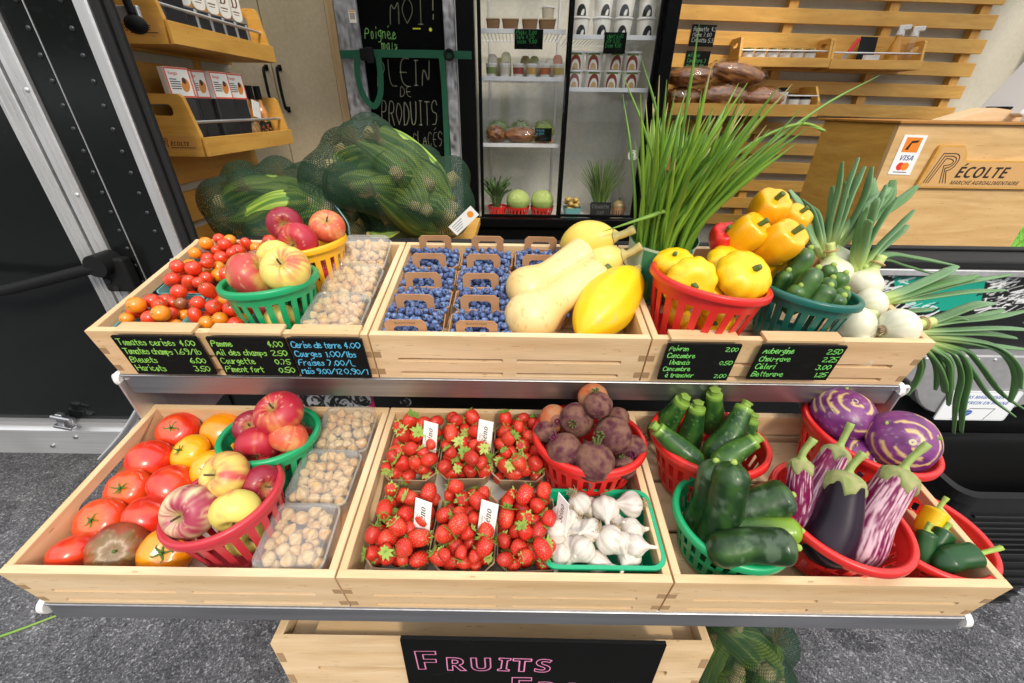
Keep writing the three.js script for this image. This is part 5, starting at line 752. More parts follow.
const apStem = sweep([[0, 0.45, 0], [0.02, 0.7, 0.02], [0.08, 0.98, 0.03]], () => 0.045, { seg: 7, rows: 6 });
function apple(label, group, fr, u, d, h, dia, kind, rot) { const t = thing('apple', label, 'apple', group, fr, u, d, h, rot); const m = mesh('fruit', pick(apG[kind]), M.apple, t); m.scale.setScalar(dia / 2.04); const s = mesh('stem', apStem, M.stemBrown, t); s.scale.setScalar(dia / 2.04); return t; }
{
  const g = 'apples in the lower green basket';
  apple('large red apple on top of the lower green basket', g, 'l', 0.306, 0.228, 0.17, 0.078, 'red', [0.25, 0, 0.1]); apple('red apple with its blossom end showing in the lower green basket', g, 'l', 0.277, 0.19, 0.138, 0.068, 'red', [1.9, 0.2, 0]); apple('small coral apple at the right of the lower green basket', g, 'l', 0.328, 0.198, 0.148, 0.06, 'coral', [2.4, 0, 0.3]); apple('half hidden red apple at the left of the lower green basket', g, 'l', 0.243, 0.232, 0.13, 0.06, 'dark', [0.5, 1, 0.3]);
  apple('red apple deep at the right of the lower green basket', g, 'l', 0.318, 0.228, 0.1, 0.056, 'red', [1, 2, 0.3]); apple('red apple deep at the front of the lower green basket', g, 'l', 0.286, 0.196, 0.085, 0.056, 'red', [1, 0.5, 2]);
  const p = 'apples in the pinkish red basket';
  apple('streaked red apple at the back of the pinkish red basket', p, 'l', 0.27, 0.118, 0.155, 0.071, 'blush', [0.55, 0, 0.35]); apple('purple red and cream apple at the front left of the pinkish red basket', p, 'l', 0.246, 0.066, 0.146, 0.074, 'plumcream', [0.85, 0.2, 0.2]); apple('green yellow apple at the front right of the pinkish red basket', p, 'l', 0.307, 0.07, 0.143, 0.066, 'yellow', [1.7, 0.4, 0.2]); apple('dark red apple at the right of the pinkish red basket', p, 'l', 0.314, 0.12, 0.132, 0.058, 'dark', [1.2, 1, 0]); apple('yellow apple seen through the slots of the pinkish red basket', p, 'l', 0.298, 0.066, 0.08, 0.056, 'yellow', [1, 2, 1]); apple('red apple deep in the pinkish red basket', p, 'l', 0.27, 0.11, 0.092, 0.056, 'dark', [2, 1, 0]);
  const q = 'apples in the upper green basket';
  apple('peach coloured apple lying on its side in the upper green basket', q, 'u', 0.248, 0.09, 0.15, 0.078, 'blush', [0.4, 0.5, -1.0]); apple('yellow apple with red cheek on top of the upper green basket', q, 'u', 0.316, 0.086, 0.166, 0.078, 'blushgold', [0.55, 0, -0.05]); apple('pale yellow apple at the back of the upper green basket', q, 'u', 0.266, 0.152, 0.15, 0.064, 'yellow', [1.6, 0.8, 0.6]); apple('yellow apple seen through the slots of the upper green basket', q, 'u', 0.285, 0.062, 0.077, 0.06, 'yellow', [2, 1, 0]); apple('red apple seen through the slots of the upper green basket', q, 'u', 0.235, 0.1, 0.075, 0.06, 'red', [2, 2, 0]);
  const y = 'apples in the orange yellow basket';
  apple('dark red apple at the back left of the orange yellow basket', y, 'u', 0.256, 0.232, 0.176, 0.064, 'dark', [1.2, 0.4, 0]); apple('red apple with its stem end forward in the orange yellow basket', y, 'u', 0.296, 0.188, 0.163, 0.07, 'red', [1.35, 0, 0.1]); apple('pink and yellow apple at the right of the orange yellow basket', y, 'u', 0.33, 0.244, 0.165, 0.066, 'coral', [0.4, 0, -0.3]); apple('red apple deep in the orange yellow basket', y, 'u', 0.32, 0.205, 0.098, 0.06, 'red', [1, 1, 0]);
}
// ---------------------------------------------------------------- large tomatoes
function tomGeo(col, s, lobes, ribs, flat, green = 0) {
  return blob(56, 36, (n) => { const t = Math.acos(Math.max(-1, Math.min(1, n.y))), a = Math.atan2(n.z, n.x), rb = 1 - ribs * (0.5 - 0.5 * Math.cos(lobes * a + 1.3 * Math.sin(a + s))) ** 3 * sm(1.9, 0.5, t), w = 1 + 0.05 * fbm(n.x * 1.4 + s, n.y * 1.4, n.z * 1.4, 2), R = Math.sin(t) * rb * w, y = Math.cos(t) * flat - 0.15 * Math.exp(-((t / 0.4) ** 2)), nn = Math.hypot(n.x, n.z) || 1; return [n.x / nn * R, y * w, n.z / nn * R]; },
    (n) => { const t = Math.acos(n.y), v = fbm(n.x * 2 + s, n.y * 2, n.z * 2, 3); let c = mix(col[0], col[1], sm(-0.35, 0.4, v)); if (green) { const r = fbm(n.x * 3 + s * 2, n.y * 3, n.z * 3, 4), st = Math.abs(Math.sin(Math.atan2(n.z, n.x) * 5 + r * 8)); c = mix(c, [0.17, 0.12, 0.04], 0.85 * sm(1.3, 0.4, t + r * 0.9)); if (t < 1.05 && t > 0.3 && st < 0.16) c = mix(c, [0.3, 0.2, 0.09], 0.7); } else c = mix(c, col[2], 0.6 * Math.exp(-((t / 0.5) ** 2))); return c; });
}
const TC = { red: [[0.66, 0.022, 0.008], [0.74, 0.06, 0.012], [0.7, 0.14, 0.02]], orange: [[0.72, 0.085, 0.01], [0.76, 0.05, 0.012], [0.72, 0.2, 0.02]], yellow: [[0.86, 0.43, 0.006], [0.88, 0.36, 0.005], [0.84, 0.5, 0.02]], gold: [[0.85, 0.3, 0.004], [0.86, 0.24, 0.004], [0.8, 0.36, 0.01]], brown: [[0.26, 0.035, 0.015], [0.34, 0.07, 0.02], [0.2, 0.14, 0.05]] };
const tmG = { red: [tomGeo(TC.red, 1, 5, 0.04, 0.72), tomGeo(TC.red, 4, 6, 0.02, 0.76)], orange: [tomGeo(TC.orange, 2, 7, 0.06, 0.7)], yellow: [tomGeo(TC.yellow, 3, 5, 0.04, 0.74)], gold: [tomGeo(TC.gold, 6, 6, 0.1, 0.72)], brown: [tomGeo(TC.brown, 5, 8, 0.13, 0.7, 1)] };
function calyxGeo(n, len, curl, s) { const L = []; for (let i = 0; i < n; i++) { const a = i / n * Math.PI * 2 + hsh(i, s, 3) * 0.5, l = len * (0.75 + 0.5 * hsh(i, s, 9)), up = curl * (0.4 + hsh(i, s, 5)); L.push(sweep([[0, 0, 0], [Math.cos(a) * l * 0.4, l * 0.06, Math.sin(a) * l * 0.4], [Math.cos(a) * l * 0.8, l * up * 0.5, Math.sin(a) * l * 0.8], [Math.cos(a + 0.3) * l, l * up, Math.sin(a + 0.3) * l]], (t) => 0.075 * len * 2 * (1 - t * 0.85), { seg: 5, rows: 6, flat: 0.35, up: V(0, 1, 0) })); } L.push(sweep([[0, -0.02, 0], [0.02, len * 0.3, 0.01], [0.07, len * 0.55, 0.02]], (t) => 0.05 + 0.02 * (1 - t), { seg: 7, rows: 6 })); return merge(L); }
const calG = [calyxGeo(5, 0.42, 0.25, 1), calyxGeo(6, 0.36, 0.6, 2), calyxGeo(5, 0.3, 0.1, 3)];
function tomato(label, u, d, h, dia, kind, rot, cal = 0) { const t = thing('tomato', label, 'tomato', 'large tomatoes in the lower left crate', 'l', u, d, h, rot), s = dia / 2.02; const m = mesh('fruit', pick(tmG[kind]), kind === 'brown' ? M.skin : M.tomato, t); m.scale.setScalar(s); if (cal >= 0) { const c = mesh('calyx', calG[cal], M.calyx, t); c.scale.setScalar(s); c.position.y = s * 0.6 * (kind === 'brown' ? 0.85 : 1); } return t; }
tomato('red tomato in the far left corner of the crate', 0.056, 0.274, 0.066, 0.075, 'red', [0.45, 0, -0.1], 0);
tomato('orange yellow tomato beside the lower green basket', 0.138, 0.276, 0.066, 0.072, 'gold', [3.64159, 0, 0.3], -1);
tomato('yellow tomato with a dark calyx turned left, second row', 0.113, 0.222, 0.068, 0.07, 'yellow', [0.4, 0, 0.35], 1);
tomato('plain red tomato by the far end of the handle slot', 0.05, 0.207, 0.068, 0.073, 'red', [3.64159, 0.5, 0.3], -1);
tomato('orange red tomato with calyx over the handle slot', 0.053, 0.148, 0.066, 0.069, 'orange', [0.5, 0.2, -0.05], 1);
tomato('plain red tomato in the middle of the row', 0.12, 0.159, 0.066, 0.071, 'red', [3.64159, 1, 0.3], -1);
tomato('yellow tomato with calyx behind the pinkish red basket', 0.17, 0.19, 0.068, 0.066, 'yellow', [0.6, 0, -0.3], 0);
tomato('orange red tomato with calyx by the near end of the slot', 0.05, 0.093, 0.066, 0.071, 'orange', [0.5, 0.5, 0.1], 2);
tomato('plain red tomato left of the pinkish red basket', 0.12, 0.104, 0.066, 0.071, 'red', [3.74159, 2, 0.25], -1);
tomato('red tomato in the near left corner of the crate', 0.05, 0.045, 0.066, 0.066, 'red', [3.74159, 3, 0.35], -1);
tomato('brown and green cracked heirloom tomato', 0.114, 0.047, 0.07, 0.077, 'brown', [0.75, 0.6, -0.1], 2);
tomato('deep yellow tomato with a split at the crate front', 0.185, 0.046, 0.066, 0.073, 'gold', [0.6, 0.3, -0.2], 0);
tomato('yellow tomato half hidden behind the lower green basket', 0.182, 0.246, 0.064, 0.07, 'yellow', [1.5, 0.3, 0.1], -1);
// ---------------------------------------------------------------- cherry tomatoes in the pints
const chG = { red: blob(24, 16, (n) => [n.x, n.y * 0.97, n.z], (n) => mix([0.66, 0.02, 0.008], [0.72, 0.07, 0.012], 0.5 + 0.6 * fbm(n.x * 2, n.y * 2, n.z * 2, 2))), plum: blob(24, 16, (n) => [n.x * 0.86, n.y * 1.22, n.z * 0.86], (n) => mix([0.62, 0.022, 0.01], [0.7, 0.08, 0.012], 0.5 + 0.6 * fbm(n.x * 2, n.y * 2, n.z * 2, 2))), orange: blob(24, 16, (n) => [n.x, n.y * 1.02, n.z], (n) => mix([0.8, 0.2, 0.006], [0.78, 0.28, 0.01], 0.5 + 0.6 * fbm(n.x * 2, n.y * 2, n.z * 2, 2))), brown: blob(24, 16, (n) => [n.x, n.y * 0.98, n.z], (n) => mix([0.22, 0.04, 0.025], [0.3, 0.1, 0.03], 0.5 + 0.7 * fbm(n.x * 2, n.y * 2, n.z * 2, 3) + 0.4 * n.y)) };
const chN = { red: 'round red cherry tomato', plum: 'plum shaped red cherry tomato', orange: 'orange cherry tomato', brown: 'brownish purple cherry tomato' };
pints.forEach(([t, n], pi) => {
  t.updateMatrixWorld(true); const P = pile(0.051, 0.047, 0.026, 25, 0.0102, 0.0148, false, 0.15, 60);
  P.forEach(([x, y, z, r], i) => { const k = pick(['red', 'red', 'red', 'plum', 'plum', 'orange', 'orange', 'orange', pi > 3 ? 'brown' : 'red', pi > 2 ? 'brown' : 'red', rnd() < 0.4 ? 'brown' : 'plum']); const o = new THREE.Group(); o.name = numbered('cherry_tomato'); tag(o, `${chN[k]}, ${z < -0.012 ? 'far' : z < 0.016 ? 'middle' : 'near'} ${x < -0.016 ? 'left' : x < 0.016 ? 'centre' : 'right'} of the ${n.split(',')[0]} teal pint`, 'cherry tomato', `cherry tomatoes in the ${n.split(',')[0]} pint`); const p = V(x, y + 0.006, z).applyMatrix4(t.matrixWorld); o.position.copy(p); o.rotation.set(rr(-1.3, 1.3), rr(0, 6), rr(-1.3, 1.3)); scene.add(o); const m = mesh('fruit', chG[k], M.tomato, o); m.scale.setScalar(r); if (rnd() < 0.5) { const c = mesh('calyx', calG[1], M.calyx, o); c.scale.setScalar(r); c.position.y = r * (k === 'plum' ? 1.18 : 0.93); } });
});
// ---------------------------------------------------------------- ground cherries
const gcCol = [[0.56, 0.33, 0.11], [0.62, 0.41, 0.17], [0.56, 0.25, 0.04], [0.6, 0.31, 0.07]];
const gcG = gcCol.map((c, s) => blob(20, 14, (n) => { const a = Math.atan2(n.z, n.x), rib = 1 + 0.2 * Math.abs(Math.cos(2.5 * a + s)) - 0.06 * n3(n.x * 3 + s * 9, n.y * 3, n.z * 3), t = Math.acos(n.y), R = Math.sin(t) * rib; const nn = Math.hypot(n.x, n.z) || 1; return [n.x / nn * R, n.y * 0.95 + (t < 0.6 ? 0.6 * (1 - t / 0.6) : 0), n.z / nn * R]; }, (n) => { const a = Math.atan2(n.z, n.x); return mix(c, [0.68, 0.5, 0.26], Math.max(0, Math.min(1, 0.4 + 0.5 * Math.cos(5 * a) + 0.5 * fbm(n.x * 4 + s, n.y * 4, n.z * 4, 2)))); }));
const gcM = vc({ roughness: 0.75 });
clamSpots.forEach(([t, lab], ci) => {
  t.updateMatrixWorld(true); const P = pile(0.0465, 0.0465, 0.022, 50, 0.0066, 0.0092, false, 0.0, 50).filter((p) => p[1] + p[3] < 0.0535);
  P.forEach(([x, y, z, r]) => { const o = mesh('g', gcG[Math.floor(rnd() * 4)], gcM); o.name = numbered('ground_cherry'); tag(o, `husked ground cherry, ${z < -0.012 ? 'far' : z < 0.014 ? 'middle' : 'near'} ${x < -0.014 ? 'left' : x < 0.014 ? 'centre' : 'right'} of the ${lab.split(' ')[0]} ${ci < 3 ? 'lower' : 'upper'} shelf box`, 'ground cherry', `ground cherries in the ${lab.split(' ')[0]} box, ${ci < 3 ? 'lower' : 'upper'} shelf`); o.position.copy(V(x, y, z).applyMatrix4(t.matrixWorld)); o.rotation.set(rr(-2, 2), rr(0, 6), rr(-2, 2)); o.scale.setScalar(r); scene.add(o); });
});
// ---------------------------------------------------------------- blueberries
const blG = [0, 1, 2, 3, 4].map((s) => blob(20, 14, (n) => { const t = Math.acos(n.y), cr = t < 0.55 ? -0.16 * (1 - (t / 0.34) ** 2) * (t < 0.34 ? 1 : 0) + (t >= 0.34 ? 0.07 * (1 - (t - 0.34) / 0.21) : 0) : 0; return [n.x, n.y * 0.86 + cr, n.z]; }, (n) => { const t = Math.acos(n.y), v = fbm(n.x * 2.3 + s * 5, n.y * 2.3, n.z * 2.3, 3); return t < 0.3 ? [0.012, 0.014, 0.03] : mix([0.02, 0.035, 0.11], [[0.17, 0.26, 0.5], [0.1, 0.16, 0.36], [0.22, 0.31, 0.52], [0.06, 0.09, 0.22], [0.14, 0.21, 0.44]][s], Math.max(0, Math.min(1, 0.55 + v * 1.5))); }));
const blM = vc({ roughness: 0.62 }); const under = [];
{
  let total = 0; const o3 = new THREE.Object3D();
  cars.forEach(([t, r, c]) => {
    t.updateMatrixWorld(true); const per = c === 2 ? 20 : 30, P = pile(0.053, 0.036, 0.026, 92, 0.005, 0.0067, false, 0.25, 46); P.sort((a, b) => b[1] - a[1]);
    P.forEach(([x, y, z, rad], i) => { const p = V(x, y + 0.008, z).applyMatrix4(t.matrixWorld); if (i < per && total < 300) { total++; const o = mesh('b', blG[Math.floor(rnd() * 5)], blM); o.name = numbered('blueberry'); tag(o, `blueberry at the ${z < 0 ? 'far' : 'near'} ${x < -0.025 ? 'left' : x < 0 ? 'centre left' : x < 0.025 ? 'centre right' : 'right'} of the ${rowN[r]} row, ${colN[c]} carton`, 'blueberry', `blueberries in the ${rowN[r]} ${colN[c]} carton`); o.position.copy(p); o.rotation.set(rr(-1.4, 1.4), rr(0, 6), rr(-1.4, 1.4)); o.scale.setScalar(rad); scene.add(o); } else under.push([p, rad]); });
  });
  const im = new THREE.InstancedMesh(blG[0].clone(), blM, under.length); under.forEach(([p, r], i) => { o3.position.copy(p); o3.rotation.set(rr(-1.4, 1.4), rr(0, 6), rr(-1.4, 1.4)); o3.scale.setScalar(r); o3.updateMatrix(); im.setMatrixAt(i, o3.matrix); }); im.name = 'blueberry_fill'; tag(im, 'blueberries lower down in the kraft cartons', 'blueberries', null, 'stuff'); scene.add(im);
}
// ---------------------------------------------------------------- strawberries
const sbTex = (() => { const seeds = []; for (let j = 1; j < 11; j++) for (let i = 0; i < 16; i++) seeds.push([((i + (j % 2) * 0.5 + rr(-0.12, 0.12)) / 16) * 256, (j + rr(-0.15, 0.15)) / 11 * 128]); return canvasTex(256, 128, (x) => { x.fillStyle = '#d21f1c'; x.fillRect(0, 0, 256, 128); for (let k = 0; k < 300; k++) { x.fillStyle = `rgba(${pick(['240,70,40', '170,10,16', '225,50,34'])},0.12)`; x.beginPath(); x.arc(rnd() * 256, rnd() * 128, rr(3, 14), 0, 7); x.fill(); } for (const [a, b] of seeds) { x.fillStyle = '#8f1412'; x.beginPath(); x.ellipse(a, b, 4.2, 3.6, 0, 0, 7); x.fill(); x.fillStyle = '#e8b24a'; x.beginPath(); x.ellipse(a, b + 0.3, 2.2, 2.4, 0, 0, 7); x.fill(); } }); })();
const sbTex2 = canvasTex(256, 128, (x) => { x.drawImage(sbTex.image, 0, 0); x.globalCompositeOperation = 'source-over'; for (let k = 0; k < 34; k++) { x.fillStyle = `rgba(${pick(['246,110,60', '250,150,90', '235,80,44'])},0.2)`; x.beginPath(); x.arc(rnd() * 256, 40 + rnd() * 88, rr(8, 26), 0, 7); x.fill(); } });
const sbMs = [[sbTex, 1, 1, 1], [sbTex, 0.8, 0.6, 0.55], [sbTex2, 1, 1, 1], [sbTex2, 1, 0.8, 0.7], [sbTex, 1, 0.7, 0.6]].map(([mp, ...c]) => phy({ map: mp, color: lin(...c), roughness: 0.42, clearcoat: 0.22, clearcoatRoughness: 0.25, bumpMap: sbTex, bumpScale: 0.0012 }));
function sbGeo(s, len, wob) { const g = new THREE.SphereGeometry(1, 24, 18), p = g.attributes.position; for (let i = 0; i < p.count; i++) { const y = p.getY(i), t = Math.acos(Math.max(-1, Math.min(1, y))), a = Math.atan2(p.getZ(i), p.getX(i)), R = Math.sin(t) * (0.98 + 0.2 * Math.cos(t) - 0.1 * Math.sin(t * 2)) * (1 + wob * n3(Math.cos(a) + s, y, Math.sin(a))), nn = Math.hypot(p.getX(i), p.getZ(i)) || 1; p.setXYZ(i, p.getX(i) / nn * R, y * len - (t < 0.4 ? 0.15 * (1 - t / 0.4) : 0), p.getZ(i) / nn * R); } g.computeVertexNormals(); return g; }
const sbG = [sbGeo(1, 1.15, 0.12), sbGeo(2, 1.3, 0.15), sbGeo(3, 1.0, 0.2)];
function leafStar(n, len, s) { const L = []; for (let i = 0; i < n; i++) { const a = i / n * Math.PI * 2 + hsh(i, s, 2) * 0.4, l = len * (0.7 + 0.5 * hsh(i, s, 4)), up = -0.1 + 0.75 * hsh(i, s, 7); L.push(sweep([[0, 0, 0], [Math.cos(a) * l * 0.5, 0.1 + up * 0.12, Math.sin(a) * l * 0.5], [Math.cos(a) * l, 0.05 + up * 0.55, Math.sin(a) * l]], (t) => 0.03 + 0.26 * Math.sin(Math.min(1, t * 1.05) * Math.PI) ** 0.8 * (1 - t * 0.3), { seg: 6, rows: 6, flat: 0.18, up: V(0, 1, 0) })); } L.push(sweep([[0, 0, 0], [0.03, 0.3, 0.02], [0.1, 0.55, 0.05]], () => 0.06, { seg: 6, rows: 4 })); return merge(L); }
const sbLeaf = [leafStar(9, 0.95, 1), leafStar(10, 1.05, 2), leafStar(8, 0.9, 3)], sbLeafM = [std({ color: lin(0.26, 0.37, 0.06), roughness: 0.7 }), std({ color: lin(0.36, 0.44, 0.1), roughness: 0.7 }), std({ color: lin(0.17, 0.29, 0.04), roughness: 0.7 })];
puns.forEach(([t, n]) => {
  t.updateMatrixWorld(true); const P = pile(0.046, 0.062, 0.022, 45, 0.0092, 0.0135, false, 0.1, 60);
  P.forEach(([x, y, z, r]) => { const o = new THREE.Group(); o.name = numbered('strawberry'); const tip = rnd(), up = tip < 0.55; tag(o, `strawberry with its ${up ? 'leaves' : 'red side'} up, ${z < -0.03 ? 'far' : z < 0 ? 'upper' : z < 0.03 ? 'lower' : 'near'} ${x < -0.02 ? 'left' : x < 0.012 ? 'middle' : 'right'} in the ${n} punnet`, 'strawberry', `strawberries in the ${n} punnet`); o.position.copy(V(x, y + 0.004, z).applyMatrix4(t.matrixWorld)); o.rotation.set(up ? rr(0.2, 1.1) : rr(1.3, 2.5), rr(-3, 3), rr(-0.5, 0.5), 'YXZ'); scene.add(o); const m = mesh('fruit', pick(sbG), pick(sbMs), o); m.scale.setScalar(r); const l = mesh('calyx', pick(sbLeaf), pick(sbLeafM), o); l.scale.setScalar(r * rr(0.85, 1.12)); l.position.y = r * 0.98; });
});
// ---------------------------------------------------------------- limbs: long vegetables between two points of a shelf frame
function limb(name, label, cat, group, fr, A, B, rad, opt, mat, kids) {
  const a = toW(fr, A[0], A[1], A[2]), b = toW(fr, B[0], B[1], B[2]).sub(a), t = new THREE.Group(); t.name = numbered(name); tag(t, label, cat, group); t.position.copy(a); scene.add(t);
  const bend = opt.bend || 0, side = V(b.z, 0, -b.x).normalize(), m = b.clone().multiplyScalar(0.5).addScaledVector(side, bend * b.length()).add(V(0, (opt.sag || 0) * b.length(), 0));
  mesh(opt.part || 'body', sweep([V(0, 0, 0), m.clone().multiplyScalar(0.5).addScaledVector(b, 0.0).lerp(b.clone().multiplyScalar(0.25), 0.3), m, m.clone().lerp(b, 0.55), b], rad, { seg: opt.seg || 28, rows: opt.rows || 44, col: opt.col, rib: opt.rib }), mat, t);
  if (kids) kids(t, b, b.clone().normalize()); return t;
}
const round = (r, e0 = 0.08, e1 = 0.08) => (t) => r * Math.sqrt(Math.max(0.0004, t < e0 ? 1 - (1 - t / e0) ** 2 : t > 1 - e1 ? 1 - ((t - 1 + e1) / e1) ** 2 : 1));
function stemAt(t, p, dir, r, len, mat, name = 'stem', flare = 1.4, bendTo = null) { const e = p.clone().addScaledVector(dir, len); if (bendTo) e.add(bendTo); return mesh(name, sweep([p.clone().addScaledVector(dir, -r * 0.5), p.clone().addScaledVector(dir, len * 0.35), e], (q) => r * (q < 0.35 ? lerp(flare, 1, q / 0.35) : 1 + (q > 0.85 ? 0.15 : 0)), { seg: 12, rows: 14, rib: (a) => 1 + 0.14 * Math.cos(5 * a) }), mat, t); }
// squash
{
  const bt = (s) => (t, a, q) => { const v = fbm(q.x * 18 + s, q.y * 18, q.z * 18, 3), l = fbm(Math.cos(a) * 4 + s, Math.sin(a) * 4, t * 1.2, 3); let c = mix([0.8, 0.53, 0.2], [0.82, 0.63, 0.3], Math.max(0, Math.min(1, 0.5 + v + 0.6 * l))); const sp = n3(q.x * 150 + s, q.y * 150, q.z * 150), sc = fbm(q.x * 40 + s * 2, q.y * 40, q.z * 40, 3); if (sp > 0.66) c = mix(c, [0.55, 0.32, 0.1], 0.45); if (sc > 0.42) c = mix(c, [0.6, 0.4, 0.18], 0.4); if (Math.abs(n3(Math.cos(a) * 3 + s, Math.sin(a) * 3, t * 0.4)) < 0.02) c = mix(c, [0.5, 0.45, 0.12], 0.35); return c; };
  const prof = (R, r) => (t) => { const b = t < 0.5 ? lerp(R, r, sm(0.22, 0.5, t)) : r * lerp(1, 1.06, sm(0.6, 0.95, t)); return b * Math.sqrt(Math.max(0.0004, t < 0.2 ? 1 - (1 - t / 0.2) ** 2 : t > 0.9 ? 1 - ((t - 0.9) / 0.1) ** 2 * 0.97 : 1)); };
  const stub = (t, b, d) => stemAt(t, b, d, 0.008, 0.014, M.stem, 'stem', 1.3);
  limb('butternut_squash', 'pale butternut squash in front, nearest the blueberries', 'squash', 'squash in the middle upper crate', 'u', [0.69, 0.038, 0.078], [0.863, 0.168, 0.122], prof(0.047, 0.031), { bend: 0.02, col: bt(1), seg: 80, rows: 110 }, M.skin, stub);
  limb('butternut_squash', 'pale butternut squash lying behind the front one', 'squash', 'squash in the middle upper crate', 'u', [0.69, 0.115, 0.085], [0.838, 0.205, 0.145], prof(0.045, 0.031), { bend: -0.02, col: bt(5), seg: 80, rows: 110 }, M.skin, stub);
  const sp = (c0, c1, s) => (t, a, q) => { let c = mix(c0, c1, Math.max(0, Math.min(1, 0.5 + 1.1 * fbm(q.x * 9 + s, q.y * 9, q.z * 9, 3) + 0.15 * Math.cos(a * 9)))); if (n3(q.x * 130 + s, q.y * 130, q.z * 130) > 0.7) c = mix(c, [0.7, 0.5, 0.16], 0.4); if (fbm(q.x * 34 + s, q.y * 34, q.z * 34, 3) > 0.38) c = mix(c, [0.6, 0.42, 0.14], 0.4); return c; }, ov = (R) => (t) => R * Math.pow(Math.max(0, Math.sin(Math.PI * Math.min(0.985, Math.max(0.01, t)))), 0.66) * (1.05 - 0.2 * t);
  const stm = (len, bend) => (t, b, d) => stemAt(t, b.clone().addScaledVector(d, -0.003), d, 0.0065, len, std({ color: lin(0.5, 0.42, 0.16), roughness: 0.7 }), 'stem', 2, bend);
  limb('spaghetti_squash', 'big bright yellow oval squash at the right of the crate', 'squash', 'squash in the middle upper crate', 'u', [0.805, 0.018, 0.085], [0.932, 0.188, 0.112], ov(0.053), { seg: 72, rows: 90, col: sp([0.9, 0.52, 0.004], [0.88, 0.64, 0.012], 2), rib: (a) => 1 + 0.012 * Math.cos(9 * a) }, M.skin, stm(0.045, V(0.012, 0.01, 0)));
  limb('spaghetti_squash', 'pale yellow oval squash at the back with a long stem', 'squash', 'squash in the middle upper crate', 'u', [0.79, 0.262, 0.125], [0.89, 0.215, 0.17], ov(0.04), { seg: 56, rows: 70, col: sp([0.82, 0.58, 0.09], [0.8, 0.62, 0.15], 4) }, M.skin, stm(0.03, V(0.004, 0.008, 0)));
  limb('spaghetti_squash', 'pale yellow squash between the back one and the big yellow one', 'squash', 'squash in the middle upper crate', 'u', [0.82, 0.215, 0.1], [0.907, 0.198, 0.14], ov(0.037), { seg: 56, rows: 70, col: sp([0.8, 0.6, 0.15], [0.78, 0.6, 0.19], 8) }, M.skin, stm(0.028, V(0.004, 0.01, 0)));
}
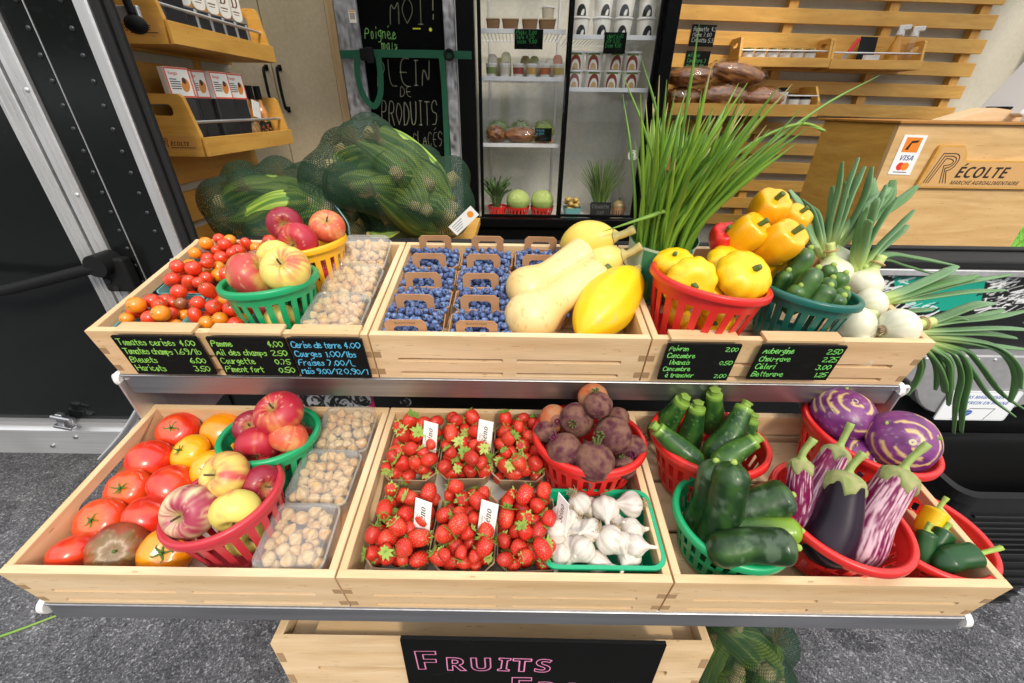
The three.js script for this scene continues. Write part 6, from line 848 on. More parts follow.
// zucchini, cucumbers
{
  const zc = (s, pale = 0) => (t, a, q) => { const v = fbm(q.x * 60 + s, q.y * 60, q.z * 60, 3), st = Math.cos(a * 5 + s); let c = mix([0.012, 0.05, 0.012], [0.05, 0.13, 0.02], Math.max(0, Math.min(1, 0.3 + v + 0.3 * st + pale))); if (n3(q.x * 300, q.y * 300, q.z * 300) > 0.62) c = mix(c, [0.16, 0.26, 0.08], 0.5); if (t > 0.88) c = mix(c, [0.2, 0.34, 0.05], sm(0.88, 0.97, t)); return c; };
  const zst = std({ color: lin(0.2, 0.32, 0.045), roughness: 0.65 }), kid = (t, b, d) => stemAt(t, b.clone().addScaledVector(d, -0.002), d, 0.0078, 0.013, zst, 'stem', 1.45);
  const Z = [['upright zucchini at the back left of the basket', [0.972, 0.278, 0.06], [1.0, 0.275, 0.168], 0.0216, 0.2], ['dark upright zucchini second from the left', [1.02, 0.235, 0.06], [1.022, 0.262, 0.165], 0.0210, 0], ['short pale green zucchini at the back', [1.066, 0.272, 0.09], [1.054, 0.28, 0.18], 0.0204, 0.35], ['long dark zucchini leaning right in the middle', [1.028, 0.185, 0.11], [1.092, 0.247, 0.182], 0.0222, 0], ['zucchini lying over the left rim', [1.005, 0.165, 0.125], [0.938, 0.212, 0.165], 0.0198, 0.15], ['bright striped zucchini lying over the right front', [1.02, 0.155, 0.135], [1.084, 0.184, 0.172], 0.0192, 0.45], ['dark zucchini half hidden at the right', [1.095, 0.22, 0.085], [1.11, 0.242, 0.158], 0.0186, 0]];
  Z.forEach(([l, A, B, r, p], i) => limb('zucchini', l, 'zucchini', 'zucchini in the red basket', 'l', A, B, (t) => r * (t < 0.2 ? Math.sqrt(Math.max(0.001, 1 - (1 - t / 0.2) ** 2)) : lerp(1.04, 0.66, sm(0.3, 1, t))), { bend: (i % 3 - 1) * 0.05, col: zc(i * 3, p), seg: 40, rows: 60 }, M.darkSkin, kid));
  const cc = (s, pale = 0) => (t, a, q) => { const v = fbm(q.x * 50 + s, q.y * 50, q.z * 50, 4), bl = fbm(q.x * 60 + s * 3, q.y * 60, q.z * 60, 4); let c = mix([0.008, 0.03, 0.007], [0.036, 0.095, 0.017], Math.max(0, Math.min(1, 0.25 + v * 1.1 + 0.2 * Math.cos(a * 6 + s) + pale))); if (bl > 0.16) c = mix(c, [0.14, 0.2, 0.13], Math.min(0.35, (bl - 0.16) * 2.2)); if (pale) c = mix(c, [0.22, 0.36, 0.03], pale * sm(0.3, 1, t)); return c; };
  const wart = (s) => (a, t) => 1 + 0.018 * n3(Math.cos(a) * 5 + s, Math.sin(a) * 5, t * 16) + 0.012 * Math.cos(a * 5);
  const tip = (t, b, d) => { mesh('stem_scar', blob(10, 8, (n) => [n.x * 0.005, n.y * 0.005, n.z * 0.005], null), M.calyxPale, t).position.copy(b.clone().addScaledVector(d, 0.0005)); };
  const C = [['dark cucumber standing at the left of the green basket', [0.982, 0.086, 0.05], [0.998, 0.132, 0.188], 0.0221, 0], ['longest dark cucumber standing in the green basket', [0.992, 0.044, 0.055], [1.013, 0.118, 0.204], 0.0259, 0], ['fat dark cucumber leaning right at the back', [1.01, 0.09, 0.112], [1.108, 0.1, 0.154], 0.0270, 0], ['light green ended cucumber between two dark ones', [1.0, 0.062, 0.12], [1.106, 0.056, 0.134], 0.0189, 0.9], ['dark cucumber lying across the front rim', [0.968, 0.034, 0.118], [1.076, 0.024, 0.152], 0.0238, 0]];
  C.forEach(([l, A, B, r, p], i) => limb('cucumber', l, 'cucumber', 'cucumbers in the bright green basket', 'l', A, B, round(r, 0.2, 0.17), { bend: 0.025 * (i - 2), col: cc(i * 5, p), rib: wart(i), seg: 48, rows: 70 }, M.darkSkin, tip));
  // mini cucumbers
  const mc = (s) => (t, a, q) => { const v = fbm(q.x * 70 + s, q.y * 70, q.z * 70, 3); return mix([0.022, 0.075, 0.016], [0.1, 0.22, 0.035], Math.max(0, Math.min(1, 0.3 + v + 0.4 * Math.cos(a * 4 + s) * 0.5 + (t - 0.5) * 0.4))); };
  const Q = [['long bright small cucumber standing at the back left', [1.18, 0.12, 0.108], [1.205, 0.14, 0.19], 0.0165], ['large bright small cucumber standing in the middle', [1.17, 0.07, 0.098], [1.2, 0.095, 0.178], 0.0171], ['small cucumber standing against the left rim', [1.17, 0.118, 0.098], [1.175, 0.124, 0.155], 0.0131], ['dark small cucumber end at the left front', [1.165, 0.078, 0.103], [1.176, 0.08, 0.152], 0.0142], ['bright small cucumber at the front', [1.2, 0.06, 0.108], [1.221, 0.076, 0.156], 0.0165], ['dark small cucumber end at the back right', [1.262, 0.148, 0.098], [1.272, 0.152, 0.15], 0.0137], ['dark small cucumber end at the right, upper', [1.262, 0.12, 0.098], [1.276, 0.123, 0.152], 0.0142], ['dark small cucumber end in the middle right', [1.236, 0.104, 0.098], [1.247, 0.11, 0.15], 0.0131], ['dark small cucumber end at the right rim', [1.243, 0.075, 0.103], [1.253, 0.078, 0.148], 0.0131], ['bright small cucumber at the right front rim', [1.22, 0.058, 0.108], [1.238, 0.06, 0.147], 0.0131]];
  Q.forEach(([l, A, B, r], i) => limb('small_cucumber', l, 'cucumber', 'small cucumbers in the dark green basket', 'u', A, B, round(r, 0.3, 0.3), { col: mc(i * 2), seg: 20, rows: 26, rib: wart(i) }, M.skin, tip));
}
// eggplants
{
  const cal = (s) => blob(28, 12, (n) => { const t = Math.acos(n.y), a = Math.atan2(n.z, n.x), e = t > 1.1 ? 0.3 * Math.cos(5 * a + s) + 0.12 * Math.cos(11 * a) : 0; return [n.x * (1 + e * 0.2), n.y * 0.9 - e, n.z * (1 + e * 0.2)]; }, (n) => mix([0.2, 0.26, 0.07], [0.36, 0.33, 0.15], Math.max(0, Math.min(1, 0.5 + fbm(n.x * 4 + s, n.y * 4, n.z * 4, 3)))));
  const eg = (R, r, R2) => (t) => (lerp(R, r, sm(0.15, 0.95, t))) * Math.sqrt(Math.max(0.0004, t < 0.22 ? 1 - (1 - t / 0.22) ** 2 : t > 0.93 ? 1 - ((t - 0.93) / 0.07) ** 2 * 0.9 : 1));
  const str = (s, w) => (t, a, q) => { const v = fbm(Math.cos(a) * 13 + s, Math.sin(a) * 13, t * 3.2, 4), f = fbm(Math.cos(a) * 30 + s, Math.sin(a) * 30, t * 8, 3); const k = Math.max(0, Math.min(1, 0.5 + (v + f * 0.6) * 3.2 - w)); return mix([0.17, 0.006, 0.06], [0.68, 0.44, 0.5], k); };
  const blk = (t, a, q) => mix([0.006, 0.004, 0.008], [0.022, 0.008, 0.022], Math.max(0, Math.min(1, 0.4 + fbm(q.x * 20, q.y * 20, q.z * 20, 2))));
  const kid = (R, s, len, bend) => (t, b, d) => { const c = mesh('calyx', cal(s), M.matteV, t); c.scale.set(R * 1.06, R * 0.85, R * 1.06); c.position.copy(b.clone().addScaledVector(d, -R * 0.42)); c.quaternion.setFromUnitVectors(V(0, 1, 0), d); stemAt(t, b.clone().addScaledVector(d, R * 0.2), d, 0.0045, len, std({ color: lin(0.28, 0.36, 0.1), roughness: 0.7 }), 'stem', 2.0, bend); };
  const E = [['thin purple striped eggplant at the left of the basket', [1.12, 0.07, 0.07], [1.127, 0.135, 0.185], 0.021, 0.016, str(1, 0.55), 0.03, V(0.012, 0.004, 0)], ['purple striped eggplant behind the black one', [1.125, 0.07, 0.09], [1.195, 0.158, 0.185], 0.027, 0.019, str(4, 0.5), 0.032, V(0.0, 0.012, 0)], ['glossy black eggplant in the middle', [1.14, 0.034, 0.085], [1.177, 0.108, 0.188], 0.034, 0.024, blk, 0.026, V(0.01, 0.008, 0)], ['large white and purple streaked eggplant at the right', [1.2, 0.04, 0.07], [1.258, 0.115, 0.19], 0.03, 0.023, str(9, 0.2), 0.034, V(0.014, 0.01, 0)]];
  E.forEach(([l, A, B, R, r, c, sl, be], i) => limb('eggplant', l, 'eggplant', 'eggplants in the red basket', 'l', A, B, eg(R, r), { bend: 0.03 * (i % 2 ? 1 : -1), col: c, seg: 96, rows: 80 }, M.darkSkin, kid(r, i, sl, be)));
}
// kohlrabi
{
  const kg = (s) => blob(72, 48, (n) => { const w = 1 + 0.05 * fbm(n.x * 2 + s, n.y * 2, n.z * 2, 3); return [n.x * w, n.y * 0.82 * w, n.z * w]; }, (n) => { const t = Math.acos(n.y), a = Math.atan2(n.z, n.x), w = fbm(n.x * 3 + s, n.y * 3, n.z * 3, 4); const q = t + 0.05 * a + w * 0.07, k = Math.round(q / 0.3), ring = Math.abs(q - k * 0.3), arc = Math.cos(a * (k % 2 ? 1 : 2) + k * 2.3 + s) + w * 0.6; let c = mix([0.1, 0.008, 0.1], [0.22, 0.04, 0.2], Math.max(0, Math.min(1, 0.4 + w * 1.2))); if (k > 0 && k < 5 && ring < 0.055 + w * 0.03 && arc > -0.25) c = mix(c, [0.62, 0.44, 0.17], sm(0.06, 0.03, ring)); if (n3(n.x * 14 + s, n.y * 14, n.z * 14) > 0.62) c = mix(c, [0.4, 0.3, 0.4], 0.3); return c; });
  const K = [['purple kohlrabi with a pale scar at the back left', 1.283, 0.262, 0.152, 0.1, [0.15, 0.2, 0.1], 1], ['purple kohlrabi with pale rings facing forward at the right', 1.335, 0.198, 0.16, 0.1, [0.75, 0.0, 0.42], 4], ['dark purple kohlrabi lower down between the other two', 1.285, 0.2, 0.105, 0.085, [0.6, 1.2, 0.4], 7]];
  K.forEach(([l, u, d, h, dia, rot, s]) => { const t = thing('kohlrabi', l, 'kohlrabi', 'purple kohlrabi in the red basket', 'l', u, d, h, rot); const m = mesh('bulb', kg(s), M.skin, t); m.scale.setScalar(dia / 2); const c = mesh('crown_scar', lath([[0.0001, 0.01], [0.05, 0.02], [0.09, 0.03], [0.11, 0.0], [0.1, -0.05]], 20), std({ color: lin(0.55, 0.5, 0.3), roughness: 0.8 }), t); c.scale.setScalar(dia / 2); c.position.y = dia / 2 * 0.8; for (let i = 0; i < 3; i++) { const a = i * 2.1 + s; const st = mesh('leaf_stub', sweep([[Math.cos(a) * 0.6, 0.42, Math.sin(a) * 0.6], [Math.cos(a) * 0.8, 0.62, Math.sin(a) * 0.8]], (q) => 0.08 * (1 - q * 0.4), { seg: 8, rows: 4, flat: 0.5 }), M.calyxPale, t); st.scale.setScalar(dia / 2); } });
}
// hot peppers
{
  const gp = (c0, c1, s) => (t, a, q) => mix(c0, c1, Math.max(0, Math.min(1, 0.4 + fbm(q.x * 30 + s, q.y * 30, q.z * 30, 3)))), pr = (R) => (t) => R * Math.sqrt(Math.max(0.002, t < 0.3 ? t / 0.3 : t > 0.9 ? 1 - ((t - 0.9) / 0.1) ** 2 * 0.8 : 1)), dg = [[0.008, 0.045, 0.012], [0.02, 0.085, 0.02]], kid = (len, be) => (t, b, d) => stemAt(t, b, d, 0.0032, len, M.calyxPale, 'stem', 2.4, be);
  const H = [['yellow hot pepper standing at the back', [1.335, 0.075, 0.07], [1.358, 0.108, 0.108], 0.016, [[0.75, 0.42, 0.006], [0.8, 0.5, 0.01]], 0.018], ['dark green hot pepper standing under the yellow one', [1.322, 0.045, 0.065], [1.35, 0.08, 0.1], 0.0145, dg, 0.008], ['dark green hot pepper lying at the front with its stem right', [1.305, 0.034, 0.085], [1.37, 0.045, 0.098], 0.0165, dg, 0.03], ['dark green hot pepper at the left rim', [1.308, 0.034, 0.06], [1.316, 0.075, 0.105], 0.012, dg, 0.01], ['small dark hot pepper between the larger ones', [1.335, 0.035, 0.06], [1.366, 0.056, 0.085], 0.013, dg, 0.008]];
  H.forEach(([l, A, B, R, c, sl], i) => limb('hot_pepper', l, 'hot pepper', 'hot peppers in the red basket', 'l', A, B, pr(R), { bend: 0.05, col: gp(c[0], c[1], i), rib: (a, t) => 1 + 0.06 * Math.cos(3 * a + i) }, M.darkSkin, kid(sl, V(0.004, 0.003, 0))));
}
// bell peppers
{
  const bp = (s) => blob(64, 40, (n) => { const t = Math.acos(Math.max(-1, Math.min(1, n.y))), a = Math.atan2(n.z, n.x), lob = 1 - 0.17 * Math.pow(Math.abs(Math.cos(2 * a + s + 0.25 * Math.sin(a))), 5) * (0.55 + 0.45 * Math.abs(Math.cos(t))), R = Math.pow(Math.sin(t), 0.62) * (0.92 + 0.16 * Math.cos(t)) * lob, nn = Math.hypot(n.x, n.z) || 1, y = Math.cos(t) * 1.16 - 0.34 * Math.exp(-((t / 0.42) ** 2)) + 0.2 * Math.exp(-(((Math.PI - t) / 0.4) ** 2)); return [n.x / nn * R, y, n.z / nn * R]; }, (n) => mix([0.9, 0.38, 0.002], [0.92, 0.48, 0.005], Math.max(0, Math.min(1, 0.5 + fbm(n.x * 2 + s, n.y * 2, n.z * 2, 2)))));
  const G = [bp(0), bp(0.8)], st = sweep([[0, 0.55, 0], [0.02, 0.95, 0.02], [0.1, 1.25, 0.05]], (t) => (t < 0.3 ? 0.2 - t * 0.3 : 0.11 + 0.03 * t), { seg: 10, rows: 10, rib: (a) => 1 + 0.1 * Math.cos(5 * a) });
  [['topmost orange bell pepper of the heap', 1.153, 0.22, 0.22, 0.07, [0.35, 0, -0.05]], ['orange bell pepper at the left front of the heap', 1.11, 0.182, 0.19, 0.071, [0.45, 0.4, -0.2]], ['orange bell pepper at the right front of the heap', 1.158, 0.156, 0.188, 0.075, [0.45, 0.8, 0.1]], ['small orange bell pepper at the back right of the heap', 1.203, 0.216, 0.2, 0.06, [0.3, 0.3, -0.15]]].forEach(([l, u, d, h, dia, rot], i) => { const t = thing('bell_pepper', l, 'bell pepper', 'orange bell peppers', 'u', u, d, h, rot); const m = mesh('fruit', G[i % 2], M.glossV, t); m.scale.setScalar(dia / 2); const s = mesh('stem', st, M.stem, t); s.scale.setScalar(dia / 2); });
  // a red one glimpsed behind the green onions
  const r = thing('red_bell_pepper', 'red bell pepper half hidden behind the green onions', 'bell pepper', null, 'u', 1.085, 0.2, 0.17, [0.3, 0, 0.2]); const rm = mesh('fruit', G[0].clone(), M.redP, r); rm.geometry.deleteAttribute('color'); rm.scale.setScalar(0.03); const rs = mesh('stem', st, M.stem, r); rs.scale.setScalar(0.03);
}
// pattypan squash
{
  const pp = (s) => blob(72, 32, (n) => { const t = Math.acos(Math.max(-1, Math.min(1, n.y))), a = Math.atan2(n.z, n.x), sc = 1 + 0.032 * Math.cos(11 * a + s) * Math.sin(t) ** 2, R = Math.pow(Math.sin(t), 0.8) * sc * (1 + 0.05 * Math.cos(a * 2 + s)), nn = Math.hypot(n.x, n.z) || 1; return [n.x / nn * R, n.y * (n.y > 0 ? 0.62 : 0.6) - 0.1 * Math.exp(-((t / 0.3) ** 2)), n.z / nn * R]; }, (n) => mix([0.86, 0.48, 0.004], [0.88, 0.62, 0.012], Math.max(0, Math.min(1, 0.55 + 0.9 * fbm(n.x * 2.4 + s, n.y * 2.4, n.z * 2.4, 3) - (n3(n.x * 13 + s, n.y * 13, n.z * 13) > 0.6 ? 0.6 : 0)))));
  const G = [pp(0), pp(2), pp(5)], st = sweep([[0, 0.42, 0], [0.01, 0.6, 0.01], [0.04, 0.74, 0.03]], (t) => 0.13 - 0.04 * t, { seg: 10, rows: 8, rib: (a) => 1 + 0.12 * Math.cos(5 * a) });
  [['round yellow pattypan at the back left with its stem up', 0.982, 0.15, 0.152, 0.066, [0.2, 0, 0.2]], ['large yellow pattypan at the front left with its stem forward', 0.988, 0.078, 0.155, 0.086, [1.15, 0, 0.1]], ['yellow pattypan at the back right, behind the largest', 1.08, 0.15, 0.15, 0.074, [0.5, 0.5, 0]], ['largest yellow pattypan lying over the right rim', 1.08, 0.092, 0.162, 0.094, [0.55, 0.3, -0.12]], ['yellow pattypan seen between the two front ones', 1.04, 0.082, 0.115, 0.06, [1.2, 1, 0]], ['yellow pattypan seen through the basket slots at left', 0.99, 0.085, 0.08, 0.062, [1, 2, 0]], ['yellow pattypan seen through the basket slots at right', 1.06, 0.085, 0.072, 0.062, [1.2, 0, 0.4]]].forEach(([l, u, d, h, dia, rot], i) => { const t = thing('pattypan_squash', l, 'squash', 'yellow pattypan squash', 'u', u, d, h, rot); const m = mesh('fruit', G[i % 3], M.skin, t); m.scale.setScalar(dia / 2); const s = mesh('stem', st, M.stem, t); s.scale.setScalar(dia / 2); });
}
// beets
{
  const bg = (s, or) => blob(72, 50, (n) => { const t = Math.acos(Math.max(-1, Math.min(1, n.y))), w = 1 + 0.06 * fbm(n.x * 2 + s, n.y * 2, n.z * 2, 3); const tail = t > 2.85 ? -0.6 * ((t - 2.85) / 0.29) : 0; return [n.x * w, (n.y * 0.94 + tail) * w, n.z * w]; }, (n) => { const v = fbm(n.x * 3 + s, n.y * 3, n.z * 3, 4), f = fbm(n.x * 12, n.y * 12 + s, n.z * 12, 2), t = Math.acos(n.y); let c = or ? mix([0.42, 0.1, 0.03], [0.34, 0.17, 0.08], Math.max(0, Math.min(1, 0.5 + v * 1.6))) : mix([0.065, 0.007, 0.018], [0.18, 0.082, 0.052], Math.max(0, Math.min(1, 0.62 + v * 1.5 + f * 0.35 - 0.4 * sm(1.6, 2.6, t)))); if (t < 0.5) c = mix(c, [0.09, 0.02, 0.03], 0.6); return c; });
  const G = [bg(1), bg(4), bg(9)], O = bg(6, true), top = (() => { const L = []; for (let i = 0; i < 7; i++) { const a = i * 0.9, l = 0.2 + 0.15 * hsh(i, 4, 1); L.push(sweep([[Math.cos(a) * 0.1, 0.86, Math.sin(a) * 0.1], [Math.cos(a) * 0.22, 0.9 + l, Math.sin(a) * 0.22]], (t) => 0.07 * (1 - 0.3 * t), { seg: 7, rows: 4 })); } return merge(L); })(), tm = [std({ color: lin(0.12, 0.012, 0.04), roughness: 0.6 }), std({ color: lin(0.09, 0.1, 0.02), roughness: 0.7 })];
  [['orange beet at the very back of the heap', 0.838, 0.268, 0.185, 0.06, 1], ['topmost round purple beet at the back', 0.84, 0.238, 0.2, 0.054, 0], ['orange beet at the back left rim', 0.77, 0.252, 0.15, 0.055, 1], ['purple beet with leafy crown at the back left', 0.808, 0.236, 0.165, 0.066, 0], ['small brown beet at the left rim', 0.755, 0.224, 0.145, 0.046, 0], ['large brown beet with crown at the right', 0.863, 0.198, 0.172, 0.068, 0], ['brown beet at the front left', 0.782, 0.176, 0.158, 0.066, 0], ['largest purple beet at the front middle', 0.827, 0.156, 0.158, 0.074, 0], ['purple beet at the right rim', 0.897, 0.192, 0.142, 0.056, 0], ['small brown beet at the front right rim', 0.878, 0.158, 0.142, 0.042, 0], ['small beet at the back right rim', 0.885, 0.256, 0.148, 0.046, 0]].forEach(([l, u, d, h, dia, o], i) => { const rot = [[1.0, 0.4, 0.3], [-0.5, 0, 0.2], [0.8, 1, 0.6], [0.9, 0.2, 0.5], [-0.4, 1, 0.3], [1.0, -0.5, 0.5], [-0.6, 0.5, 0.4], [-0.5, 0.2, -0.2], [0.9, -0.8, -0.4], [-0.3, 0, 0.3], [1, 1, 1]][i]; const t = thing('beet', l, 'beet', 'beets heaped in the red basket', 'l', u, d, h - 0.008, rot); const m = mesh('root', o ? O : G[i % 3], M.matteV, t); m.scale.setScalar(dia / 2.25); const c = mesh('crown', top, tm[i % 2], t); c.scale.setScalar(dia / 2.25); });
}
// garlic
{
  const gg = (s) => blob(40, 28, (n) => { const t = Math.acos(Math.max(-1, Math.min(1, n.y))), a = Math.atan2(n.z, n.x), cl = 1 - 0.11 * Math.pow(Math.abs(Math.cos(3.5 * a + s)), 3) * Math.sin(t), R = Math.sin(t) * cl, nn = Math.hypot(n.x, n.z) || 1; return [n.x / nn * R, n.y * 0.82 + 0.55 * Math.exp(-((t / 0.36) ** 2)), n.z / nn * R]; }, (n) => { const a = Math.atan2(n.z, n.x), st = fbm(Math.cos(a) * 10 + s, Math.sin(a) * 10, n.y * 1.2, 3); return mix([0.64, 0.6, 0.52], [0.42, 0.3, 0.29], Math.max(0, Math.min(0.8, 0.12 + st * 1.1))); });
  const G = [gg(0), gg(1.2), gg(2.4)], neck = sweep([[0, 1.1, 0], [0.02, 1.5, 0.02], [0.08, 1.9, 0.05]], (t) => 0.2 * (1 - 0.35 * t), { seg: 9, rows: 8 }), roots = (() => { const L = []; for (let i = 0; i < 26; i++) { const a = i * 2.4, r = 0.1 + 0.12 * hsh(i, 1, 2), l = 0.3 + 0.4 * hsh(i, 3, 2); L.push(sweep([[Math.cos(a) * r, -0.78, Math.sin(a) * r], [Math.cos(a) * r * 1.8, -0.78 - l * 0.6, Math.sin(a) * r * 1.8], [Math.cos(a + 0.6) * r * 2.6, -0.78 - l, Math.sin(a + 0.6) * r * 2.6]], () => 0.018, { seg: 4, rows: 4 })); } return merge(L); })();
  const rm = std({ color: lin(0.42, 0.32, 0.18), roughness: 0.9 }), gm = vc({ roughness: 0.6 });
  const N = ['rear left', 'rear middle', 'rear right, neck to the left', 'far left', 'left, roots to the left', 'centre left', 'small central', 'right', 'large central', 'front left', 'front corner left', 'front right', 'small rear centre', 'between the rear two', 'centre right', 'low front centre', 'low left', 'upper centre left', 'upper centre right', 'upper right front', 'upper left'];
  [[0.803, 0.118, 0.086, 0.044, [2.5, 0.3, -0.4]], [0.845, 0.11, 0.084, 0.05, [1.2, 0.2, 0.3]], [0.889, 0.118, 0.086, 0.048, [0.3, 0, 1.4]], [0.772, 0.1, 0.076, 0.042, [0.6, 0, -0.8]], [0.762, 0.072, 0.08, 0.046, [0.3, 0, -1.5]], [0.797, 0.077, 0.08, 0.04, [2.6, 0.5, 0.2]], [0.82, 0.088, 0.072, 0.03, [2.4, 0.8, 0.3]], [0.88, 0.072, 0.084, 0.044, [0.8, 0, -1.9]], [0.84, 0.052, 0.092, 0.05, [2.2, 0.4, -0.5]], [0.8, 0.042, 0.082, 0.046, [2.2, 0, 0.8]], [0.768, 0.04, 0.066, 0.042, [1.6, 0, 0.4]], [0.872, 0.036, 0.07, 0.042, [1.2, 0, 0.6]], [0.862, 0.092, 0.072, 0.034, [0.4, 1, 0.3]], [0.824, 0.122, 0.07, 0.04, [1.4, 0.3, 0.8]], [0.86, 0.07, 0.07, 0.04, [2.4, 1, 0.1]], [0.822, 0.03, 0.066, 0.042, [1.2, 0.6, -0.5]], [0.782, 0.056, 0.066, 0.04, [0.9, 0.5, 0.3]], [0.814, 0.066, 0.094, 0.038, [0.5, 0.2, 0.9]], [0.858, 0.05, 0.092, 0.036, [2.0, 0.6, 0.3]], [0.88, 0.044, 0.09, 0.038, [0.8, 0.3, -0.7]], [0.782, 0.088, 0.09, 0.036, [1.6, 0.2, 0.5]]].forEach(([u, d, h, dia, rot], i) => { const t = thing('garlic_bulb', `white garlic bulb, ${N[i]} in the green tray`, 'garlic', 'garlic bulbs in the green tray', 'l', 0.83 + (u - 0.83) * 0.94, 0.078 + (d - 0.078) * 0.9, h + 0.014, rot); const m = mesh('bulb', G[i % 3], gm, t); m.scale.setScalar(dia / 2.3); const n = mesh('neck', neck, gm.clone(), t); n.material.vertexColors = false; n.material.color.setRGB(0.72, 0.66, 0.55); n.scale.setScalar(dia / 2.3); const r = mesh('roots', roots, rm, t); r.scale.setScalar(dia / 2.3); r.userData.kind = 'stuff'; });
}
// ---------------------------------------------------------------- onions with their tops
{
  const og = (s) => blob(40, 28, (n) => { const t = Math.acos(Math.max(-1, Math.min(1, n.y))), w = 1 + 0.02 * fbm(n.x * 2 + s, n.y * 2, n.z * 2, 2); return [n.x * w, n.y * 0.86 + 0.42 * Math.exp(-((t / 0.34) ** 2)) - 0.12 * Math.exp(-(((Math.PI - t) / 0.3) ** 2)), n.z * w]; }, (n) => { const a = Math.atan2(n.z, n.x), st = fbm(Math.cos(a) * 12 + s, Math.sin(a) * 12, n.y * 0.7, 3), t = Math.acos(n.y); let c = mix([0.72, 0.7, 0.56], [0.58, 0.58, 0.32], Math.max(0, Math.min(1, 0.2 + st * 0.8))); if (t < 0.9) c = mix(c, [0.5, 0.62, 0.22], sm(0.9, 0.3, t) * 0.8); if (t > 2.85) c = [0.28, 0.18, 0.1]; return c; });
  const G = [og(1), og(5)], om = vc({ roughness: 0.35, clearcoat: 0.3, clearcoatRoughness: 0.25 }), roots = (() => { const L = []; for (let i = 0; i < 16; i++) { const a = i * 2.4, l = 0.3 + 0.3 * hsh(i, 3, 2); L.push(sweep([[Math.cos(a) * 0.1, -0.7, Math.sin(a) * 0.1], [Math.cos(a) * 0.3, -0.7 - l, Math.sin(a) * 0.3]], () => 0.012, { seg: 4, rows: 3 })); } return merge(L); })();
  const rm = std({ color: lin(0.5, 0.4, 0.24), roughness: 0.9 });
  const dirQ = (x, y, z) => new THREE.Quaternion().setFromUnitVectors(V(0, 1, 0), V(x, y, z).normalize());
  const leafM = vc({ roughness: 0.45, side: THREE.DoubleSide });
  function tops(t, paths, pos, wid) { // each leaf a hollow flattened blade
    paths.forEach((pts, i) => { const rel = pts.map((p) => V(...p).sub(pos)), s = i * 3.3 + wid * 100, dk = hsh(i, 7, 3); const g = sweep(rel, (q) => wid * (0.75 + 0.5 * hsh(i, 2, 8)) * (q < 0.15 ? lerp(0.6, 1, q / 0.15) : q > 0.8 ? lerp(1, 0.5, (q - 0.8) / 0.2) : 1), { seg: 12, rows: 30, flat: (q) => lerp(0.9, 0.34, sm(0, 0.4, q)), col: (q, a, p) => { const st = fbm(Math.cos(a) * 6 + s, Math.sin(a) * 6, q * 2, 3), blu = mix([0.08, 0.19, 0.05], [0.16, 0.29, 0.14], Math.max(0, Math.min(1, 0.4 + st + dk * 0.5 - 0.2))); return mix([0.42, 0.52, 0.14], blu, sm(0.0, 0.35, q)); } }); mesh('leaf', g, leafM, t); });
  }
  const B = [['white onion half hidden behind the orange peppers', [1.248, 0.222, 0.115], 0.0502, [0.2, 0.8, -0.4], null], ['rear white onion with upright leek like leaves', [1.338, 0.228, 0.118], 0.0547, [-0.3, 0.9, -0.1], null], ['white onion in front of the rear one, tops upright', [1.314, 0.19, 0.11], 0.0638, [-0.2, 0.8, -0.3], LEAF_A], ['white onion with upright grey green leaves on the right', [1.358, 0.16, 0.105], 0.0616, [0.35, 0.9, -0.2], LEAF_B], ['white onion whose tops point right', [1.352, 0.118, 0.09], 0.0570, [1, 0.25, 0.0], LEAF_C.slice(0, 4)], ['large white onion lying at the front', [1.3, 0.072, 0.076], 0.0752, [0.9, 0.5, -0.2], null], ['white onion at the front right with drooping tops', [1.345, 0.04, 0.098], 0.0638, [1, 0.15, -0.1], LEAF_C.slice(4)], ['white onion low at the crate front', [1.3, 0.028, 0.055], 0.0570, [0.7, 0.4, 0.2], null]];
  B.forEach(([l, [u, d, h], dia, dir, paths], i) => { const pos = toW('u', u, d, h), t = new THREE.Group(); t.name = numbered('white_onion'); tag(t, l, 'onion', 'white onions in the right upper crate'); t.position.copy(pos); scene.add(t); const q = dirQ(...dir); const m = mesh('bulb', G[i % 2], om, t); m.scale.setScalar(dia / 2.02); m.quaternion.copy(q); const r = mesh('roots', roots, rm, t); r.scale.setScalar(dia / 2.02); r.quaternion.copy(q); r.userData.kind = 'stuff';
    if (paths) { const more = paths.map((p) => { const w = [rr(-0.03, 0.03), rr(-0.025, 0.03), rr(-0.03, 0.02)], e = rr(0.75, 1.0); return p.map((c, j) => { const k = j / (p.length - 1); return [p[0][0] + (c[0] - p[0][0]) * e + w[0] * k, p[0][1] + (c[1] - p[0][1]) * e + w[1] * k, p[0][2] + (c[2] - p[0][2]) * e + w[2] * k]; }); }); tops(t, [...paths, ...more], pos, 0.009); const nk = V(...dir).normalize().multiplyScalar(dia * 0.62); mesh('neck', sweep([nk.clone().multiplyScalar(0.55), nk, nk.clone().multiplyScalar(1.5)], () => 0.008, { seg: 12, rows: 8, col: () => [0.5, 0.58, 0.2] }), leafM, t); mesh('rubber_band', new THREE.TorusGeometry(0.011, 0.0016, 6, 20).rotateX(Math.PI / 2).applyQuaternion(q).translate(nk.x * 1.1, nk.y * 1.1, nk.z * 1.1), std({ color: lin(0.5, 0.3, 0.14), roughness: 0.6 }), t); } });
}
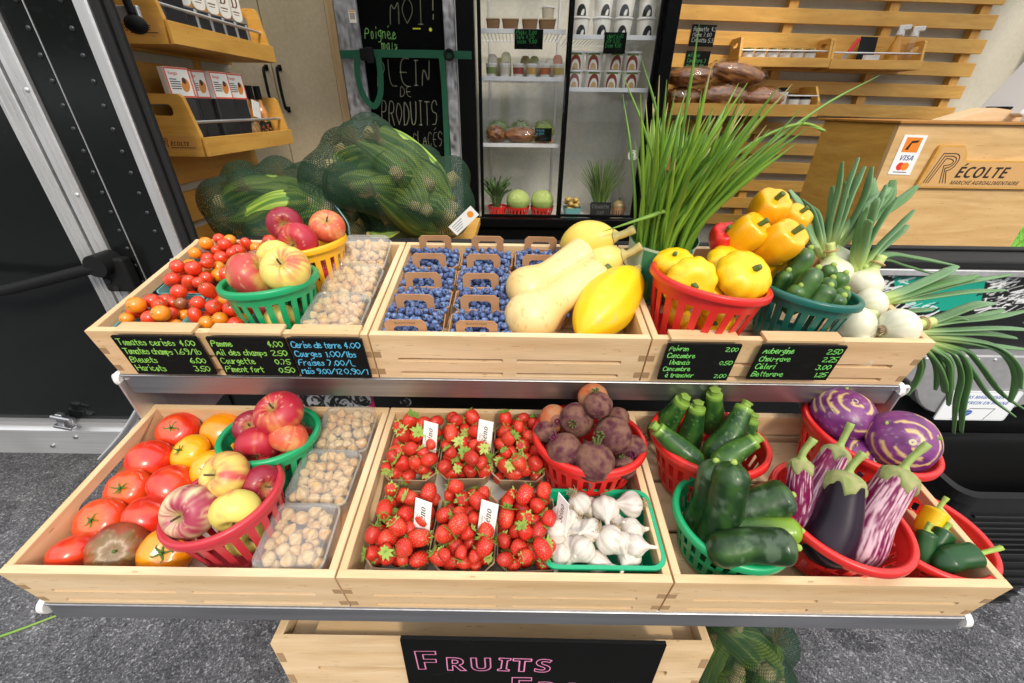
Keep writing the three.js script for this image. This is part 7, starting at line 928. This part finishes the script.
// ---------------------------------------------------------------- tall green onions
{
  const base = toW('u', 0.985, 0.235, 0.12), t = new THREE.Group(); t.name = numbered('green_onion_bunch'); tag(t, 'tall bunch of slim green onion leaves fanning up and right', 'green onions'); t.position.copy(base); scene.add(t);
  const lm = vc({ roughness: 0.42, side: THREE.DoubleSide }), leaf = (pts, w, s) => { const g = sweep(pts, (q) => w * (q > 0.75 ? lerp(1, 0.12, (q - 0.75) / 0.25) : 1), { seg: 8, rows: 18, flat: 0.75, col: (q, a, p) => { const n = fbm(Math.cos(a) * 3 + s, Math.sin(a) * 3, q * 3, 2), k = hsh(Math.floor(s * 10), 3, 1); let c = mix([0.07, 0.19, 0.02], [0.26, 0.42, 0.035], Math.max(0, Math.min(1, k * 0.8 + n * 0.7))); if (q > 0.94 && k > 0.7) c = [0.45, 0.4, 0.16]; return c; } }); mesh('leaf', g, lm, t); };
  for (let i = 0; i < 120; i++) {
    const a = rr(0, 6.28), r0 = Math.sqrt(rnd()) * 0.05, x0 = Math.cos(a) * r0, z0 = Math.sin(a) * r0, f = rnd() ** 0.85, lean = -0.035 + 0.185 * f + x0 * 0.9, H = rr(0.19, 0.3) * (1 - 0.15 * f) + (rnd() < 0.18 ? 0.05 : 0), zz = z0 * 1.5 + rr(-0.05, 0.04);
    leaf([V(x0, -0.08, z0), V(x0 + lean * 0.12, H * 0.22, z0 + zz * 0.1), V(x0 + lean * 0.45, H * 0.62, z0 + zz * 0.5), V(x0 + lean * (0.8 + rr(0, 0.1)), H * (0.95 + rr(-0.03, 0.06)), z0 + zz)], rr(0.0036, 0.0062), i + rnd());
  }
  leaf([V(-0.02, 0, 0.02), V(-0.03, 0.12, 0.03), V(-0.07, 0.22, 0.02), V(-0.12, 0.31, 0.0)], 0.003, 201); leaf([V(-0.01, 0, 0.02), V(-0.02, 0.14, 0.02), V(-0.05, 0.25, 0.0), V(-0.085, 0.33, -0.02)], 0.003, 202); leaf([V(0.0, 0, 0.01), V(-0.005, 0.16, 0.02), V(-0.008, 0.28, 0.02), V(-0.012, 0.37, 0.02)], 0.0034, 203);
  leaf([V(-0.01, 0, 0.04), V(-0.02, 0.07, 0.05), V(-0.022, 0.095, 0.055), V(-0.05, 0.088, 0.06), V(-0.13, 0.06, 0.06)], 0.0045, 204); leaf([V(0.03, 0, 0), V(0.12, 0.16, 0), V(0.24, 0.26, -0.02), V(0.33, 0.31, -0.03)], 0.003, 205); leaf([V(-0.03, 0, 0.03), V(-0.05, 0.03, 0.04), V(-0.062, 0.075, 0.045)], 0.003, 206); leaf([V(-0.02, 0.02, 0.03), V(-0.045, 0.09, 0.03), V(-0.06, 0.13, 0.03)], 0.003, 207); leaf([V(0.03, 0, 0), V(0.1, 0.18, 0), V(0.2, 0.235, 0), V(0.245, 0.225, 0), V(0.2, 0.232, 0.03)], 0.0035, 208);
}
// ---------------------------------------------------------------- fridge floor: greens, cabbages, chives, yellow roots
function redPunnet(label, x, d, y, R, H, mat) { const b = thing('small_basket', label, 'basket', 'small baskets on the fridge floor', 'w', x, d, y); mesh('wall', shellWall(R * 0.8, R, H, 0.0016, { n: 36, rows: [0, 0.15, 0.75, 1], solid: (i, j) => j !== 1 || i % 2 === 0 }), mat, b); mesh('base', lath([[0.0001, 0.003], [R * 0.79, 0.003], [R * 0.79, 0], [0.0001, 0]], 32), mat, b); return b; }
{
  const y = 0.9745, cab = (s) => blob(48, 32, (n) => { const w = 1 + 0.03 * fbm(n.x * 2 + s, n.y * 2, n.z * 2, 3); return [n.x * w, n.y * 0.92 * w, n.z * w]; }, (n) => { const a = Math.atan2(n.z, n.x), v = Math.abs(Math.sin(a * 6 + fbm(n.x * 2 + s, n.y * 2, n.z * 2, 3) * 4)); return mix([0.34, 0.46, 0.1], [0.6, 0.68, 0.3], v < 0.12 ? 1 : 0.25 + 0.3 * fbm(n.x * 3, n.y * 3 + s, n.z * 3, 3)); });
  for (const [x, n, s] of [[0.02, 'left', 1], [0.155, 'right', 5]]) { redPunnet(`red basket under the ${n} cabbage in the fridge`, x, 2.4, y, 0.066, 0.05, M.redP); const c = thing('cabbage', `pale green cabbage, ${n} of two on the fridge floor`, 'cabbage', 'cabbages on the fridge floor', 'w', x, 2.4, y + 0.078); mesh('head', cab(s), M.matteV, c).scale.setScalar(0.063); mesh('outer_leaf', blob(24, 10, (q) => [q.x * 0.065, Math.min(0.01, q.y * 0.06), q.z * 0.065], (q) => mix([0.24, 0.36, 0.08], [0.36, 0.48, 0.14], 0.5 + fbm(q.x * 5, q.y * 5, q.z * 5, 2))), M.matteV, c); }
  redPunnet('red basket under the bunch of greens in the fridge', -0.095, 2.4, y, 0.055, 0.05, M.redP);
  const bunch = (name, label, cat, x, d, yb, n, sp, h, c0, c1, leafy, w) => { const t = thing(name, label, cat, null, 'w', x, d, yb); for (let i = 0; i < n; i++) { const a = rr(0, 6.28), l = rr(0.3, 1) * sp, H = h * rr(0.6, 1), g = sweep([[Math.cos(a) * 0.015, 0, Math.sin(a) * 0.015], [Math.cos(a) * l * 0.5, H * 0.6, Math.sin(a) * l * 0.5], [Math.cos(a) * l, H * (leafy ? 0.8 : 1), Math.sin(a) * l]], (q) => (leafy ? w * (0.25 + Math.sin(q * 2.8)) * (1 + 0.3 * Math.sin(q * 40 + i)) : w * (1 - 0.6 * q)), { seg: 6, rows: leafy ? 14 : 8, flat: leafy ? 0.25 : 0.8, col: (q, b, p) => mix(c0, c1, Math.max(0, Math.min(1, hsh(i, 5, 2) + 0.5 * n3(p.x * 80, p.y * 80, p.z * 80)))) }); mesh('leaf', g, M.leafV, t); } return t; };
  bunch('leafy_greens', 'dark bunch of leafy greens on the fridge floor', 'greens', -0.1, 2.4, y + 0.035, 60, 0.1, 0.2, [0.05, 0.11, 0.03], [0.14, 0.24, 0.07], true, 0.012);
  bunch('chive_bunch', 'bunch of chives standing behind the grey fridge card', 'chives', 0.48, 2.42, y + 0.03, 100, 0.13, 0.27, [0.08, 0.16, 0.03], [0.22, 0.34, 0.08], false, 0.004);
  redPunnet('dark basket holding the chives in the fridge', 0.48, 2.42, y, 0.055, 0.06, M.blackP);
  { const b = thing('blue_pint', 'blue green pulp pint of yellow roots in the fridge', 'pint box', null, 'w', 0.322, 2.39, y); mesh('tray', trayGeo(0.048, 0.04, 0.05, 0.008), M.pulpTeal, b); b.updateMatrixWorld(true); pile(0.046, 0.038, 0.03, 12, 0.012, 0.017, false, 0.2, 40).forEach(([x, yy, z, r], i) => { const o = mesh('r', blob(16, 12, (n) => [n.x * (1 + 0.2 * n3(n.x * 2 + i, n.y * 2, n.z * 2)), n.y * 0.8, n.z], (n) => mix([0.5, 0.3, 0.06], [0.66, 0.46, 0.14], 0.5 + fbm(n.x * 3 + i, n.y * 3, n.z * 3, 2))), M.skin); o.name = numbered('yellow_root'); tag(o, 'knobbly yellow root in the blue green fridge pint', 'root vegetable', 'roots in the fridge pint'); o.position.set(0.322 + x, y + yy, -2.39 + z); o.scale.setScalar(r); scene.add(o); }); }
  const fs = thing('fridge_price_sign', 'grey chalk card standing before the chives in the fridge', 'price sign', 'small chalk signs in the fridge', 'w', 0.47, 2.335, y + 0.045); plate('card', 0.11, 0.085, 0.004, canvasTex(256, 190, (c, W, H) => { chalkBg(c, W, H, 40); hand(c, 'Ciboulette', 20, 70, 40, 'rgba(180,184,184,0.7)', {}); hand(c, '2.50', 80, 140, 40, 'rgba(180,184,184,0.7)', {}); }), M.blackMatte, fs, 0.8);
  redPunnet('wooden toned small basket at the fridge right corner', 0.585, 2.41, y, 0.04, 0.05, M.kraft); const sq = thing('small_squash', 'small tan squash in the fridge right corner basket', 'squash', null, 'w', 0.585, 2.41, y + 0.055); mesh('fruit', blob(24, 16, (n) => [n.x * 0.036, n.y * 0.03, n.z * 0.036], (n) => mix([0.3, 0.22, 0.1], [0.42, 0.32, 0.16], 0.5 + fbm(n.x * 3, n.y * 3, n.z * 3, 2))), M.skin, sq); mesh('stem', sweep([[0, 0.02, 0], [0.004, 0.045, 0]], () => 0.005, { seg: 7, rows: 4 }), M.stem, sq);
}
// more stock on the left-hand fridge shelves
{
  const cols = [[0.4, 0.12, 0.04], [0.5, 0.36, 0.1], [0.2, 0.26, 0.08], [0.55, 0.5, 0.4], [0.3, 0.06, 0.05], [0.5, 0.3, 0.08]], nm = ['rust red', 'mustard', 'olive green', 'cream', 'dark red', 'amber'];
  for (let i = 0; i < 6; i++) { const t = thing('cheese_tub', `${nm[(i + 2) % 6]} labelled small tub in the front row of the second left fridge shelf`, 'tub', 'small tubs at the front of the second fridge shelf', 'w', -0.118 + i * 0.064, 2.362, 1.6265); mesh('cup', new THREE.CylinderGeometry(0.026, 0.022, 0.05, 20).translate(0, 0.025, 0), std({ color: lin(0.66, 0.64, 0.58), roughness: 0.5 }), t); mesh('lid', new THREE.CylinderGeometry(0.0275, 0.0275, 0.007, 20).translate(0, 0.0535, 0), M.white, t); mesh('label', new THREE.CylinderGeometry(0.0262, 0.0242, 0.026, 20, 1, true).translate(0, 0.028, 0), std({ color: lin(...cols[(i + 2) % 6]), roughness: 0.6 }), t); }
  for (let i = 0; i < 3; i++) { const t = thing('salad_bag', ['pale green salad bag at the left back of the third fridge shelf', 'dark green salad bag in the middle of the third fridge shelf', 'yellow green salad bag at the right back of the third fridge shelf'][i], 'salad bag', 'salad bags in the fridge', 'w', -0.09 + i * 0.12, 2.52, 1.34); mesh('leaves', blob(40, 26, (n) => { const w = 1 + 0.3 * fbm(n.x * 4 + i * 7, n.y * 4, n.z * 4, 4); return [n.x * 0.055 * w, (n.y * w * 0.9 + 0.95) * 0.055, n.z * 0.035 * w]; }, (n) => mix([[0.12, 0.24, 0.05], [0.05, 0.12, 0.03], [0.2, 0.28, 0.05]][i], [0.32, 0.44, 0.14], Math.max(0, Math.min(1, 0.4 + 1.4 * fbm(n.x * 7 + i, n.y * 7, n.z * 7, 4))))), M.matteV, t); mesh('plastic_bag', blob(28, 18, (n) => [n.x * 0.063 * (1 + 0.1 * n3(n.x * 5, n.y * 5, n.z * 5 + i)), (n.y * 0.95 + 1) * 0.063, n.z * 0.042], null), bagM, t); }
}
// ---------------------------------------------------------------- net bags of corn
const netTex = dataTex(64, 64, (i, j, u, v) => { const a = Math.abs(((u + v * 0.5) * 4) % 1 - 0.5), b = Math.abs(((u - v * 0.5 + 4) * 4) % 1 - 0.5), d = Math.min(0.5 - a, 0.5 - b); const q = d < 0.18 ? 255 : 0; return [q, q, q]; }, false);
netTex.minFilter = THREE.LinearFilter; netTex.generateMipmaps = false;
const earM = vc({ roughness: 0.55 });
const earG = [0, 1, 2, 3].map((s) => sweep([[0, 0, 0], [0.1, 0.33, 0], [0.06, 0.7, 0.04], [0, 1, 0]], (t) => 0.122 * (t < 0.12 ? 0.35 + 0.65 * (t / 0.12) : t > 0.6 ? lerp(1, 0.28, sm(0.6, 1, t)) : 1), { seg: 48, rows: 36, rib: (a, t) => 1 + 0.06 * Math.cos(a * 3 + t * 2 + s) + 0.03 * Math.cos(a * 11 + t * 3 + s), col: (t, a, p) => { const st = fbm(Math.cos(a) * 7 + s * 4, Math.sin(a) * 7, t * 1.2, 4); let c = mix([0.06, 0.16, 0.016], [0.36, 0.48, 0.07], Math.max(0, Math.min(1, 0.42 + st * 2))); if (t < 0.06) c = mix([0.6, 0.52, 0.26], c, t / 0.06); if (t > 0.93) c = mix(c, [0.3, 0.17, 0.06], (t - 0.93) / 0.07); return c; } }));
const stubG = sweep([[0, -0.07, 0], [0, 0.02, 0]], (t) => 0.055 + 0.02 * t, { seg: 10, rows: 4 }), silkG = (() => { const L = []; for (let i = 0; i < 14; i++) { const a = i * 2.4; L.push(sweep([[0, 0.97, 0], [Math.cos(a) * 0.05, 1.05, Math.sin(a) * 0.05], [Math.cos(a) * 0.1, 1.1 + 0.04 * hsh(i, 2, 1), Math.sin(a) * 0.1]], () => 0.008, { seg: 4, rows: 4 })); } return merge(L); })();
const stubM = std({ color: lin(0.62, 0.5, 0.24), roughness: 0.8 }), silkM = std({ color: lin(0.28, 0.16, 0.06), roughness: 0.9 });
const places = ['topmost', 'upper left', 'upper right', 'upper middle', 'left', 'middle', 'right', 'lower left', 'lower middle', 'lower right', 'near the tie', 'far left', 'far right', 'half hidden middle', 'half hidden left', 'half hidden right', 'half hidden low', 'half hidden high', 'hindmost', 'lowest'];
function cornBag(label, which, c, ax, n, sd, len = 0.27, floorY = null) { // c: centre; ax: half axes with directions
  seed = sd; const ears = [], [A, B, C] = ax.map((a) => V(...a)), ctr = V(...c);
  for (let i = 0; i < n; i++) { // ears spread over the front and top of the heap
    const g = (i + 0.5) / n, ph = i * 2.39996, zz = 1 - 1.55 * g, rr0 = Math.sqrt(Math.max(0, 1 - zz * zz)), d = V(Math.cos(ph) * rr0, zz, Math.sin(ph) * rr0); // y: towards C
    const p = ctr.clone().addScaledVector(A, d.x * 0.42).addScaledVector(C, d.y * 0.8).addScaledVector(B, d.z * 0.8);
    const nrm = A.clone().multiplyScalar(d.x / A.lengthSq()).addScaledVector(B, d.z / B.lengthSq()).addScaledVector(C, d.y / C.lengthSq()).normalize();
    let dir = A.clone().normalize().multiplyScalar(rnd() < 0.6 ? -1 : 1).addScaledVector(B.clone().normalize(), rr(-0.45, 0.45)).addScaledVector(C.clone().normalize(), rr(-0.35, 0.35)); dir.addScaledVector(nrm, -dir.dot(nrm)).normalize().addScaledVector(nrm, rr(-0.1, 0.06)).normalize();
    const L = len * rr(0.85, 1.1), t = new THREE.Group(); t.name = numbered('corn_ear'); tag(t, `green husked corn ear, ${places[i % places.length]} in the ${which} net bag`, 'corn', `corn in the ${which} net bag`); const q = new THREE.Quaternion().setFromUnitVectors(V(0, 1, 0), dir); const p0 = p.clone().addScaledVector(dir, -L / 2); t.position.copy(p0); t.quaternion.copy(q); t.rotateY(rnd() * 6); scene.add(t);
    mesh('husk', earG[i % 4], earM, t).scale.setScalar(L); mesh('stalk_end', stubG, stubM, t).scale.setScalar(L); if (rnd() < 0.6) { const s = mesh('silk', silkG, silkM, t); s.scale.setScalar(L); }
    ears.push([p0.clone().addScaledVector(dir, -L * 0.05), p0.clone().addScaledVector(dir, L * 1.05), L * 0.15]);
  }
  // the net hugs the ears: how far the heap reaches in every direction from its centre
  const b = thing('corn_net_bag', label, 'net bag', 'green net bags of corn'); b.position.copy(ctr);
  const reach = (d) => { let best = 0.02; for (const [p, q, r] of ears) { for (let s = 0; s <= 10; s++) { const m = p.clone().lerp(q, s / 10).sub(ctr), t = m.dot(d), h2 = m.lengthSq() - t * t; if (t > 0 && h2 < r * r * 1.7) best = Math.max(best, t + r * Math.sqrt(Math.max(0, 1 - h2 / (r * r * 1.7))) + 0.003); } } return best; };
  const NU = 120, NV = 70, R = []; for (let j = 0; j <= NV; j++) { R.push([]); for (let i = 0; i < NU; i++) { const th = j / NV * Math.PI, a = i / NU * Math.PI * 2; R[j].push(reach(V(Math.sin(th) * Math.cos(a), Math.cos(th), Math.sin(th) * Math.sin(a)))); } }
  { const Q = R.map((r) => r.slice()); for (let j = 1; j < NV; j++) for (let i = 0; i < NU; i++) { let m = Q[j][i]; for (let b = -1; b <= 1; b++) for (let a = -1; a <= 1; a++) m = Math.max(m, Q[Math.min(NV, Math.max(0, j + b))][(i + a + NU) % NU] - 0.004 * Math.hypot(a, b)); R[j][i] = m + 0.004; } }
  for (let k = 0; k < 3; k++) { const Q = R.map((r) => r.slice()); for (let j = 1; j < NV; j++) for (let i = 0; i < NU; i++) R[j][i] = Math.max(k === 1 ? Q[j][i] : 0, (Q[j][i] * 2 + Q[j - 1][i] + Q[j + 1][i] + Q[j][(i + 1) % NU] + Q[j][(i + NU - 1) % NU]) / 6); }
  const pos = [], uv = [], idx = []; for (let j = 0; j <= NV; j++) for (let i = 0; i <= NU; i++) { const th = j / NV * Math.PI, a = i / NU * Math.PI * 2, r = R[j][i % NU]; let y = Math.cos(th) * r; if (floorY !== null) y = Math.max(y, floorY - c[1] + 0.003); pos.push(Math.sin(th) * Math.cos(a) * r, y, Math.sin(th) * Math.sin(a) * r); uv.push(i / NU * 64, j / NV * 32); }
  for (let j = 0; j < NV; j++) for (let i = 0; i < NU; i++) { const p = j * (NU + 1) + i; idx.push(p, p + 1, p + NU + 1, p + 1, p + NU + 2, p + NU + 1); }
  const g = new THREE.BufferGeometry(); g.setAttribute('position', new THREE.Float32BufferAttribute(pos, 3)); g.setAttribute('uv', new THREE.Float32BufferAttribute(uv, 2)); g.setIndex(idx); g.computeVertexNormals();
  mesh('net', g, std({ color: lin(0.006, 0.038, 0.014), roughness: 0.7, alphaMap: netTex, transparent: true, alphaTest: 0.5, side: THREE.DoubleSide }), b); return b;
}
const bagR = cornBag('large green net bag of corn lying before the chalkboard', 'large', [-0.35, 1.28, -1.27], [[0.19, -0.085, 0.03], [0.03, 0.02, 0.125], [0.05, 0.098, -0.01]], 18, 41);
cornBag('green net bag of corn lying behind the cherry tomatoes', 'left', [-0.65, 1.235, -1.24], [[0.19, -0.01, 0.02], [0, 0.0, 0.1], [0.01, 0.062, 0]], 13, 77);
{ // paper tag on the large bag, loose husk on the ledge
  const t = thing('bag_tag', 'white paper tag with an orange mark on the large corn bag', 'tag', null, 'w', -0.135, 1.13, 1.235, [0.1, 0, 0.75]); plate('paper', 0.085, 0.032, 0.0008, canvasTex(256, 96, (x, w, h) => { x.fillStyle = '#e9ebea'; x.fillRect(0, 0, w, h); x.fillStyle = '#e8922c'; x.beginPath(); x.arc(206, 46, 26, 0, 7); x.fill(); x.fillStyle = '#7d8a96'; for (let k = 0; k < 4; k++) x.fillRect(20, 18 + k * 18, 110 - k * 12, 6); }), M.paper, t); mesh('string', sweep([[-0.04, 0, 0], [-0.055, -0.012, -0.02], [-0.06, 0, -0.05]], () => 0.001, { seg: 5, rows: 8 }), M.white, t);
  const s = thing('tie_string', 'pale blue tie string hanging from the left corn bag', 'string', null, 'w', -0.45, 1.1, 1.2); mesh('string', sweep([[-0.03, 0.08, -0.03], [0, 0.06, 0], [0.016, 0.03, 0.004], [0.014, 0.0, 0], [0.02, -0.03, 0]], () => 0.002, { seg: 6, rows: 20 }), std({ color: lin(0.2, 0.36, 0.4), roughness: 0.8 }), s);
  const f = thing('loose_corn_tip', 'yellow green corn tip lying on the wooden ledge', 'corn', null, 'w', -0.42, 1.2, 1.178, [0, 0, -1.5]); mesh('husk', earG[1], earM, f).scale.setScalar(0.09); mesh('stalk_end', stubG, stubM, f).scale.setScalar(0.09);
}
cornBag('green net bag of corn standing on the asphalt beside the wooden crate', 'asphalt', [0.5, 0.34, -0.5], [[0.03, 0.3, 0.02], [0.12, -0.01, 0.0], [0.0, 0.02, 0.12]], 18, 99, 0.2, 0);
// ---------------------------------------------------------------- black plastic bins
{
  const bin = (label, y, H, dz, hx) => { const t = thing('black_bin', label, 'bin', 'black plastic bins', 'w', 1.475, dz, y), hz = 0.12; mesh('shell', ringSkin([[hx * 0.9, hz * 0.84, 0.03, 0], [hx * 0.97, hz * 0.95, 0.035, H - 0.03], [hx, hz, 0.04, H - 0.03], [hx, hz, 0.04, H], [hx - 0.02, hz - 0.02, 0.035, H], [hx - 0.03, hz - 0.03, 0.03, H - 0.03], [hx * 0.88, hz * 0.8, 0.03, 0.012]], 6, true, true), M.blackP, t);
    for (let k = 0; k < 8; k++) { const yy = 0.03 + k * (H - 0.08) / 8, s = lerp(0.88, 0.955, yy / H); mesh('rib', box(hx * 2 * 0.82, 0.008, 0.01, 0, yy, hz * s + 0.002, 0.002), M.blackP, t); }
    for (let k = 0; k < 3; k++) mesh('floor_rib', box(hx * 1.5, 0.012, 0.012, 0, 0.019, -0.08 + k * 0.08, 0.004), M.blackP, t); return t; };
  bin('lower black plastic bin standing on the asphalt by the wheel', 0.0, 0.44, 0.94, 0.32); bin('upper black ribbed plastic bin beside the wheel, open on top', 0.42, 0.26, 0.83, 0.36);
}
// grass stalk on the asphalt
{ const t = thing('grass_stalk', 'thin green stalk lying on the asphalt at the left', 'grass stalk', null, 'w', -1.56, 0.73, 0.006); mesh('stalk', sweep([[-0.12, 0, 0.07], [-0.02, 0.0, 0.02], [0.06, 0.004, -0.02], [0.14, 0, -0.06]], (t) => 0.005 * (1 - 0.5 * t), { seg: 7, rows: 20, col: (q) => mix([0.14, 0.32, 0.04], [0.3, 0.4, 0.1], q) }), M.leafV, t); }
// ---------------------------------------------------------------- trees and a pale house across the yard, mirrored in the glass and the black paint
{
  const tr1 = (label, x, z, h, r, sd) => { seed = sd; const t = thing('maple_tree', label, 'tree', 'trees across the yard', 'w', x, -z, 0), limbs = [];
    const pts = [[0, 0, 0], [0.1, h * 0.3, 0.05], [0, h * 0.62, 0]]; mesh('trunk', sweep(pts, (q) => 0.2 * (1 - 0.6 * q), { seg: 12, rows: 12 }), std({ color: lin(0.09, 0.07, 0.05), roughness: 0.95 }), t);
    for (let i = 0; i < 7; i++) { const a = i * 0.9, e = [Math.cos(a) * r * 0.6, h * rr(0.55, 0.85), Math.sin(a) * r * 0.6]; mesh('limb', sweep([[0, h * 0.35, 0], [e[0] * 0.5, h * 0.52, e[2] * 0.5], e], (q) => 0.08 * (1 - 0.7 * q), { seg: 8, rows: 8 }), std({ color: lin(0.09, 0.07, 0.05), roughness: 0.95 }), t); limbs.push(e); }
    const n = 5200, g = new THREE.PlaneGeometry(0.16, 0.2), im = new THREE.InstancedMesh(g, phy({ color: 0xffffff, roughness: 0.8, transmission: 0.25, thickness: 0, side: THREE.DoubleSide }), n), o = new THREE.Object3D(), c = new THREE.Color();
    for (let i = 0; i < n; i++) { const L = limbs[i % 7], k = V(rr(-1, 1), rr(-1, 1), rr(-1, 1)).normalize().multiplyScalar(r * 0.55 * Math.pow(rnd(), 0.4)); o.position.set(L[0] + k.x, L[1] + k.y * 0.8, L[2] + k.z); o.rotation.set(rr(0, 6), rr(0, 6), rr(0, 6)); o.scale.setScalar(rr(0.7, 1.5)); o.updateMatrix(); im.setMatrixAt(i, o.matrix); im.setColorAt(i, c.setRGB(rr(0.04, 0.09), rr(0.1, 0.17), rr(0.02, 0.04))); }
    im.name = 'crown'; im.userData.kind = 'stuff'; t.add(im); };
  tr1('broad maple tree behind the viewer at the left', -6, 10, 5.5, 2.8, 11); tr1('maple tree behind the viewer in the middle', -0.5, 12.5, 6, 3, 12); tr1('maple tree behind the viewer at the right', 5, 11, 5.2, 2.8, 13); tr1('far left maple tree behind the viewer', -12, 13, 6, 3, 14); tr1('far right maple tree behind the viewer', 11, 13, 6, 3, 15);
}
renderer.render(scene, camera);
